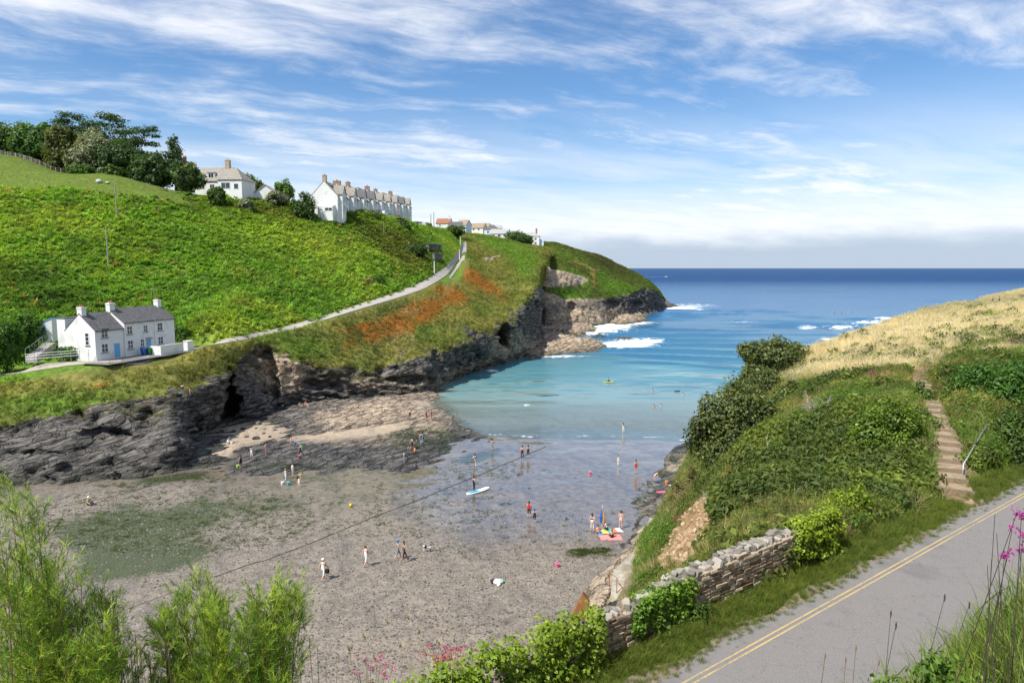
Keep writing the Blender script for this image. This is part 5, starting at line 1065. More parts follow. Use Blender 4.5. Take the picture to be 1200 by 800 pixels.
def glass_mat():
    m, N = material('window_glass'); p = N.new('ShaderNodeNewGeometry').outputs['Position']; n = N.noise(p, .8, 2)
    finish(N, N.new('ShaderNodeBsdfPrincipled', {'Base Color': N.mix(n, (.015, .02, .025), (.05, .06, .07)), 'Roughness': .06, 'Specular IOR Level': .7})); return m
GLASS = glass_mat()
def gable_body(mb, x0, x1, y0, y1, eave, ridge, z0=-.6):
    ym = (y0+y1)/2
    mb.prism([(x0, y0, z0), (x0, y1, z0), (x0, y1, eave), (x0, ym, ridge), (x0, y0, eave)], (x1-x0, 0, 0))
def gable_roof(mb, x0, x1, y0, y1, eave, ridge, oh=.22, th=.14, ov=.12):
    ym = (y0+y1)/2; sl = (ridge-eave)/(ym-y0)
    for s in (-1, 1):
        ye = y0-oh if s < 0 else y1+oh; ze = eave-oh*sl
        a = [(x0-ov, ye, ze+.03), (x0-ov, ym, ridge+.03), (x1+ov, ym, ridge+.03), (x1+ov, ye, ze+.03)]
        if s > 0: a = a[::-1]
        mb.prism(a, (0, 0, th))
def hip_roof(mb, x0, x1, y0, y1, eave, ridge, oh=.25, hip=.5):
    ym = (y0+y1)/2; k = (y1-y0)*hip; v = [(x0-oh, y0-oh, eave), (x1+oh, y0-oh, eave), (x1+oh, y1+oh, eave), (x0-oh, y1+oh, eave), (x0+k, ym, ridge), (x1-k, ym, ridge)]
    mb.add(v, [(0, 1, 5, 4), (2, 3, 4, 5), (1, 2, 5), (3, 0, 4), (3, 2, 1, 0)])
def window(par, face, u, z, w, h, bars=(1, 1), x=0., frame=None, sill=True):
    """window centred at (u, z) on a wall: face F front (-y at y=x), L gable (-x at x=x), R gable (+x)"""
    def T(a, b, o):                      # a along wall, b up, o outwards
        return {'F': (u+a, x-o, z+b), 'L': (x-o, u-a, z+b), 'R': (x+o, u+a, z+b)}[face]
    def bx(mb, a0, a1, b0, b1, o0, o1): mb.add([T(a0, b0, o0), T(a1, b0, o0), T(a1, b1, o0), T(a0, b1, o0), T(a0, b0, o1), T(a1, b0, o1), T(a1, b1, o1), T(a0, b1, o1)], [(3, 2, 1, 0), (4, 5, 6, 7), (0, 1, 5, 4), (1, 2, 6, 5), (2, 3, 7, 6), (3, 0, 4, 7)])
    f = MB(); t = .075
    for a0, a1, b0, b1 in ((-w/2, w/2, h/2-t, h/2), (-w/2, w/2, -h/2, -h/2+t), (-w/2, -w/2+t, -h/2+t, h/2-t), (w/2-t, w/2, -h/2+t, h/2-t)): bx(f, a0, a1, b0, b1, -.02, .06)
    for i in range(bars[0]): c = -w/2+w*(i+1)/(bars[0]+1); bx(f, c-.035, c+.035, -h/2+t, h/2-t, -.02, .055)
    for i in range(bars[1]): c = -h/2+h*(i+1)/(bars[1]+1); bx(f, -w/2+t, w/2-t, c-.03, c+.03, -.02, .05)
    o = f.build('window', frame or FRAME, par); g = MB(); bx(g, -w/2+.04, w/2-.04, -h/2+.04, h/2-.04, -.02, .022); g.build('pane', GLASS, o)
    if sill: s = MB(); bx(s, -w/2-.1, w/2+.1, -h/2-.1, -h/2-.005, -.02, .14); s.build('sill', SILL, o)
    return o
def chimney(par, x, y, z0, z1, w=.8, d=.8, mat=None, pots=2):
    mb = MB(); mb.box((x-w/2, y-d/2, z0), (x+w/2, y+d/2, z1)); mb.box((x-w/2-.06, y-d/2-.06, z1-.22), (x+w/2+.06, y+d/2+.06, z1-.08)); c = mb.build('chimney', mat or WHITE, par)
    for i in range(pots): px = x+(i-(pots-1)/2)*w/(pots+.3); MB().tube([(px, y, z1), (px, y, z1+.4)], [.13, .10], 8).build('chimney_pot', POT, c)
def door(par, u, w=.95, h=2.05, mat=None, x=0., z0=.05, face='F'):
    mb = MB()
    if face == 'F': mb.box((u-w/2, x-.05, z0), (u+w/2, x+.02, z0+h))
    else: mb.box((x-.05, u-w/2, z0), (x+.02, u+w/2, z0+h))
    o = mb.build('door', mat or BLUE, par); MB().box((u+w*.32, x-.10, z0+1.), (u+w*.38, x-.05, z0+1.12)).build('handle', STEEL, o); return o
# --- the white cottage
cz = math.atan2(COT_F[1], COT_F[0]); ct = thing('cottage', 'long white two-storey cottage with slate roof and blue doors below the bracken slope', 'cottage', (COT_O[0], COT_O[1], COT_Z), cz)
mb = MB(); gable_body(mb, 0, 5.3, 0, 5.6, 4.45, 6.9); mb.box((.0, 5.602, -.6), (3.6, 7.2, 6.2)); mb.build('wall', WHITE, ct)
mb = MB(); gable_body(mb, 5.303, 16., -.15, 5.6, 5.25, 7.35); mb.build('wall', WHITE, ct)
mb = MB(); gable_roof(mb, 0, 5.3, 0, 5.6, 4.45, 6.9, .2, .14, .03); r1 = mb.build('roof', SLATE, ct); mb = MB(); gable_roof(mb, 5.31, 16, -.15, 5.6, 5.25, 7.35, .2, .14, .10); r2 = mb.build('roof', SLATE, ct)
mb = MB(); mb.box((-.08, 5.65, 6.203), (3.7, 7.3, 6.33)); mb.build('flat_roof', SLATE, ct)
chimney(r1, .5, 2.8, 6.2, 8.0, .8, .9); chimney(r2, 5.7, 2.7, 6.9, 8.4, 1.0, .8); chimney(r2, 15.5, 2.7, 6.9, 8.5, .8, .9)
for u, z, w, h in [(6.35, 4.05, 1.1, 1.3), (9.6, 4.05, .9, 1.1), (12.7, 4.1, 1.15, 1.3), (6.35, 1.75, 1.1, 1.35), (8.75, 1.75, .8, 1.35), (12.7, 1.75, 1.15, 1.3)]: window(ct, 'F', u, z, w, h, x=-.15)
window(ct, 'F', 1.7, 3.95, 1.25, 1.35); window(ct, 'F', 1.6, 1.7, 1.2, 1.35); window(ct, 'L', 1.5, 3.2, .75, 1.9, (0, 2))
mb = MB(); mb.prism([(1.0, -.16, 4.62), (2.4, -.16, 4.62), (2.4, 1.0, 5.5), (1.0, 1.0, 5.5)], (0, 0, .1)); mb.build('dormer_roof', SLATE, ct)
door(ct, 3.9, 1.0, 2.15); door(ct, 10.1, .95, 2.1, x=-.15)
mb = MB(); mb.box((9.5, -.55, 2.35), (10.7, -.152, 2.43)); mb.build('door_hood', SLATE, ct)
MB().tube([(5.32, -.22, 0), (5.32, -.22, 5.1)], .05, 6).build('downpipe', FRAME, ct); MB().tube([(11.5, -.22, 0), (11.5, -.22, 5.1)], .05, 6).build('downpipe', FRAME, ct)
a = MB(); a.tube([(15.5, 3.3, 8.2), (15.5, 3.3, 10.6)], .03, 5); a.tube([(15.0, 3.3, 10.5), (16.0, 3.3, 10.5)], .03, 5); a.tube([(15.2, 3., 10.35), (15.2, 3.6, 10.35)], .02, 4); a.tube([(15.7, 3., 10.35), (15.7, 3.6, 10.35)], .02, 4); a.build('aerial', STEEL, ct)
ct.scale = (.93, .93, .93); ct.location = (COT_O[0]+COT_F[0]*.55, COT_O[1]+COT_F[1]*.55, COT_Z+.15)
def cotw(a, b, z=0): q = cot(a, b); return (q[0], q[1], COT_Z+z)
yard = mesh_from('yard', [cotw(-2, .0, .02), cotw(19, .0, .02), cotw(19, 4.6, .02), cotw(-2, 4.6, .02)], [(0, 1, 2, 3)][:], [plain('yard_tarmac', (.16, .155, .15), .9, .2, 2)]); tag(link('yard', yard), kind='structure')
t = thing('garden_wall', 'low white garden wall in front of the cottage', 'wall', cotw(8.6, 3.4), cz); MB().box((0, -.2, -.3), (4.6, .0, 1.35)).build('wall', WHITE, t); MB().box((0, .003, -.3), (.2, 2.2, 1.35)).build('return_wall', WHITE, t); MB().box((-.05, -.25, 1.353), (4.65, .05, 1.43)).build('coping', WHITE, t)
t = thing('gate_pillar', 'white block gate pillar at the right end of the garden wall', 'pillar', cotw(14.3, 3.2), cz); MB().box((0, -.3, -.4), (1.3, .5, 1.45)).build('pillar', WHITE, t); MB().box((-.06, -.36, 1.453), (1.36, .56, 1.55)).build('cap', WHITE, t)
def wheelie(x, b, c, label):
    t = thing('wheelie_bin', label, 'bin', cotw(x, b), cz, 'bins in the cottage yard'); m = plain('bin_plastic', c, .5, .06); mb = MB(); mb.add([(-.24, -.25, .08), (.24, -.25, .08), (.24, .25, .08), (-.24, .25, .08), (-.3, -.34, 1.0), (.3, -.34, 1.0), (.3, .34, 1.0), (-.3, .34, 1.0)], [(3, 2, 1, 0), (4, 5, 6, 7), (0, 1, 5, 4), (1, 2, 6, 5), (2, 3, 7, 6), (3, 0, 4, 7)]); mb.build('body', m, t)
    mb = MB(); mb.prism([(-.32, -.38, 1.003), (-.32, .36, 1.003), (-.32, .30, 1.12), (-.32, -.30, 1.08)], (.64, 0, 0)); mb.build('lid', m, t)
    for s in (-.24, .2): MB().tube([(s, .28, .1), (s+.05, .28, .1)], .1, 10).build('wheel', SILL, t)
wheelie(7.7, 1.3, (.02, .08, .33), 'blue wheelie bin beside the white garden wall'); wheelie(8.35, 1.7, (.03, .14, .05), 'green wheelie bin at the end of the white garden wall')
# outhouse, steps, rails
o = unp(38, 391, 103); gz = max(ground(o[0]+1.5, o[1]+1, o[2]), o[2]-.4)
t = thing('outhouse', 'small white lean-to outhouse with blue trim behind the cottage', 'outhouse', (o[0], o[1], gz), R(8)); mb = MB(); mb.prism([(0, 0, -.8), (2.8, 0, -.8), (2.8, 0, 2.7), (0, 0, 1.5)], (0, 2.4, 0)); mb.build('wall', WHITE, t)
mb = MB(); mb.prism([(-.1, -.1, 1.49), (2.9, -.1, 2.77), (2.9, -.1, 2.87), (-.1, -.1, 1.59)], (0, 2.6, 0)); mb.build('roof', BLUE, t); window(t, 'F', 1.6, 1.15, .6, .6, (0, 0), frame=BLUE)
CONC = plain('concrete', (.40, .38, .35), .9, .15, 4)
a_, b_ = unp(37, 417, 94.5), unp(57, 402, 99.5); t = thing('garden_steps', 'concrete steps with railing left of the cottage', 'steps', tuple(a_)); dv = Vector(tuple(b_-a_)); ang = math.atan2(dv.y, dv.x)
for i in range(11): q = dv*(i/10); o = MB().box((-.15, -.7, -.9), (.55, .7, 0)).build('step', CONC, t, loc=(q.x, q.y, q.z), rot=(0, 0, ang))
sd = Vector((-math.sin(ang), math.cos(ang), 0))
for s in (-.75, .75):
    MB().tube([sd*s+Vector((0, 0, .95)), sd*s+dv+Vector((0, 0, .95))], .04, 6).build('rail', STEEL, t)
    for i in range(5): q = dv*(i/4)+sd*s; MB().tube([q-Vector((0, 0, .4)), q+Vector((0, 0, .95))], .03, 5).build('post', STEEL, t)
a_, b_ = unp(30, 424, 93.5), unp(104, 418, 95); t = thing('railing', 'grey metal railing running from the steps to the cottage front', 'railing', tuple(a_)); dv = Vector(tuple(b_-a_))
for k in (.35, .7, 1.05): MB().tube([Vector((0, 0, k)), dv+Vector((0, 0, k))], .025, 5).build('rail', STEEL, t)
for i in range(8): q = dv*(i/7); MB().tube([q-Vector((0, 0, .6)), q+Vector((0, 0, 1.08))], .03, 5).build('post', STEEL, t)
def pole(label, px, y0, y1, d, r=.12, arms=0, mat=None, name='utility_pole', group='utility poles'):
    q = hit(px, y1)
    if q is not None: d = q.y
    t0, b0 = unp(px, y0, d), unp(px, y1, d); z = min(ground(b0[0], b0[1], b0[2]), b0[2]+.3); t = thing(name, label, 'pole', (b0[0], d, z), 0, group); MB().tube([(0, 0, -.5), (0, 0, t0[2]-z)], [r, r*.75], 8).build('post', mat or DEAD, t)
    for i in range(arms): MB().box((-.9, -.06, t0[2]-z-.35-.5*i), (.9, .06, t0[2]-z-.23-.5*i)).build('crossarm', mat or DEAD, t)
pole('tall wooden pole standing on the field edge above the bracken', 137, 213, 256, 172, .14, 0); pole('plain wooden pole in the middle of the bracken slope', 127, 267, 312, 152, .16); pole('wooden pole at the left hedge beside the cottage steps', 22, 374, 408, 97, .09)
pole('pole behind the bungalow garden', 294, 204, 222, 204, .22, 1); pole('slim pole below the terrace', 450, 259, 276, 226, .10); pole('first of two poles beside the red-roofed house', 505, 251, 266, 315, .2); pole('second pole nearest the red-roofed house', 508.5, 248.5, 264, 320, .2)
pole('pale marker post beside the lower bend of the hill road', 509, 306, 322, 205, .16, 0, FRAME, 'marker_post'); pole('pale marker post on the outer edge of the upper road', 538.5, 292, 305, 268, .16, 0, FRAME, 'marker_post'); pole('short marker post near the top of the hill road', 539.5, 277, 288, 300, .16, 0, FRAME, 'marker_post')
# --- generic house on the hill
def simple_house(label, px, yb, d, rz, L, D, eave, ridge, wall, roof, wins=(), chim=(), hip=False, name='house', group='houses on the hill', doors=()):
    o = unp(px, yb, d); t = thing(name, label, 'house', tuple(o), rz, group); mb = MB()
    if hip: mb.box((0, 0, -2.5), (L, D, eave)); mb.build('wall', wall, t); mb = MB(); hip_roof(mb, 0, L, 0, D, eave+.003, ridge); r = mb.build('roof', roof, t)
    else: gable_body(mb, 0, L, 0, D, eave, ridge, -2.5); mb.build('wall', wall, t); mb = MB(); gable_roof(mb, 0, L, 0, D, eave, ridge, .25, .2, .2); r = mb.build('roof', roof, t)
    for w in wins: window(t, *w[:5], w[5] if len(w) > 5 else (1, 0), x=(w[6] if len(w) > 6 else (0 if w[0] in 'FL' else L)), sill=False)
    for c in chim: chimney(r, *c)
    for q in doors: door(t, *q)
    return t, r
def dormer(r, x, y0, z0, w, h, dp, wall, roof):
    mb = MB(); mb.box((x-w/2, y0, z0), (x+w/2, y0+dp, z0+h)); o = mb.build('dormer', wall, r); mb = MB(); mb.box((x-w/2-.15, y0-.2, z0+h+.003), (x+w/2+.15, y0+dp, z0+h+.15)); mb.build('dormer_roof', roof, o); window(o, 'F', x, z0+h*.52, w*.8, h*.75, (1, 0), x=y0, sill=False)
t, r = simple_house('white bungalow with brown slate roof and dormer at the edge of the wood', 229, 229, 196, R(-4), 9.5, 8, 4.0, 8.0, WHITE, SLATEL, [('F', 2., 2.4, 1.6, 1.3), ('F', 5., 2.4, 1.4, 1.3), ('F', 7.6, 2.2, 1.1, 1.9)], [(7.9, 4, 7.4, 10.2, 1.3, 1., CHST)], name='bungalow', group=None)
dormer(r, 4.4, .8, 4.6, 2., 1.7, 3, WHITE, SLATEL)
mb = MB(); mb.box((8.2, -3.0, -2.5), (15., 5.5, 3.9)); mb.build('wing', WHITE, t); mb = MB(); hip_roof(mb, 8.2, 15, -3., 5.5, 3.903, 7.7, .3, .38); mb.build('wing_roof', SLATEL, t); window(t, 'F', 10.4, 2.3, 2.6, 1.7, (1, 0), x=-3., sill=False); window(t, 'F', 13.4, 2.1, 1.3, 1.5, (0, 0), x=-3., sill=False)
simple_house('small white gabled garage in the bungalow garden', 325, 236, 200, R(95), 6, 6.5, 2.2, 4.6, WHITE, GREYR, name='garage', group=None)
simple_house('pale gable half hidden in the trees left of the bungalow', 204, 213, 214, R(20), 6, 7, 3.5, 6.5, CREAM, SLATEL, [], [(3, 3.5, 6, 8.2, 1., .9, BRICK)], group=None)
# terrace running away along the hilltop
o0 = unp(396, 248, 200); TR = math.atan2(.998, .075)
LAB = ['white gable-ended house at the near end of the terrace', 'second terrace house from the near gable, with glazed dormer', 'third terrace house from the near gable, pale front with gabled bay', 'fourth terrace house from the near gable', 'fifth terrace house from the near gable', 'sixth terrace house from the near gable', 'seventh terrace house from the near gable', 'terrace house second from the far end', 'last house at the far end of the terrace']
for i in range(9):
    L = 10.2+(.6 if i == 0 else 0); s0 = i*10.8; oo = Vector(tuple(o0))+Vector((math.cos(TR), math.sin(TR), 0))*s0; z = o0[2]+i*.62
    t = thing('terrace_house', LAB[i], 'house', (oo.x, oo.y, z), TR, 'terrace houses on the hilltop'); t.scale = (1, 1, .9); wl_ = [WHITE, PALEB, WHITE, WHITE, PALEB, WHITE, WHITE, PALEB, WHITE][i]; rf = [SLATEL, SLATEL, SLATE, SLATE, SLATEL, SLATEL, SLATEL, SLATE, SLATEL][i]
    mb = MB(); gable_body(mb, 0, L+.55, 0, 7.8, 5.0, 9.6, -3.5); mb.build('wall', wl_, t); mb = MB(); gable_roof(mb, 0.0, L+.55, 0, 7.8, 5.0, 9.6, .2, .2, .05); r = mb.build('roof', rf, t)
    if i in (0, 1, 2, 4, 5, 7): chimney(r, .7, 3.9, 8.8, (11.6, 10.6, 11.0, 0, 10.9, 10.5, 0, 10.8)[i], .9, (1.1, 2.2, 1.3, 0, 1.6, 1.2, 0, 1.5)[i], CHST if i == 0 else BRICK, (2, 4, 2, 0, 3, 2, 0, 3)[i])
    bx0 = 1.0; mb = MB(); mb.prism([(bx0, -1.1, -3.5), (bx0+3.2, -1.1, -3.5), (bx0+3.2, -1.1, 5.6), (bx0+1.6, -1.1, 8.2), (bx0, -1.1, 5.6)], (0, 4.2, 0)); b = mb.build('gabled_bay', WHITE if i % 3 else wl_, t)
    mb = MB(); mb.prism([(bx0-.25, -1.3, 5.45), (bx0+1.6, -1.3, 8.4), (bx0+1.6, -1.3, 8.65), (bx0-.25, -1.3, 5.7)], (0, 4.6, 0)); mb.prism([(bx0+1.6, -1.3, 8.4), (bx0+3.45, -1.3, 5.45), (bx0+3.45, -1.3, 5.7), (bx0+1.6, -1.3, 8.65)], (0, 4.6, 0)); mb.build('bay_roof', rf, b)
    for zz in (1.3, 4.1, 6.4): window(b, 'F', bx0+1.6, zz, 1.9 if zz < 6 else .9, 1.6 if zz < 6 else 1.2, (2, 0) if zz < 6 else (0, 0), x=-1.1, sill=False)
    for u in (5.8, 8.4): window(t, 'F', u, 3.9, 1.1, 1.5, (1, 0), sill=False); window(t, 'F', u, 1.2, 1.2, 1.6, (1, 0), sill=False)
    dormer(r, 7.2, .7, 5.5, 2.8, 1.7, 2.4, PALEB, rf)
    if i == 0:
        mb = MB(); mb.prism([(-2.2, .8, -3), (-.005, .8, -3), (-.005, .8, 2.2), (-2.2, .8, 1.6)], (0, 4.4, 0)); p = mb.build('porch', WHITE, t); window(p, 'L', 2, .6, 2.2, 1., (1, 0), x=-2.2, sill=False)
# village beyond
simple_house('house with red tiled roof at the top of the hill road', 511, 266, 350, R(-8), 7.2, 6, 1.8, 4.2, WHITE, RTILE, [('F', 2, .8, 1, 1)], [(6.2, 3, 3.8, 5.4, .8, .8, WHITE)])
simple_house('grey-blue house standing where the hill road tops out', 527, 274, 335, R(10), 6.5, 6.5, 3.2, 5.8, PALEB, SLATE, [('F', 1.5, 1.8, 1.2, 1.4), ('F', 4.6, 1.8, 1.2, 1.4)])
simple_house('house with ochre roof just right of the road top', 535, 270, 352, R(-25), 5.5, 6, 2.6, 5.2, PALEB, OTILE, [('F', 2.5, 1.5, 1.2, 1.2)])
simple_house('long ochre-roofed house in the village row', 549, 271, 375, R(-20), 8.5, 6, 1.7, 4.2, CREAM, OTILE, [('F', 3, .9, 1.2, 1), ('F', 6, .9, 1.2, 1)])
simple_house('ochre-roofed house with blue front in the village row', 560, 273, 378, R(-15), 6, 6, 2.6, 5.2, PALEB, OTILE, [('F', 2.5, 1.3, 1.4, 1.2)])
simple_house('dark slate house in the middle of the village row', 567.5, 275, 368, R(-10), 7.5, 6.5, 2.7, 5.4, PALEB, SLATE, [('F', 2, 1.4, 1.2, 1.2), ('F', 5, 1.4, 1.2, 1.2)], hip=True)
simple_house('small white house peeping over the grey-roofed one', 579, 273, 388, R(0), 4.5, 5, 2.6, 4.4, WHITE, GREYR, [('F', 2, 1.3, 1.2, 1.2)])
simple_house('low house with wide pale grey roof near the dark tree', 574, 279, 358, R(-12), 9.5, 7, 2.2, 4.6, WHITE, GREYR, [('F', 2, 1.2, 1.2, 1.2), ('F', 5, 1.2, 1.6, 1.2), ('F', 7.8, 1.2, 1.2, 1.2)])
t, r = simple_house('lone white house with grey hipped roof on the headland crest', 612, 287.5, 372, R(-6), 9.2, 7, 4.9, 7.2, WHITE, GREYR, [('F', 2, 3.5, 1.1, 1.3), ('F', 4.6, 3.5, 1.1, 1.3), ('F', 7.2, 3.5, 1.1, 1.3), ('F', 2, 1.2, 1.1, 1.3), ('F', 7.2, 1.2, 1.1, 1.3)], [(7.4, 3.5, 6.3, 9.0, .9, .9, BRICK)], True, group=None, doors=[(4.6, 1.1, 2.1, RUSTM)])
MB().prism([(9.203, 1.5, -2), (11.4, 1.5, -2), (11.4, 1.5, 2.6), (9.203, 1.5, 3.6)], (0, 4, 0)).build('annexe', PALEB, t)
# retaining walls above the hill road
DKST = stone_mat('dark_stone', (.08, .08, .08), (.2, .195, .19), False)
for l, a, b, y0, y1, d in [('upper dark stone retaining wall above the hill road', 501, 516, 285.5, 294.5, 243), ('lower dark stone retaining wall above the hill road', 508, 517, 296.5, 305.5, 238)]:
    h0, h1 = hit(a, y1), hit(b, y1); p, q = np.array(h0), np.array(h1); tp = unp(a, y0, p[1]); t = thing('retaining_wall', l, 'wall', tuple(p), 0, 'retaining walls above the hill road'); dv = Vector(tuple(q-p)); h = tp[2]-p[2]; rs = RS(int(a)); ang = math.atan2(dv.y, dv.x)
    nx, nz = 7, 5
    for i in range(nx):
        for k in range(nz): c = Vector((dv.x*(i+.5)/nx, dv.y*(i+.5)/nx, dv.z*(i+.5)/nx+h*(k+.5)/nz)); s = link('stone', SB[(i*3+k) % 7].copy(), t, c, (0, 0, ang)); s.data.materials[0] = DKST; s.scale = (dv.length/nx*.98, .9+rs.uniform(-.08, .08), h/nz*.96)
# bare crags showing through the slope beyond the road
for i, (px, py, s, l) in enumerate([(572, 306, 4.2, 'grey crag breaking through the turf beyond the hill road'), (583, 301, 3.0, 'smaller grey crag just above the larger one'), (640, 318, 4.0, 'pale crag at the head of the gully')]):
    q = hit(px, py)
    if q is None: continue
    me = stone_mesh(900+i, s, .7, [ROCK], 3, 'crag', .16); me.attributes.new('tan', 'FLOAT', 'POINT').data.foreach_set('value', np.full(len(me.vertices), .6, np.float32)); tag(link('crag', me, None, q+Vector((0, s*.45, -s*.2)), (0, 0, i)), l, 'rock', 'bare crags on the far slope')
# vehicles
def car(label, px, py, d, rz, c, kind='car'):
    o = unp(px, py, d); t = thing('parked_'+kind, label, kind, tuple(o), rz, 'vehicles parked by the terrace'); m = plain(kind+'_paint', c, .25, .03, 1, .0, .6); L, W = (4.2, 1.75) if kind == 'car' else (5.2, 2.0)
    pr = [(-L/2, .35), (L/2, .35), (L/2, .75), (L*.45, .85), (L*.28, .92), (L*.12, 1.42), (-L*.32, 1.45), (-L*.47, .95), (-L/2, .8)] if kind == 'car' else [(-L/2, .4), (L/2, .4), (L/2, .95), (L*.40, 1.1), (L*.27, 1.95), (-L*.49, 2.0), (-L/2, 1.0)]
    me = MB().prism([(x, -W/2, z) for x, z in pr], (0, W, 0)).mesh('body', [m]); bevel_mesh(me, .06, 2); link('body', me, t)
    hg = (.98, 1.36) if kind == 'car' else (1.15, 1.8)
    for s in (-1, 1): MB().prism([(L*.20, s*(W/2+.005), hg[0]), (L*.10, s*(W/2+.005), hg[1]), (-L*.28, s*(W/2+.005), hg[1]), (-L*.36, s*(W/2+.005), hg[0])], (0, s*.012, 0)).build('side_window', GLASS, t)
    for x in (-L*.3, L*.3):
        for s in (-1, 1): w = MB().tube([(x, s*(W/2-.2), .33), (x, s*(W/2+.02), .33)], .33, 14).build('wheel', SILL, t); MB().tube([(x, s*(W/2+.02), .33), (x, s*(W/2+.03), .33)], .19, 10).build('rim', STEEL, w)
    for s in (-1, 1): MB().box((L/2-.02, s*W*.36-.16, .62), (L/2+.02, s*W*.36+.16, .74)).build('headlight', FRAME, t)
car('dark blue car parked in front of the terrace', 456, 255.5, 247, R(80), (.02, .06, .2)); car('orange-red car parked further along the terrace', 468, 257, 262, R(80), (.5, .1, .02)); car('white van parked beyond the far end of the terrace', 492, 265, 296, R(15), (.75, .76, .78), 'van'); car('white car parked close to the third terrace house', 450, 252.5, 243, R(80), (.7, .72, .74))
# bales, field fence
for px, py, l, s in [(116, 213, 'large pale wrapped bale at the edge of the hilltop wood', .75), (126, 214, 'smaller pale wrapped bale right of the larger one', .55)]:
    o = hit(px, py+1); me = stone_mesh(int(px), s*1.3, .62, [plain('bale_wrap', (.45, .45, .45), .5, .2, 1.5)], 3, 'bale', .04); b = link('wrapped_bale', me, None, (o[0], o[1], o[2]+s*.35)); tag(b, l, 'bale', 'wrapped bales')
def fence(label, a, b, n, h, z_off=0.):
    o = np.array(a); t = thing('field_fence', label, 'fence', tuple(o)); top = []
    for i in range(n):
        q = np.array(a)*(1-i/(n-1))+np.array(b)*(i/(n-1)); z = ground(q[0], q[1], q[2]); p = Vector((q[0]-o[0], q[1]-o[1], z-o[2])); MB().box((-.09, -.09, -.4), (.09, .09, h)).build('post', DEAD, t, loc=p); top.append(p)
    for k in (.35, .7, 1.): MB().tube([p+Vector((0, 0, h*k-.08)) for p in top], .035, 4).build('rail', DEAD, t)
fence('long post-and-rail fence climbing the field beside the wood', unp(84, 211, 203), unp(-60, 168, 216), 26, 1.5); fence('low fence across the mown field at the left edge', unp(48, 208, 196), unp(-70, 203, 198), 14, 1.2)
# ------------------------------------------------------------------ people
def vv(*a): return Vector(a)
def skeleton(pose):
    """joints for a 1.70 m adult at the origin facing +x; feet on z = 0"""
    J = {'pelvis': vv(0, 0, .92), 'waist': vv(0, 0, 1.08), 'chest': vv(0, 0, 1.28), 'neck': vv(0, 0, 1.44), 'jaw': vv(.015, 0, 1.52), 'skull': vv(0, 0, 1.61), 'crown': vv(-.01, 0, 1.68), 'nose': vv(.105, 0, 1.575)}
    for s, k in ((1, 'l'), (-1, 'r')):
        J.update({'hip'+k: vv(0, s*.09, .88), 'knee'+k: vv(.015, s*.105, .48), 'ankle'+k: vv(-.02, s*.11, .08), 'toe'+k: vv(.14, s*.125, .03), 'shoulder'+k: vv(0, s*.17, 1.38), 'elbow'+k: vv(-.02, s*.235, 1.11), 'wrist'+k: vv(.03, s*.25, .87), 'palm'+k: vv(.045, s*.25, .79)})
    up = ['waist', 'chest', 'neck', 'jaw', 'skull', 'crown', 'nose', 'shoulderl', 'shoulderr', 'elbowl', 'elbowr', 'wristl', 'wristr', 'palml', 'palmr']
    def bend(names, about, ang, axis='Y'):
        M = Matrix.Rotation(ang, 3, axis); c = J[about].copy()
        for n in names: J[n] = c+M @ (J[n]-c)
    if pose == 'walk':
        bend(['kneel', 'anklel', 'toel'], 'hipl', -.42); bend(['anklel', 'toel'], 'kneel', .15); bend(['kneer', 'ankler', 'toer'], 'hipr', .30); bend(['ankler', 'toer'], 'kneer', .30); bend(['elbowl', 'wristl', 'palml'], 'shoulderl', .4); bend(['elbowr', 'wristr', 'palmr'], 'shoulderr', -.4); bend(['wristr', 'palmr'], 'elbowr', -.4)
    if pose == 'behind':
        for k, s in (('l', 1), ('r', -1)): bend(['elbow'+k, 'wrist'+k, 'palm'+k], 'shoulder'+k, .35); J['wrist'+k] = vv(-.17, s*.06, .98); J['palm'+k] = vv(-.18, s*.0+s*.02, .92)
    if pose == 'bend':
        bend(up, 'pelvis', 1.15); 
        for k in 'lr': bend(['elbow'+k, 'wrist'+k, 'palm'+k], 'shoulder'+k, -1.0)
        bend(['jaw', 'skull', 'crown', 'nose'], 'neck', -.3)
    if pose in ('crouch', 'sit'):
        for k, s in (('l', 1), ('r', -1)):
            if pose == 'crouch': J['hip'+k] += vv(-.28, 0, -.62); J['knee'+k] = vv(.14, s*.16, .46); J['ankle'+k] = vv(-.06, s*.14, .08); J['toe'+k] = vv(.12, s*.16, .03)
            else: J['hip'+k] += vv(-.1, 0, -.80); J['knee'+k] = vv(.30, s*.13, .36); J['ankle'+k] = vv(.55, s*.12, .07); J['toe'+k] = vv(.70, s*.13, .10)
        off = vv(-.28, 0, -.62) if pose == 'crouch' else vv(-.1, 0, -.80)
        J['pelvis'] += off
        for n in up: J[n] += off
        bend(up, 'pelvis', .45 if pose == 'crouch' else .12)
        for k in 'lr': bend(['elbow'+k, 'wrist'+k, 'palm'+k], 'shoulder'+k, -.7); bend(['wrist'+k, 'palm'+k], 'elbow'+k, -.5)
    if pose == 'hold':
        for k in 'lr': bend(['elbow'+k, 'wrist'+k, 'palm'+k], 'shoulder'+k, -.25); bend(['wrist'+k, 'palm'+k], 'elbow'+k, -1.2)
    if pose == 'climb':
        bend(up, 'pelvis', .5); bend(['kneel', 'anklel', 'toel'], 'hipl', -1.0); bend(['anklel', 'toel'], 'kneel', 1.0)
        for k in 'lr': bend(['elbow'+k, 'wrist'+k, 'palm'+k], 'shoulder'+k, -1.2)
    return J
RAD = {'pelvis': (.125, .16), 'waist': (.10, .135), 'chest': (.115, .165), 'neck': .055, 'jaw': .066, 'skull': (.092, .078), 'crown': .06, 'nose': .012, 'hip': .088, 'knee': .056, 'ankle': .038, 'toe': .032, 'shoulder': .06, 'elbow': .041, 'wrist': .028, 'palm': .034}
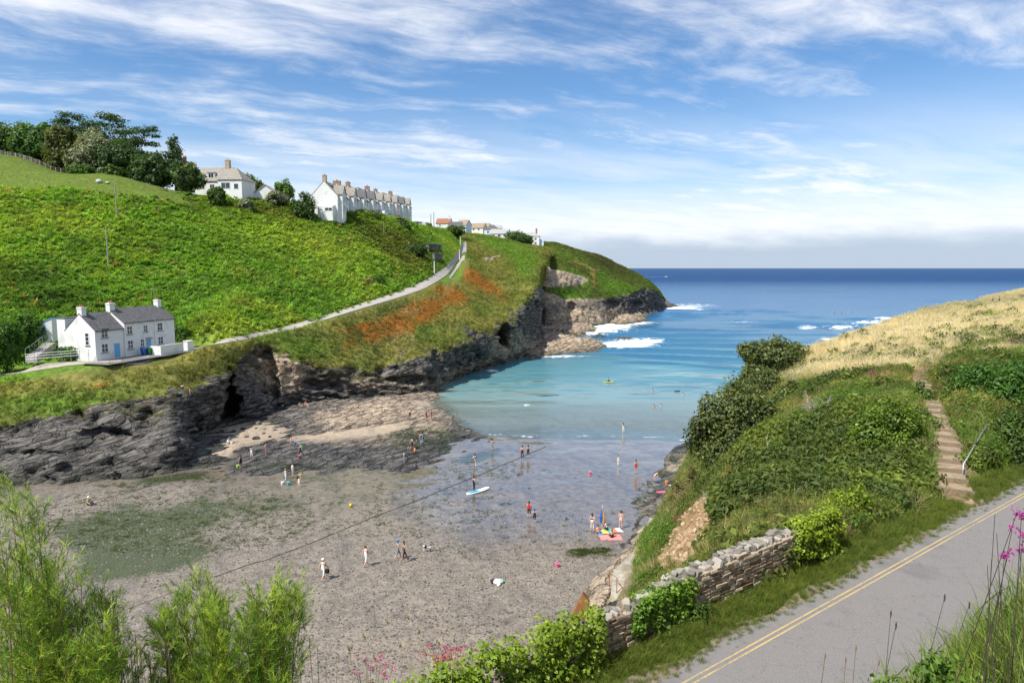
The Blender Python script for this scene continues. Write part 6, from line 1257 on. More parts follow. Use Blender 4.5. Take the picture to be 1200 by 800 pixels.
BON = [('pelvis', 'waist'), ('waist', 'chest'), ('chest', 'neck'), ('neck', 'jaw'), ('jaw', 'skull'), ('skull', 'crown'), ('skull', 'nose')]
for k in 'lr': BON += [('pelvis', 'hip'+k), ('hip'+k, 'knee'+k), ('knee'+k, 'ankle'+k), ('ankle'+k, 'toe'+k), ('chest', 'shoulder'+k), ('shoulder'+k, 'elbow'+k), ('elbow'+k, 'wrist'+k), ('wrist'+k, 'palm'+k)]
REG = {'pelvis-waist': 2, 'waist-chest': 1, 'chest-neck': 1, 'pelvis-hip': 2, 'hip-knee': 3, 'knee-ankle': 4, 'ankle-toe': 5, 'chest-shoulder': 1, 'shoulder-elbow': 6, 'elbow-wrist': 7, 'wrist-palm': 8}
_bodies = {}
def body(pose):
    if pose in _bodies: return _bodies[pose]
    J = skeleton(pose); names = list(J); me = bpy.data.meshes.new('rig'); me.from_pydata([tuple(J[n]) for n in names], [(names.index(a), names.index(b)) for a, b in BON], [])
    o = bpy.data.objects.new('rig', me); col.objects.link(o); md = o.modifiers.new('skin', 'SKIN'); md.use_smooth_shade = True; md.branch_smoothing = .4
    for i, n in enumerate(names):
        r = RAD[n] if n in RAD else RAD[n[:-1]]; sv = me.skin_vertices[0].data[i]; sv.radius = r if isinstance(r, tuple) else (r, r); sv.use_root = n == 'pelvis'
    o.modifiers.new('sub', 'SUBSURF').levels = 1; dg = bpy.context.evaluated_depsgraph_get(); ev = o.evaluated_get(dg); m2 = ev.to_mesh(); V_ = [v.co.copy() for v in m2.vertices]; F_ = [tuple(p.vertices) for p in m2.polygons]; ev.to_mesh_clear()
    bpy.data.objects.remove(o); bpy.data.meshes.remove(me)
    regs = []
    for f in F_:
        c = sum((V_[i] for i in f), Vector())/len(f); best = (9, 0)
        for a, b in BON:
            A_, B_ = J[a], J[b]; e = B_-A_; t = max(0, min(1, (c-A_).dot(e)/max(e.dot(e), 1e-6))); dd = (c-A_-e*t).length
            ra = RAD[a] if a in RAD else RAD[a[:-1]]; ra = max(ra) if isinstance(ra, tuple) else ra; dd /= ra
            if dd < best[0]: best = (dd, REG.get(f"{a.rstrip('lr') if a not in RAD else a}-{b.rstrip('lr') if b not in RAD else b}".replace('ankle-toe', 'ankle-toe'), 0))
        regs.append(best[1])
    # fingers: four of unequal length and a thumb leaving the side of the palm
    for k, s in (('l', 1), ('r', -1)):
        p = J['palm'+k]; ax = (p-J['wrist'+k]).normalized(); side = ax.cross(Vector((0, s, 0))); side = side.normalized() if side.length > .05 else Vector((1, 0, 0)); inn = ax.cross(side).normalized()
        for i, l in enumerate((.065, .078, .072, .055)):
            b0 = p+side*(.024-.016*i)+ax*.02; mb = MB(); mb.tube([b0, b0+ax*l*.55, b0+ax*l*.9+inn*l*.35], [.009, .008, .006], 4); off = len(V_); V_ += [Vector(q) for q in mb.v]; F_ += [tuple(j+off for j in q) for q in mb.f]; regs += [8]*len(mb.f)
        b0 = p+side*.03-ax*.02; mb = MB(); mb.tube([b0, b0+side*.03+ax*.02, b0+side*.03+ax*.05+inn*.01], [.011, .009, .007], 4); off = len(V_); V_ += [Vector(q) for q in mb.v]; F_ += [tuple(j+off for j in q) for q in mb.f]; regs += [8]*len(mb.f)
    _bodies[pose] = (V_, F_, regs, J); return _bodies[pose]
_cm = {}
def cloth(c, rough=.8):
    if c not in _cm: _cm[c] = plain('cloth', c, rough, .12, 9, .2)
    return _cm[c]
SKINC = [(.55, .33, .23), (.48, .28, .19), (.60, .38, .28)]
# styles: which regions (1 torso 2 pelvis 3 thigh 4 shin 5 foot 6 upper arm 7 forearm) take the top / bottom cloth
STY = {'tee_shorts': ((1, 6), (2, 3), ()), 'vest_shorts': ((1,), (2, 3), ()), 'tee_trousers': ((1, 6), (2, 3, 4), (5,)), 'jacket_shorts': ((1, 6, 7), (2, 3), ()), 'jacket_trousers': ((1, 6, 7), (2, 3, 4), (5,)), 'wetsuit': ((1, 6, 7), (2, 3, 4), ()), 'shorty': ((1, 6), (2, 3), ()), 'dress': ((1, 2, 3), (), ()), 'swimsuit': ((1, 2), (), ()), 'trunks': ((), (2, 3), ()), 'bikini': ((), (2,), ())}
def person(label, px, py, face, pose, style, top, bot=(.05, .05, .07), h=1.7, hair=(.06, .035, .02), hat=None, z=None, d=None, group='people on the beach', pack=None, sink=0.):
    if d is not None: w = unp(px, py, d); x, y, zz = w[0], d, (ground(w[0], d, w[2]) if z is None else z)
    else:
        zz = .8
        for _ in range(4): w = onz(px, py, zz); zz = ground(w[0], w[1], 0.)
        x, y = w[0], w[1]
    zz = (zz if z is not None else max(zz, -.55))-sink
    V_, F_, regs, J = body(pose); k = h/1.70; t = thing('person', label, 'person', (x, y, zz), face, group)
    tp, bt, sh = STY[style]; fm = [1 if r in tp else 2 if r in bt else 3 if r in sh else 0 for r in regs]; i = int(px*7+py) % 3
    me = bpy.data.meshes.new('body'); me.from_pydata([v*k for v in V_], [], F_)
    for m_ in (cloth(SKINC[i], .6), cloth(top), cloth(bot), cloth((.05, .045, .04))): me.materials.append(m_)
    me.polygons.foreach_set('material_index', np.array(fm, np.int32)); me.polygons.foreach_set('use_smooth', np.ones(len(fm), bool)); me.update(); link('body', me, t)
    c, n = J['skull']*k, (J['crown']-J['jaw']).normalized(); fw = (J['nose']-J['skull']).normalized()
    bm = bmesh.new(); bmesh.ops.create_uvsphere(bm, u_segments=10, v_segments=7, radius=.112*k); q = n.to_track_quat('Z', 'X'); kill = [v for v in bm.verts if (v.co.z < -.035*k and (q @ v.co).dot(fw) > -.02) or v.co.z < -.09*k or ((q @ v.co).dot(fw) > .06*k and v.co.z < .05*k)]
    bmesh.ops.delete(bm, geom=kill, context='VERTS')
    for v in bm.verts: v.co = q @ v.co+c+n*.022*k-fw*.014*k
    me = bpy.data.meshes.new('hair'); bm.to_mesh(me); bm.free(); me.materials.append(cloth(hair)); link('hair', me, t)
    e = MB()
    for s in (-1, 1): sd = n.cross(fw)*s; e.box(tuple(c+fw*.083*k+sd*.03*k-vv(.008, .008, .008)), tuple(c+fw*.083*k+sd*.03*k+vv(.008, .008, .008)))
    e.build('eyes', cloth((.03, .025, .02)), t)
    if hat: mb = MB(); a = c+n*.03*k; mb.tube([a-n*.01, a+n*.06*k, a+n*.11*k], [.122*k, .118*k, .06*k], 10); mb.prism([a+fw*.08*k+n.cross(fw)*.08*k, a+fw*.2*k+n.cross(fw)*.06*k, a+fw*.2*k-n.cross(fw)*.06*k, a+fw*.08*k-n.cross(fw)*.08*k], n*.015); mb.build('hat', cloth(hat), t)
    if pack: mb = MB(); ch = J['chest']*k; mb.box((ch.x-.34*k, -.15*k, ch.z-.28*k), (ch.x-.115*k, .15*k, ch.z+.14*k)); o = tag(mb.build('rucksack', cloth(pack), t)); bevel_mesh(o.data, .04)
    return t
W_, BK, NV, TE, RD, PK, OR = (.75, .75, .74), (.02, .02, .022), (.015, .02, .06), (.02, .16, .22), (.6, .03, .04), (.70, .12, .25), (.65, .16, .06)
BR_, BL_ = (.07, .04, .02), (.30, .20, .09)
person('woman in a white top, shorts and cap carrying a dark bag on the pebbles', 379, 680, 1.2, 'walk', 'vest_shorts', W_, W_, hat=W_); person('person in a short white dress walking on the pebbles', 429, 663.5, 1.0, 'walk', 'dress', W_, hair=(.10, .04, .02)); person('person in teal shirt and blue cap walking beside a dark-clothed companion', 466.5, 656, .3, 'walk', 'tee_shorts', TE, (.2, .25, .3), hat=(.05, .2, .45)); person('person in dark shirt and shorts walking right of the teal shirt', 474, 658.5, .3, 'walk', 'tee_shorts', (.03, .03, .025), (.03, .03, .035), 1.75)
person('person in black with a red rucksack facing the sea', 620, 606.5, 1.4, 'stand', 'tee_shorts', BK, BK, 1.65, pack=RD); person('child in navy with a blue cap standing behind the red rucksack', 626.5, 612.5, 1.5, 'stand', 'shorty', NV, NV, 1.4, hat=(.05, .15, .5))
person('man in dark tee and white shorts with hands behind his back', 694, 623.5, 1.0, 'behind', 'tee_shorts', (.05, .045, .05), W_, 1.78); person('child in white crouching beside the blue and orange windbreak', 709, 621.5, 2.5, 'crouch', 'tee_shorts', W_, NV, 1.4); person('child in coral red crouching on the sand by the windbreak', 701, 624.5, .5, 'crouch', 'swimsuit', (.7, .15, .1), h=1.2); person('woman in black sitting on the pink towel', 717, 630, 1.8, 'sit', 'tee_shorts', BK, BK, 1.65, hair=(.25, .12, .05)); person('bather in a pale swimsuit standing right of the picnic towels', 727.5, 619.5, 1.4, 'stand', 'bikini', W_, (.65, .55, .5), 1.72)
person('woman in a dark jacket wading at the edge of the shallows', 577, 528, 1.0, 'hold', 'jacket_shorts', (.03, .03, .045), (.3, .25, .25)); person('person in a navy jacket and shorts walking on wet sand', 556.5, 547, 1.6, 'walk', 'jacket_shorts', (.03, .035, .10), (.4, .33, .3)); person('person in a dark wetsuit standing at the paddleboard', 555.5, 575.5, .6, 'stand', 'wetsuit', (.015, .045, .06), BK, 1.75); person('surfer in an orange top and black wetsuit legs on wet sand', 612, 537.5, 1.6, 'stand', 'wetsuit', OR, BK, 1.78); person('surfer in a black and teal wetsuit beside the orange top', 619, 536.5, 1.6, 'stand', 'shorty', (.015, .06, .06), BK, 1.75)
person('person in white top and black trousers on the far rock ledge', 480.5, 492, 1.8, 'walk', 'tee_trousers', W_, BK); person('person in white top and red shorts on the far rock ledge', 499.5, 492, -.5, 'stand', 'tee_shorts', W_, RD); person('person in an orange top on the far rock ledge', 505.5, 492, -.5, 'stand', 'tee_shorts', OR, (.6, .35, .3)); person('dark-clothed person crouching at the seaward tip of the ledge', 531, 492.5, 0., 'bend', 'jacket_trousers', (.05, .05, .10), (.05, .05, .08)); person('person in dark purple bending over a rock pool', 488, 518, .5, 'bend', 'tee_shorts', (.05, .02, .10), (.05, .05, .08)); person('person in grey bending over the rock pool from the right', 496, 519, 2.6, 'bend', 'tee_shorts', (.15, .12, .14), (.05, .2, .4)); person('bare-armed person standing behind the orange-clad child', 483, 527, .4, 'walk', 'vest_shorts', (.45, .2, .14), NV); person('child in orange crouching on the low rocks', 486.5, 527, 1., 'crouch', 'tee_shorts', OR, OR, 1.3); person('small child with red top crouching at the low rocks', 479, 527.5, .6, 'crouch', 'tee_shorts', (.55, .06, .03), (.05, .2, .35), 1.1); person('child in white top and blue shorts at the edge of the wet rocks', 473.5, 542.5, .2, 'stand', 'tee_shorts', W_, (.05, .3, .55), 1.5)
person('wader in dark top and white shorts standing in the sea', 730.5, 507.5, 1.6, 'hold', 'tee_shorts', (.03, .04, .06), W_, sink=.1); person('child in a white sun suit paddling in the shallows', 724.5, 545.5, 1.5, 'stand', 'wetsuit', (.75, .68, .68), W_, 1.3); person('woman in a red swimsuit at the water line', 745, 555, 1.7, 'stand', 'swimsuit', RD, hair=BR_); person('pink-clad person bending among the weedy rocks', 767, 564, .5, 'bend', 'tee_shorts', (.7, .35, .32), (.6, .4, .35), 1.4)
person('person in blue and white crouching on the dry sand patch', 269, 519, .3, 'crouch', 'tee_shorts', (.05, .2, .55), W_); person('person in a navy dress on the pebbles below the rocks', 282.5, 549.5, 2.6, 'stand', 'dress', NV); person('person in black top and white shorts standing on the dark rocks', 295, 537.5, 1.4, 'hold', 'tee_shorts', BK, W_); person('person in white and bright pink standing on the dark rocks', 311.5, 532.5, .2, 'stand', 'tee_shorts', W_, PK, 1.6); person('small child in pale pink on the rocks', 341, 521, 1., 'stand', 'tee_shorts', (.65, .45, .45), (.6, .4, .4), 1.2); person('person with a green rucksack and red bucket on the rocks', 352.5, 535, 3.4, 'walk', 'tee_trousers', (.3, .3, .28), BK, pack=(.02, .35, .22))
person('fair-haired person in pale blue carrying a bucket below the rocks', 335, 566, 1.0, 'walk', 'dress', (.5, .6, .7), hair=BL_); person('person in white tee at the back of the group below the rocks', 343, 559, .8, 'stand', 'tee_shorts', W_, (.5, .4, .35)); person('person in black and yellow bending in the group below the rocks', 348.5, 567, .4, 'bend', 'tee_shorts', (.5, .35, .03), BK, 1.6); person('child in white at the right of the group below the rocks', 350.5, 571, 1.4, 'stand', 'tee_shorts', W_, W_, 1.15)
person('bather in pink sitting against the cliff foot', 351.5, 476, -.6, 'sit', 'tee_shorts', (.65, .3, .35), NV); person('sunbather in orange sitting beside the pink one at the cliff foot', 358.5, 476, -.6, 'sit', 'trunks', OR, (.6, .25, .2))
person('climber in dark clothes scrambling up the cliff below the cottage', 214.5, 463, 2.2, 'climb', 'jacket_trousers', (.04, .03, .06), NV, d=92.5, z=float(unp(214.5, 463, 92.5)[2])); person('person in pink standing on the lichened ledge below the cottage', 223, 467, .4, 'stand', 'tee_trousers', PK, (.35, .25, .45), 1.6, d=92.8, z=float(unp(223, 467, 92.8)[2])); person('person in a yellow jacket and white cap sitting at the foot of the left cliff', 100.5, 536, -.2, 'sit', 'jacket_trousers', (.75, .62, .03), NV, hat=W_)
for i, (px, py, l) in enumerate([(765, 458, 'swimmer standing chest deep nearest the point'), (800.5, 463, 'swimmer furthest right in the bay'), (766.5, 477, 'left of two swimmers close to the beach'), (775, 476, 'right of two swimmers close to the beach'), (1178, 0, '')]):
    if l: person(l, px, py, 1.6, 'hold', 'trunks' if i % 2 else 'swimsuit', RD if i == 2 else BK, BK, d=float(onz(px, py, 0)[1]), z=-1.2, group='swimmers in the bay')
for i, (px, l) in enumerate([(978, 'surfer sitting out to sea, left of three'), (986.5, 'surfer sitting out to sea, middle of three'), (998, 'surfer sitting out to sea, right of three')]): person(l, px, 366, 1., 'sit', 'wetsuit', BK, BK, d=float(onz(px, 366.5, 0)[1]), z=.25, group='surfers waiting beyond the headland')
person('walker in dark clothes on the skyline of the dry-grass headland', 1171, 352, 1., 'walk', 'jacket_trousers', BK, BK, d=172); person('second walker on the skyline just left of the dark-clothed one', 1163, 352, 1., 'walk', 'jacket_trousers', (.4, .42, .45), BK, d=174)
# ------------------------------------------------------------------ things on the beach and the water
def at(px, py, z=1.):
    for _ in range(4): w = onz(px, py, z); z = ground(w[0], w[1], 0.)
    return Vector((w[0], w[1], z))
def board(label, loc, rz, L, W, c1, c2, name='paddleboard', cat='paddleboard'):
    t = thing(name, label, cat, loc, rz); n = 20
    out_ = [(math.cos(2*math.pi*i/n)*L/2, math.copysign(abs(math.sin(2*math.pi*i/n))**.75, math.sin(2*math.pi*i/n))*W/2) for i in range(n)]
    me = MB().prism([(x, y, .04+.06*(x/L*2)**2*(x > 0)) for x, y in out_], (0, 0, .11)).mesh('hull', [cloth(c1, .4)]); bevel_mesh(me, .03); link('hull', me, t)
    link('deck_pad', MB().prism([(x*.72-.05*L, y*.72, .155) for x, y in out_], (0, 0, .012)).mesh('deck_pad', [cloth(c2, .6)]), t); MB().prism([(-L*.42, -.008, .04), (-L*.32, -.008, .04), (-L*.40, -.008, -.08)], (0, .016, 0)).build('fin', SILL, t)
board('white and blue paddleboard lying on the wet sand', at(560, 576), .75, 3.2, .80, (.75, .8, .82), (.03, .27, .50))
b = onz(713, 448, 0); board('small yellow-green kayak-like float in the bay', (b[0], b[1], .0), .2, 2.4, .75, (.6, .65, .05), (.2, .3, .05), 'float_board', 'board'); person('paddler sitting on the small yellow-green float', 713, 446.5, .2, 'sit', 'wetsuit', BK, BK, d=float(b[1]), z=.15, group='swimmers in the bay')
b = onz(793.5, 458.5, 0); board('dark bodyboard floating near the right-hand swimmer', (b[0], b[1], .0), .1, 1.3, .55, BK, (.1, .1, .12), 'bodyboard', 'board')
def towel(label, px, py, rz, L, W, cs, group='towels on the sand'):
    p = at(px, py); t = thing('beach_towel', label, 'towel', p+Vector((0, 0, .02)), rz, group); rs = RS(int(px)); n = len(cs)
    for k, c in enumerate(cs):
        xs_ = np.linspace(-L/2+L*k/n, -L/2+L*(k+1)/n, 4 if n > 1 else 9); ys_ = np.linspace(-W/2, W/2, 6); X, Y = np.meshgrid(xs_, ys_, indexing='ij'); Z = .02+.03*fbm(xy0(X+px, Y), 1.7, 2, seed=3)
        link('stripe' if n > 1 else 'cloth', mesh_from('cloth', np.stack([X, Y, np.abs(Z)+.012], -1).reshape(-1, 3), grid_faces(len(xs_), 6), [cloth(c)], True), t)
towel('pink beach towel under the woman in black', 715.5, 630, .1, 1.9, 1.2, [(.75, .25, .24)]); towel('rainbow striped beach towel behind the pink one', 714, 622.5, .25, 2.4, 1.0, [(.05, .3, .6), (.75, .6, .1), (.05, .45, .35), (.7, .2, .12), (.8, .75, .7)])
p = at(705.5, 617); t = thing('windbreak', 'blue and orange folded parasol stuck upright in the sand', 'parasol', p); MB().tube([(0, 0, -.3), (0, 0, 2.1)], .025, 6).build('pole', FRAME, t); MB().tube([(-.05, 0, .45), (-.07, 0, 1.0), (-.01, 0, 1.75)], [.13, .17, .03], 8).build('blue_panel', cloth((.02, .10, .5)), t); MB().tube([(.11, 0, .40), (.12, .02, .95), (.02, 0, 1.7)], [.14, .16, .03], 8).build('orange_panel', cloth((.75, .33, .02)), t)
def bucket(label, px, py, c, r=.16):
    p = at(px, py); t = thing('bucket', label, 'bucket', p, 0, 'buckets and small beach toys'); MB().tube([(0, 0, 0), (0, 0, r*1.9)], [r*.8, r*1.1], 12).build('pail', cloth(c, .4), t); MB().tube([(math.cos(a)*r*1.1, 0, r*1.9+math.sin(a)*r) for a in np.linspace(0, math.pi, 8)], .012, 4).build('handle', FRAME, t)
for l, px, py, c in [('bright pink bucket alone on the wet sand', 691.5, 555.5, PK), ('orange bucket among the weedy rocks', 781, 567, (.8, .2, .03)), ('white bucket beside the crouching person in blue', 271.5, 520, W_), ('red bucket with white base held low by the rucksack carrier', 350.5, 537.5, (.6, .06, .03)), ('lime green bucket left of the navy dress', 278.5, 548, (.4, .6, .05)), ('turquoise bucket carried below the rocks', 338, 568, (.03, .4, .5)), ('blue bucket by the small child on the rocks', 346, 520.5, (.05, .2, .6)), ('white bucket left of the fair-haired person', 331, 567.5, W_), ('blue bucket beside the rock-pooling group', 493.5, 520, (.05, .35, .6)), ('pink spade handle lying in the weed near the ledge', 653, 664, PK)]: bucket(l, px, py, c)
towel('magenta towel dropped on the weedy rocks', 775, 576.5, .2, 1.1, .5, [PK]); towel('white bag crumpled beside the orange bucket', 786, 569, .2, .5, .4, [W_])
p = at(583, 684); t = thing('bag_pile', 'pile of bags and a white towel left on the sand', 'bags', p)
for i, (x, y, s, c) in enumerate([(0, 0, .38, (.65, .68, .66)), (-.35, .2, .30, BK), (.3, .15, .3, (.25, .45, .35)), (.1, -.3, .24, (.75, .74, .72)), (-.1, .35, .22, (.1, .35, .3))]): o = link('bag', stone_mesh(500+i, s, .75, [cloth(c)], 2, 'bag', .10), t, (x, y, s*.45))
p = at(383.5, 676.5); MB().box((-.16, -.1, .35), (.16, .1, .7)).build('handbag', cloth(BK), None, loc=p); tag(bpy.data.objects['handbag'], 'dark bag hanging from the hand of the woman in white', 'bag'); bevel_mesh(bpy.data.objects['handbag'].data, .04)
# dog
def dog(label, px, py, rz, k=1.):
    p = at(px, py); t = thing('dog', label, 'dog', p, rz); J = {'rump': (-.30, 0, .48), 'loin': (-.08, 0, .47), 'chest': (.20, 0, .45), 'neck': (.32, 0, .58), 'skull': (.42, 0, .66), 'muzzle': (.56, 0, .62), 'earl': (.40, .07, .72), 'earr': (.40, -.07, .72), 'tail1': (-.42, 0, .56), 'tail2': (-.58, 0, .66)}; E = [('rump', 'loin'), ('loin', 'chest'), ('chest', 'neck'), ('neck', 'skull'), ('skull', 'muzzle'), ('skull', 'earl'), ('skull', 'earr'), ('rump', 'tail1'), ('tail1', 'tail2')]; r = {'rump': .10, 'loin': .095, 'chest': .13, 'neck': .075, 'skull': .07, 'muzzle': .035, 'earl': .018, 'earr': .018, 'tail1': .025, 'tail2': .014}
    for s, a in ((1, 'l'), (-1, 'r')):
        J.update({'sh'+a: (.22, s*.08, .36), 'kn'+a: (.20, s*.08, .20), 'pw'+a: (.23, s*.08, .02), 'st'+a: (-.22, s*.08, .33), 'hk'+a: (-.36, s*.08, .19), 'hp'+a: (-.30, s*.08, .02)}); E += [('chest', 'sh'+a), ('sh'+a, 'kn'+a), ('kn'+a, 'pw'+a), ('rump', 'st'+a), ('st'+a, 'hk'+a), ('hk'+a, 'hp'+a)]; r.update({'sh'+a: .05, 'kn'+a: .028, 'pw'+a: .028, 'st'+a: .06, 'hk'+a: .026, 'hp'+a: .028})
    n = list(J); me = bpy.data.meshes.new('rig'); me.from_pydata([J[q] for q in n], [(n.index(a), n.index(b)) for a, b in E], []); o = bpy.data.objects.new('rig', me); col.objects.link(o); o.modifiers.new('s', 'SKIN')
    for i, q in enumerate(n): sv = me.skin_vertices[0].data[i]; sv.radius = (r[q], r[q]); sv.use_root = q == 'loin'
    o.modifiers.new('u', 'SUBSURF').levels = 1; ev = o.evaluated_get(bpy.context.evaluated_depsgraph_get()); m2 = bpy.data.meshes.new_from_object(ev); bpy.data.objects.remove(o)
    m, N = material('dog_coat'); g = N.new('ShaderNodeTexCoord').outputs['Object']; finish(N, principled(N, N.mix(N.ramp(N.noise(g, 3.5, 2), .48, .52), (.75, .73, .7), (.02, .02, .02)), .9)); m2.materials.clear(); m2.materials.append(m); m2.polygons.foreach_set('use_smooth', np.ones(len(m2.polygons), bool)); o = link('body', m2, t); o.scale = (k, k, k)
dog('small black and white dog trotting ahead of the walkers', 501.5, 646, .1, .95)
# ropes, buoy
ROPE = plain('weedy_rope', (.045, .055, .03), .95, .3, 8)
def rope(label, pts, r=.05):
    P = crom(np.array([tuple(at(*q)) for q in pts]), np.linspace(0, len(pts)-1, 14*len(pts))); 
    for q in P: q[2] = ground(q[0], q[1])+r*.6
    o0 = P[0].copy(); tag(MB().tube([tuple(q-o0) for q in P], r, 5).build('mooring_rope', ROPE, None, loc=tuple(o0)), label, 'rope', 'mooring ropes on the beach')
rope('long weedy mooring rope running up the beach from the shallows', [(640, 523), (612, 535), (570, 553), (530, 569), (490, 586), (450, 601), (420, 613), (370, 634), (315, 655), (296, 660), (251, 676)], .034); rope('thinner rope branching towards the yellow buoy', [(452, 600), (440, 606), (426, 602), (413, 595)], .024); rope('thin rope lying across the lower left pebbles', [(255, 674), (188, 699), (126, 722), (60, 748)], .02); rope('thin rope across the sand below the left rocks', [(232, 555), (180, 568), (125, 583), (60, 596)], .024)
p = at(411, 594); t = thing('buoy', 'small yellow mooring buoy lying on the wet sand', 'buoy', p); link('float', stone_mesh(9, .26, 1., [cloth((.75, .55, .03), .4)], 2, 'float', .01), t, (0, 0, .22)); MB().tube([(0, 0, .4), (0, 0, .55)], .04, 6).build('ring', STEEL, t)
# boat with wake
b = onz(781, 324.6, 0); t = thing('motor_boat', 'small white motor boat with a wake far out beyond the headland', 'boat', (b[0], b[1], .1), R(10)); L = 9.
hull = MB(); hull.add([(-L/2, -1.4, 0), (L*.2, -1.4, 0), (L/2, 0, .2), (L*.2, 1.4, 0), (-L/2, 1.4, 0), (-L/2, -1.6, 1.2), (L*.2, -1.6, 1.3), (L*.55, 0, 1.6), (L*.2, 1.6, 1.3), (-L/2, 1.6, 1.2)], [(4, 3, 2, 1, 0), (5, 6, 7, 8, 9), (0, 1, 6, 5), (1, 2, 7, 6), (2, 3, 8, 7), (3, 4, 9, 8), (4, 0, 5, 9)]); hull.build('hull', WHITE, t); MB().prism([(-1.5, -1, 1.25), (1.5, -1, 1.3), (.9, -1, 2.5), (-1.4, -1, 2.5)], (0, 2, 0)).build('cabin', WHITE, t); MB().box((.2, -1.02, 1.7), (1.0, 1.02, 2.3)).build('window', GLASS, t)
MB().add([(-4, -1.2, .25), (-4, 1.2, .25), (-30, 4, .3), (-62, 2.5, .25), (-62, -2.5, .25), (-30, -4, .3)], [(0, 1, 2, 3, 4, 5)]).build('wake', cloth((.7, .74, .76)), t)
# boulders on the sand patch
BLD = ['largest dark boulder in the upper middle of the pale sand patch', 'dark boulder just left of the largest one on the sand patch', 'leftmost dark boulder lying in the sun on the sand patch', 'small dark stone directly below the largest boulder', 'lone dark boulder near the lower left edge of the sand patch', 'broad flat boulder at the front edge of the sand patch', 'small stone right of the largest boulder', 'dark stone at the right end of the sand patch', 'little stone in the middle of the sand patch', 'dark boulder in the shade at the left of the sand patch', 'boulder below the two sunbathers at the cliff foot', 'small boulder right of the broad flat one at the sand edge']
for i, (px, py, s) in enumerate([(303, 497, .75), (285, 503, .55), (274, 506, .5), (300, 502, .35), (289, 512, .45), (300, 514, .7), (310, 503, .3), (322, 504, .4), (309, 508, .35), (260, 505, .4), (345, 498, .5), (316, 512, .4)]):
    p = at(px, py); me = stone_mesh(600+i, s, .55, [ROCK], 2, 'boulder', .14); o = link('boulder', me, None, p+Vector((0, 0, s*.15)), (0, 0, i)); tag(o, BLD[i], 'boulder', 'boulders on the sand patch')
# ------------------------------------------------------------------ plants right in front of the camera
def tamarisk(label, px, d, tips, seed, base_px=None, n=520):
    rs = RS(seed); bx = ((base_px or px)-600)/800*d; z0 = ground(bx, d, 20.); t = thing('tamarisk', label, 'shrub', (bx, d, z0), 0, 'tamarisks in front of the camera'); o = np.array([bx, d, z0]); V_ = []; F_ = []; Cc = []; mb = MB(); W = []
    tips = list(tips)+[(a+rs.normal(0, 20), b+abs(rs.normal(0, 26))+8) for a, b in tips for _ in range(3)]
    for (tx, ty) in tips:
        dd = d+rs.uniform(-.35, .35); e = unp(tx, ty, dd)-o; m_ = e*.55+np.array([rs.normal(0, .08), rs.normal(0, .08), .12]); pts = crom(np.array([[0, 0, -.2], m_*.5, m_, e]), np.linspace(0, 3, 12)); mb.tube([tuple(q) for q in pts], list(np.linspace(.014, .0015, 12)), 5)
        k = int(n/len(tips))
        for i in range(k):                            # feathery sprays along the outer stem
            f = 1-rs.uniform(0, 1)**1.1*.62; q = np.array([np.interp(f*11, np.arange(12), pts[:, a]) for a in range(3)]); dr = (pts[min(int(f*11)+1, 11)]-pts[max(int(f*11)-1, 0)]); dr = dr/np.linalg.norm(dr)
            out_ = rs.normal(size=3); out_ -= dr*(out_@dr); out_ /= np.linalg.norm(out_); sd = dr*.75+out_*rs.uniform(.3, 1.1)+np.array([0, 0, .35]); sd /= np.linalg.norm(sd); L = rs.uniform(.09, .22)*(1.15-f*.45); cval = rs.uniform(.65, 1.35)
            W.append((q+out_*rs.uniform(0, .055)*(1.25-f), sd, L, cval))
    K = 24; nW = len(W); Q = np.repeat(np.array([w[0] for w in W]), K, 0); SD = np.repeat(np.array([w[1] for w in W]), K, 0); LL = np.repeat(np.array([w[2] for w in W]), K)[:, None]; n_ = nW*K
    cw_ = mixc(np.broadcast_to(np.array([.085, .18, .022]), (nW, 3)), (.34, .42, .06), rs.random(nW))*np.array([w[3] for w in W])[:, None]; col_ = np.repeat(cw_, K, 0)*rs.uniform(.8, 1.2, (n_, 1))
    un = lambda v: v/np.maximum(np.linalg.norm(v, axis=1, keepdims=True), 1e-6)
    b_ = Q+SD*LL*rs.uniform(0, 1, (n_, 1)); dr = un(SD*1.1+rs.normal(0, .42, (n_, 3))); l_ = LL*rs.uniform(.25, .55, (n_, 1)); wv = un(np.cross(dr, rs.normal(size=(n_, 3))))*rs.uniform(.0011, .0021, (n_, 1)); mid = b_+dr*l_*.5+rs.normal(0, .004, (n_, 3))
    V_ = np.stack([b_-wv*.6, b_+wv*.6, mid+wv, mid-wv, b_+dr*l_], 1).reshape(-1, 3); ix = np.arange(n_)[:, None]*5
    F_ = np.concatenate([ix+np.array([[0, 1, 2]]), ix+np.array([[0, 2, 3]]), ix+np.array([[3, 2, 4]])], 0); Cc = np.repeat(col_, 5, 0)
    link('foliage', mesh_from('tamarisk_foliage', np.array(V_), np.array(F_), [LEAF], attrs={'col': np.clip(np.array(Cc), 0, 1)}), t); tag(mb.build('stems', plain('tamarisk_stem', (.20, .10, .06), .8), t), kind='stuff')
tamarisk('large feathery tamarisk filling the lower left corner', 50, 3.9, [(-10, 575), (8, 560), (22, 655), (-30, 620), (48, 675), (68, 655), (95, 678), (118, 692), (132, 705), (60, 700), (20, 690), (90, 715), (118, 730), (40, 740), (-10, 720), (75, 760), (105, 770), (10, 770)], 1, 40, 8000)
tamarisk('smaller feathery tamarisk with two plumes left of centre', 265, 4.2, [(222, 690), (232, 672), (247, 678), (205, 715), (268, 705), (240, 725), (212, 745), (318, 680), (335, 690), (300, 700), (345, 700), (325, 715), (290, 735), (312, 745), (262, 755), (225, 770), (295, 775)], 2, 262, 5200)
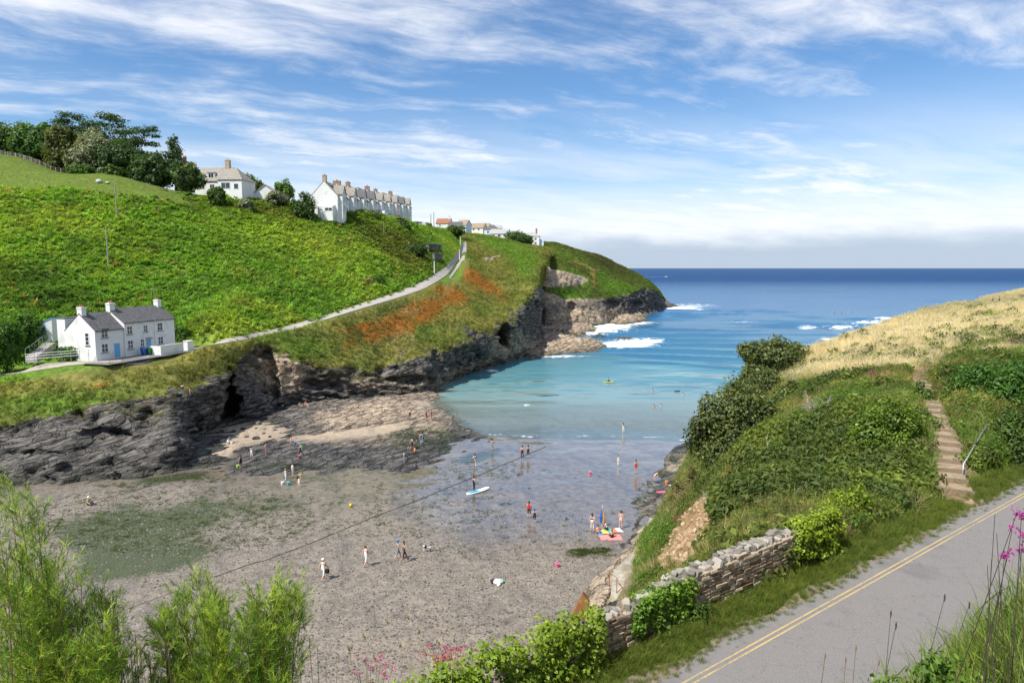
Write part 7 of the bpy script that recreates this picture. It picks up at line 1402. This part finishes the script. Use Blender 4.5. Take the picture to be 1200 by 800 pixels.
tamarisk('thin dark tamarisk sprig between the two larger ones', 150, 4.3, [(140, 745), (158, 738), (148, 765), (165, 760), (130, 770), (175, 778)], 3, 152, 1200)
STRAW = plain('dry_stalk', (.42, .33, .2), .9, .2, 20)
def stalks(label, px, d, tips, seed, mat, head=None, r=.004, cat='dry plant', name='dry_stalks', bx=None):
    rs = RS(seed); x = (px-600)/800*d; z0 = ground(x, d, 20.); t = thing(name, label, cat, (x, d, z0)); o = np.array([x, d, z0])
    for (tx, ty) in tips:
        e = unp(tx, ty, d+rs.uniform(-.2, .2))-o; b = np.array([e[0]*.5+rs.normal(0, .04), rs.normal(0, .06), 0]); mid = (b+e)/2+rs.normal(0, .02, 3); MB().tube([tuple(b-np.array([0, 0, .1])), tuple(mid), tuple(e)], [r*1.4, r, r*.6], 4).build('stalk', mat, t)
        if head == 'umbel':
            hd = MB()
            for i in range(9): a = i*.7; hd.tube([tuple(e-np.array([0, 0, .02])), tuple(e+np.array([math.cos(a)*.02, math.sin(a)*.02, .012+.006*(i % 3)]))], [.0015, .003], 3)
            hd.build('seed_head', mat, t)
        elif head == 'spike': MB().tube([tuple(e-np.array([0, 0, .03])), tuple(e), tuple(e+np.array([0, 0, .02]))], [.0025, .006, .002], 5).build('seed_head', mat, t)
        elif head: P = e+rs.normal(0, .009, (26, 3)); link('blossom', leaf_cloud('bloom', P, rs.normal(size=P.shape), .006, np.broadcast_to(np.array(head), P.shape)*rs.uniform(.7, 1.25, (26, 1)), .8, rs), t)
stalks('dead umbel stalk standing between the tamarisks', 154, 4.0, [(153, 767)], 4, STRAW, 'umbel', .005)
stalks('cluster of pale dry stalks at the bottom centre', 480, 4.3, [(479, 722), (455, 728), (428, 745), (492, 738), (515, 752), (470, 755), (500, 765), (440, 770), (410, 760), (530, 770)], 5, STRAW, 'umbel', .0035)
stalks('dry bent stalks left of the bottom centre cluster', 365, 4.1, [(362, 745), (372, 758), (350, 770), (341, 778), (382, 765), (395, 772), (330, 785)], 6, STRAW, None, .004)
stalks('brown grass seed heads above the near road edge', 1010, 4.4, [(967, 767), (991, 772), (1003, 758), (1030, 775)], 7, plain('brown_seed', (.25, .17, .08), .9), 'spike', .003)
DKSTEM = plain('dark_stem', (.07, .055, .04), .9)
stalks('dark thin stems with dry heads rising from the near bank', 1065, 4.0, [(1044, 718), (1050, 732), (1107, 699), (1136, 708)], 8, DKSTEM, 'spike', .0022)
stalks('dark stemmed plant with magenta flowers at the right picture edge', 1192, 2.6, [(1192, 600), (1197, 603), (1186, 620), (1199, 628), (1181, 650), (1195, 642), (1177, 652)], 9, DKSTEM, (.5, .06, .35), .0018, 'flowering plant', 'flowering_stalks')
stalks('bare dark twigs leaning left of the magenta flowers', 1195, 2.6, [(1166, 602), (1162, 655), (1157, 662), (1172, 690), (1168, 625)], 10, DKSTEM, None, .0018)
rsn = RS(77)
for i, (px, d, l) in enumerate([(1110, 3.6, 'leafy weed with tiny white flowers on the near bank'), (1165, 3.4, 'leafy weed right of the bare twigs on the near bank'), (1050, 4.0, 'low leafy weed at the lip of the near bank'), (700, 13.9, ''), (420, 4.2, 'green leafy weed under the pale dry stalks'), (330, 4.1, 'low weed with white flowers at the bottom left')]):
    if not l: continue
    x = (px-600)/800*d; z0 = ground(x, d, 20.); plant('weed', l, 'weed', (x, d, z0), [(0, 0, .15, .28, .25, .2), (.2, .05, .1, .2, .2, .15), (-.2, 0, .12, .2, .2, .18)], 900, .022, (.05, .11, .015), (.12, .2, .03), 700+i, trunk=(.15, .006), part='foliage', flowers=(26, (.7, .7, .65), .009) if i in (0, 5) else None, group='weeds on the near bank')
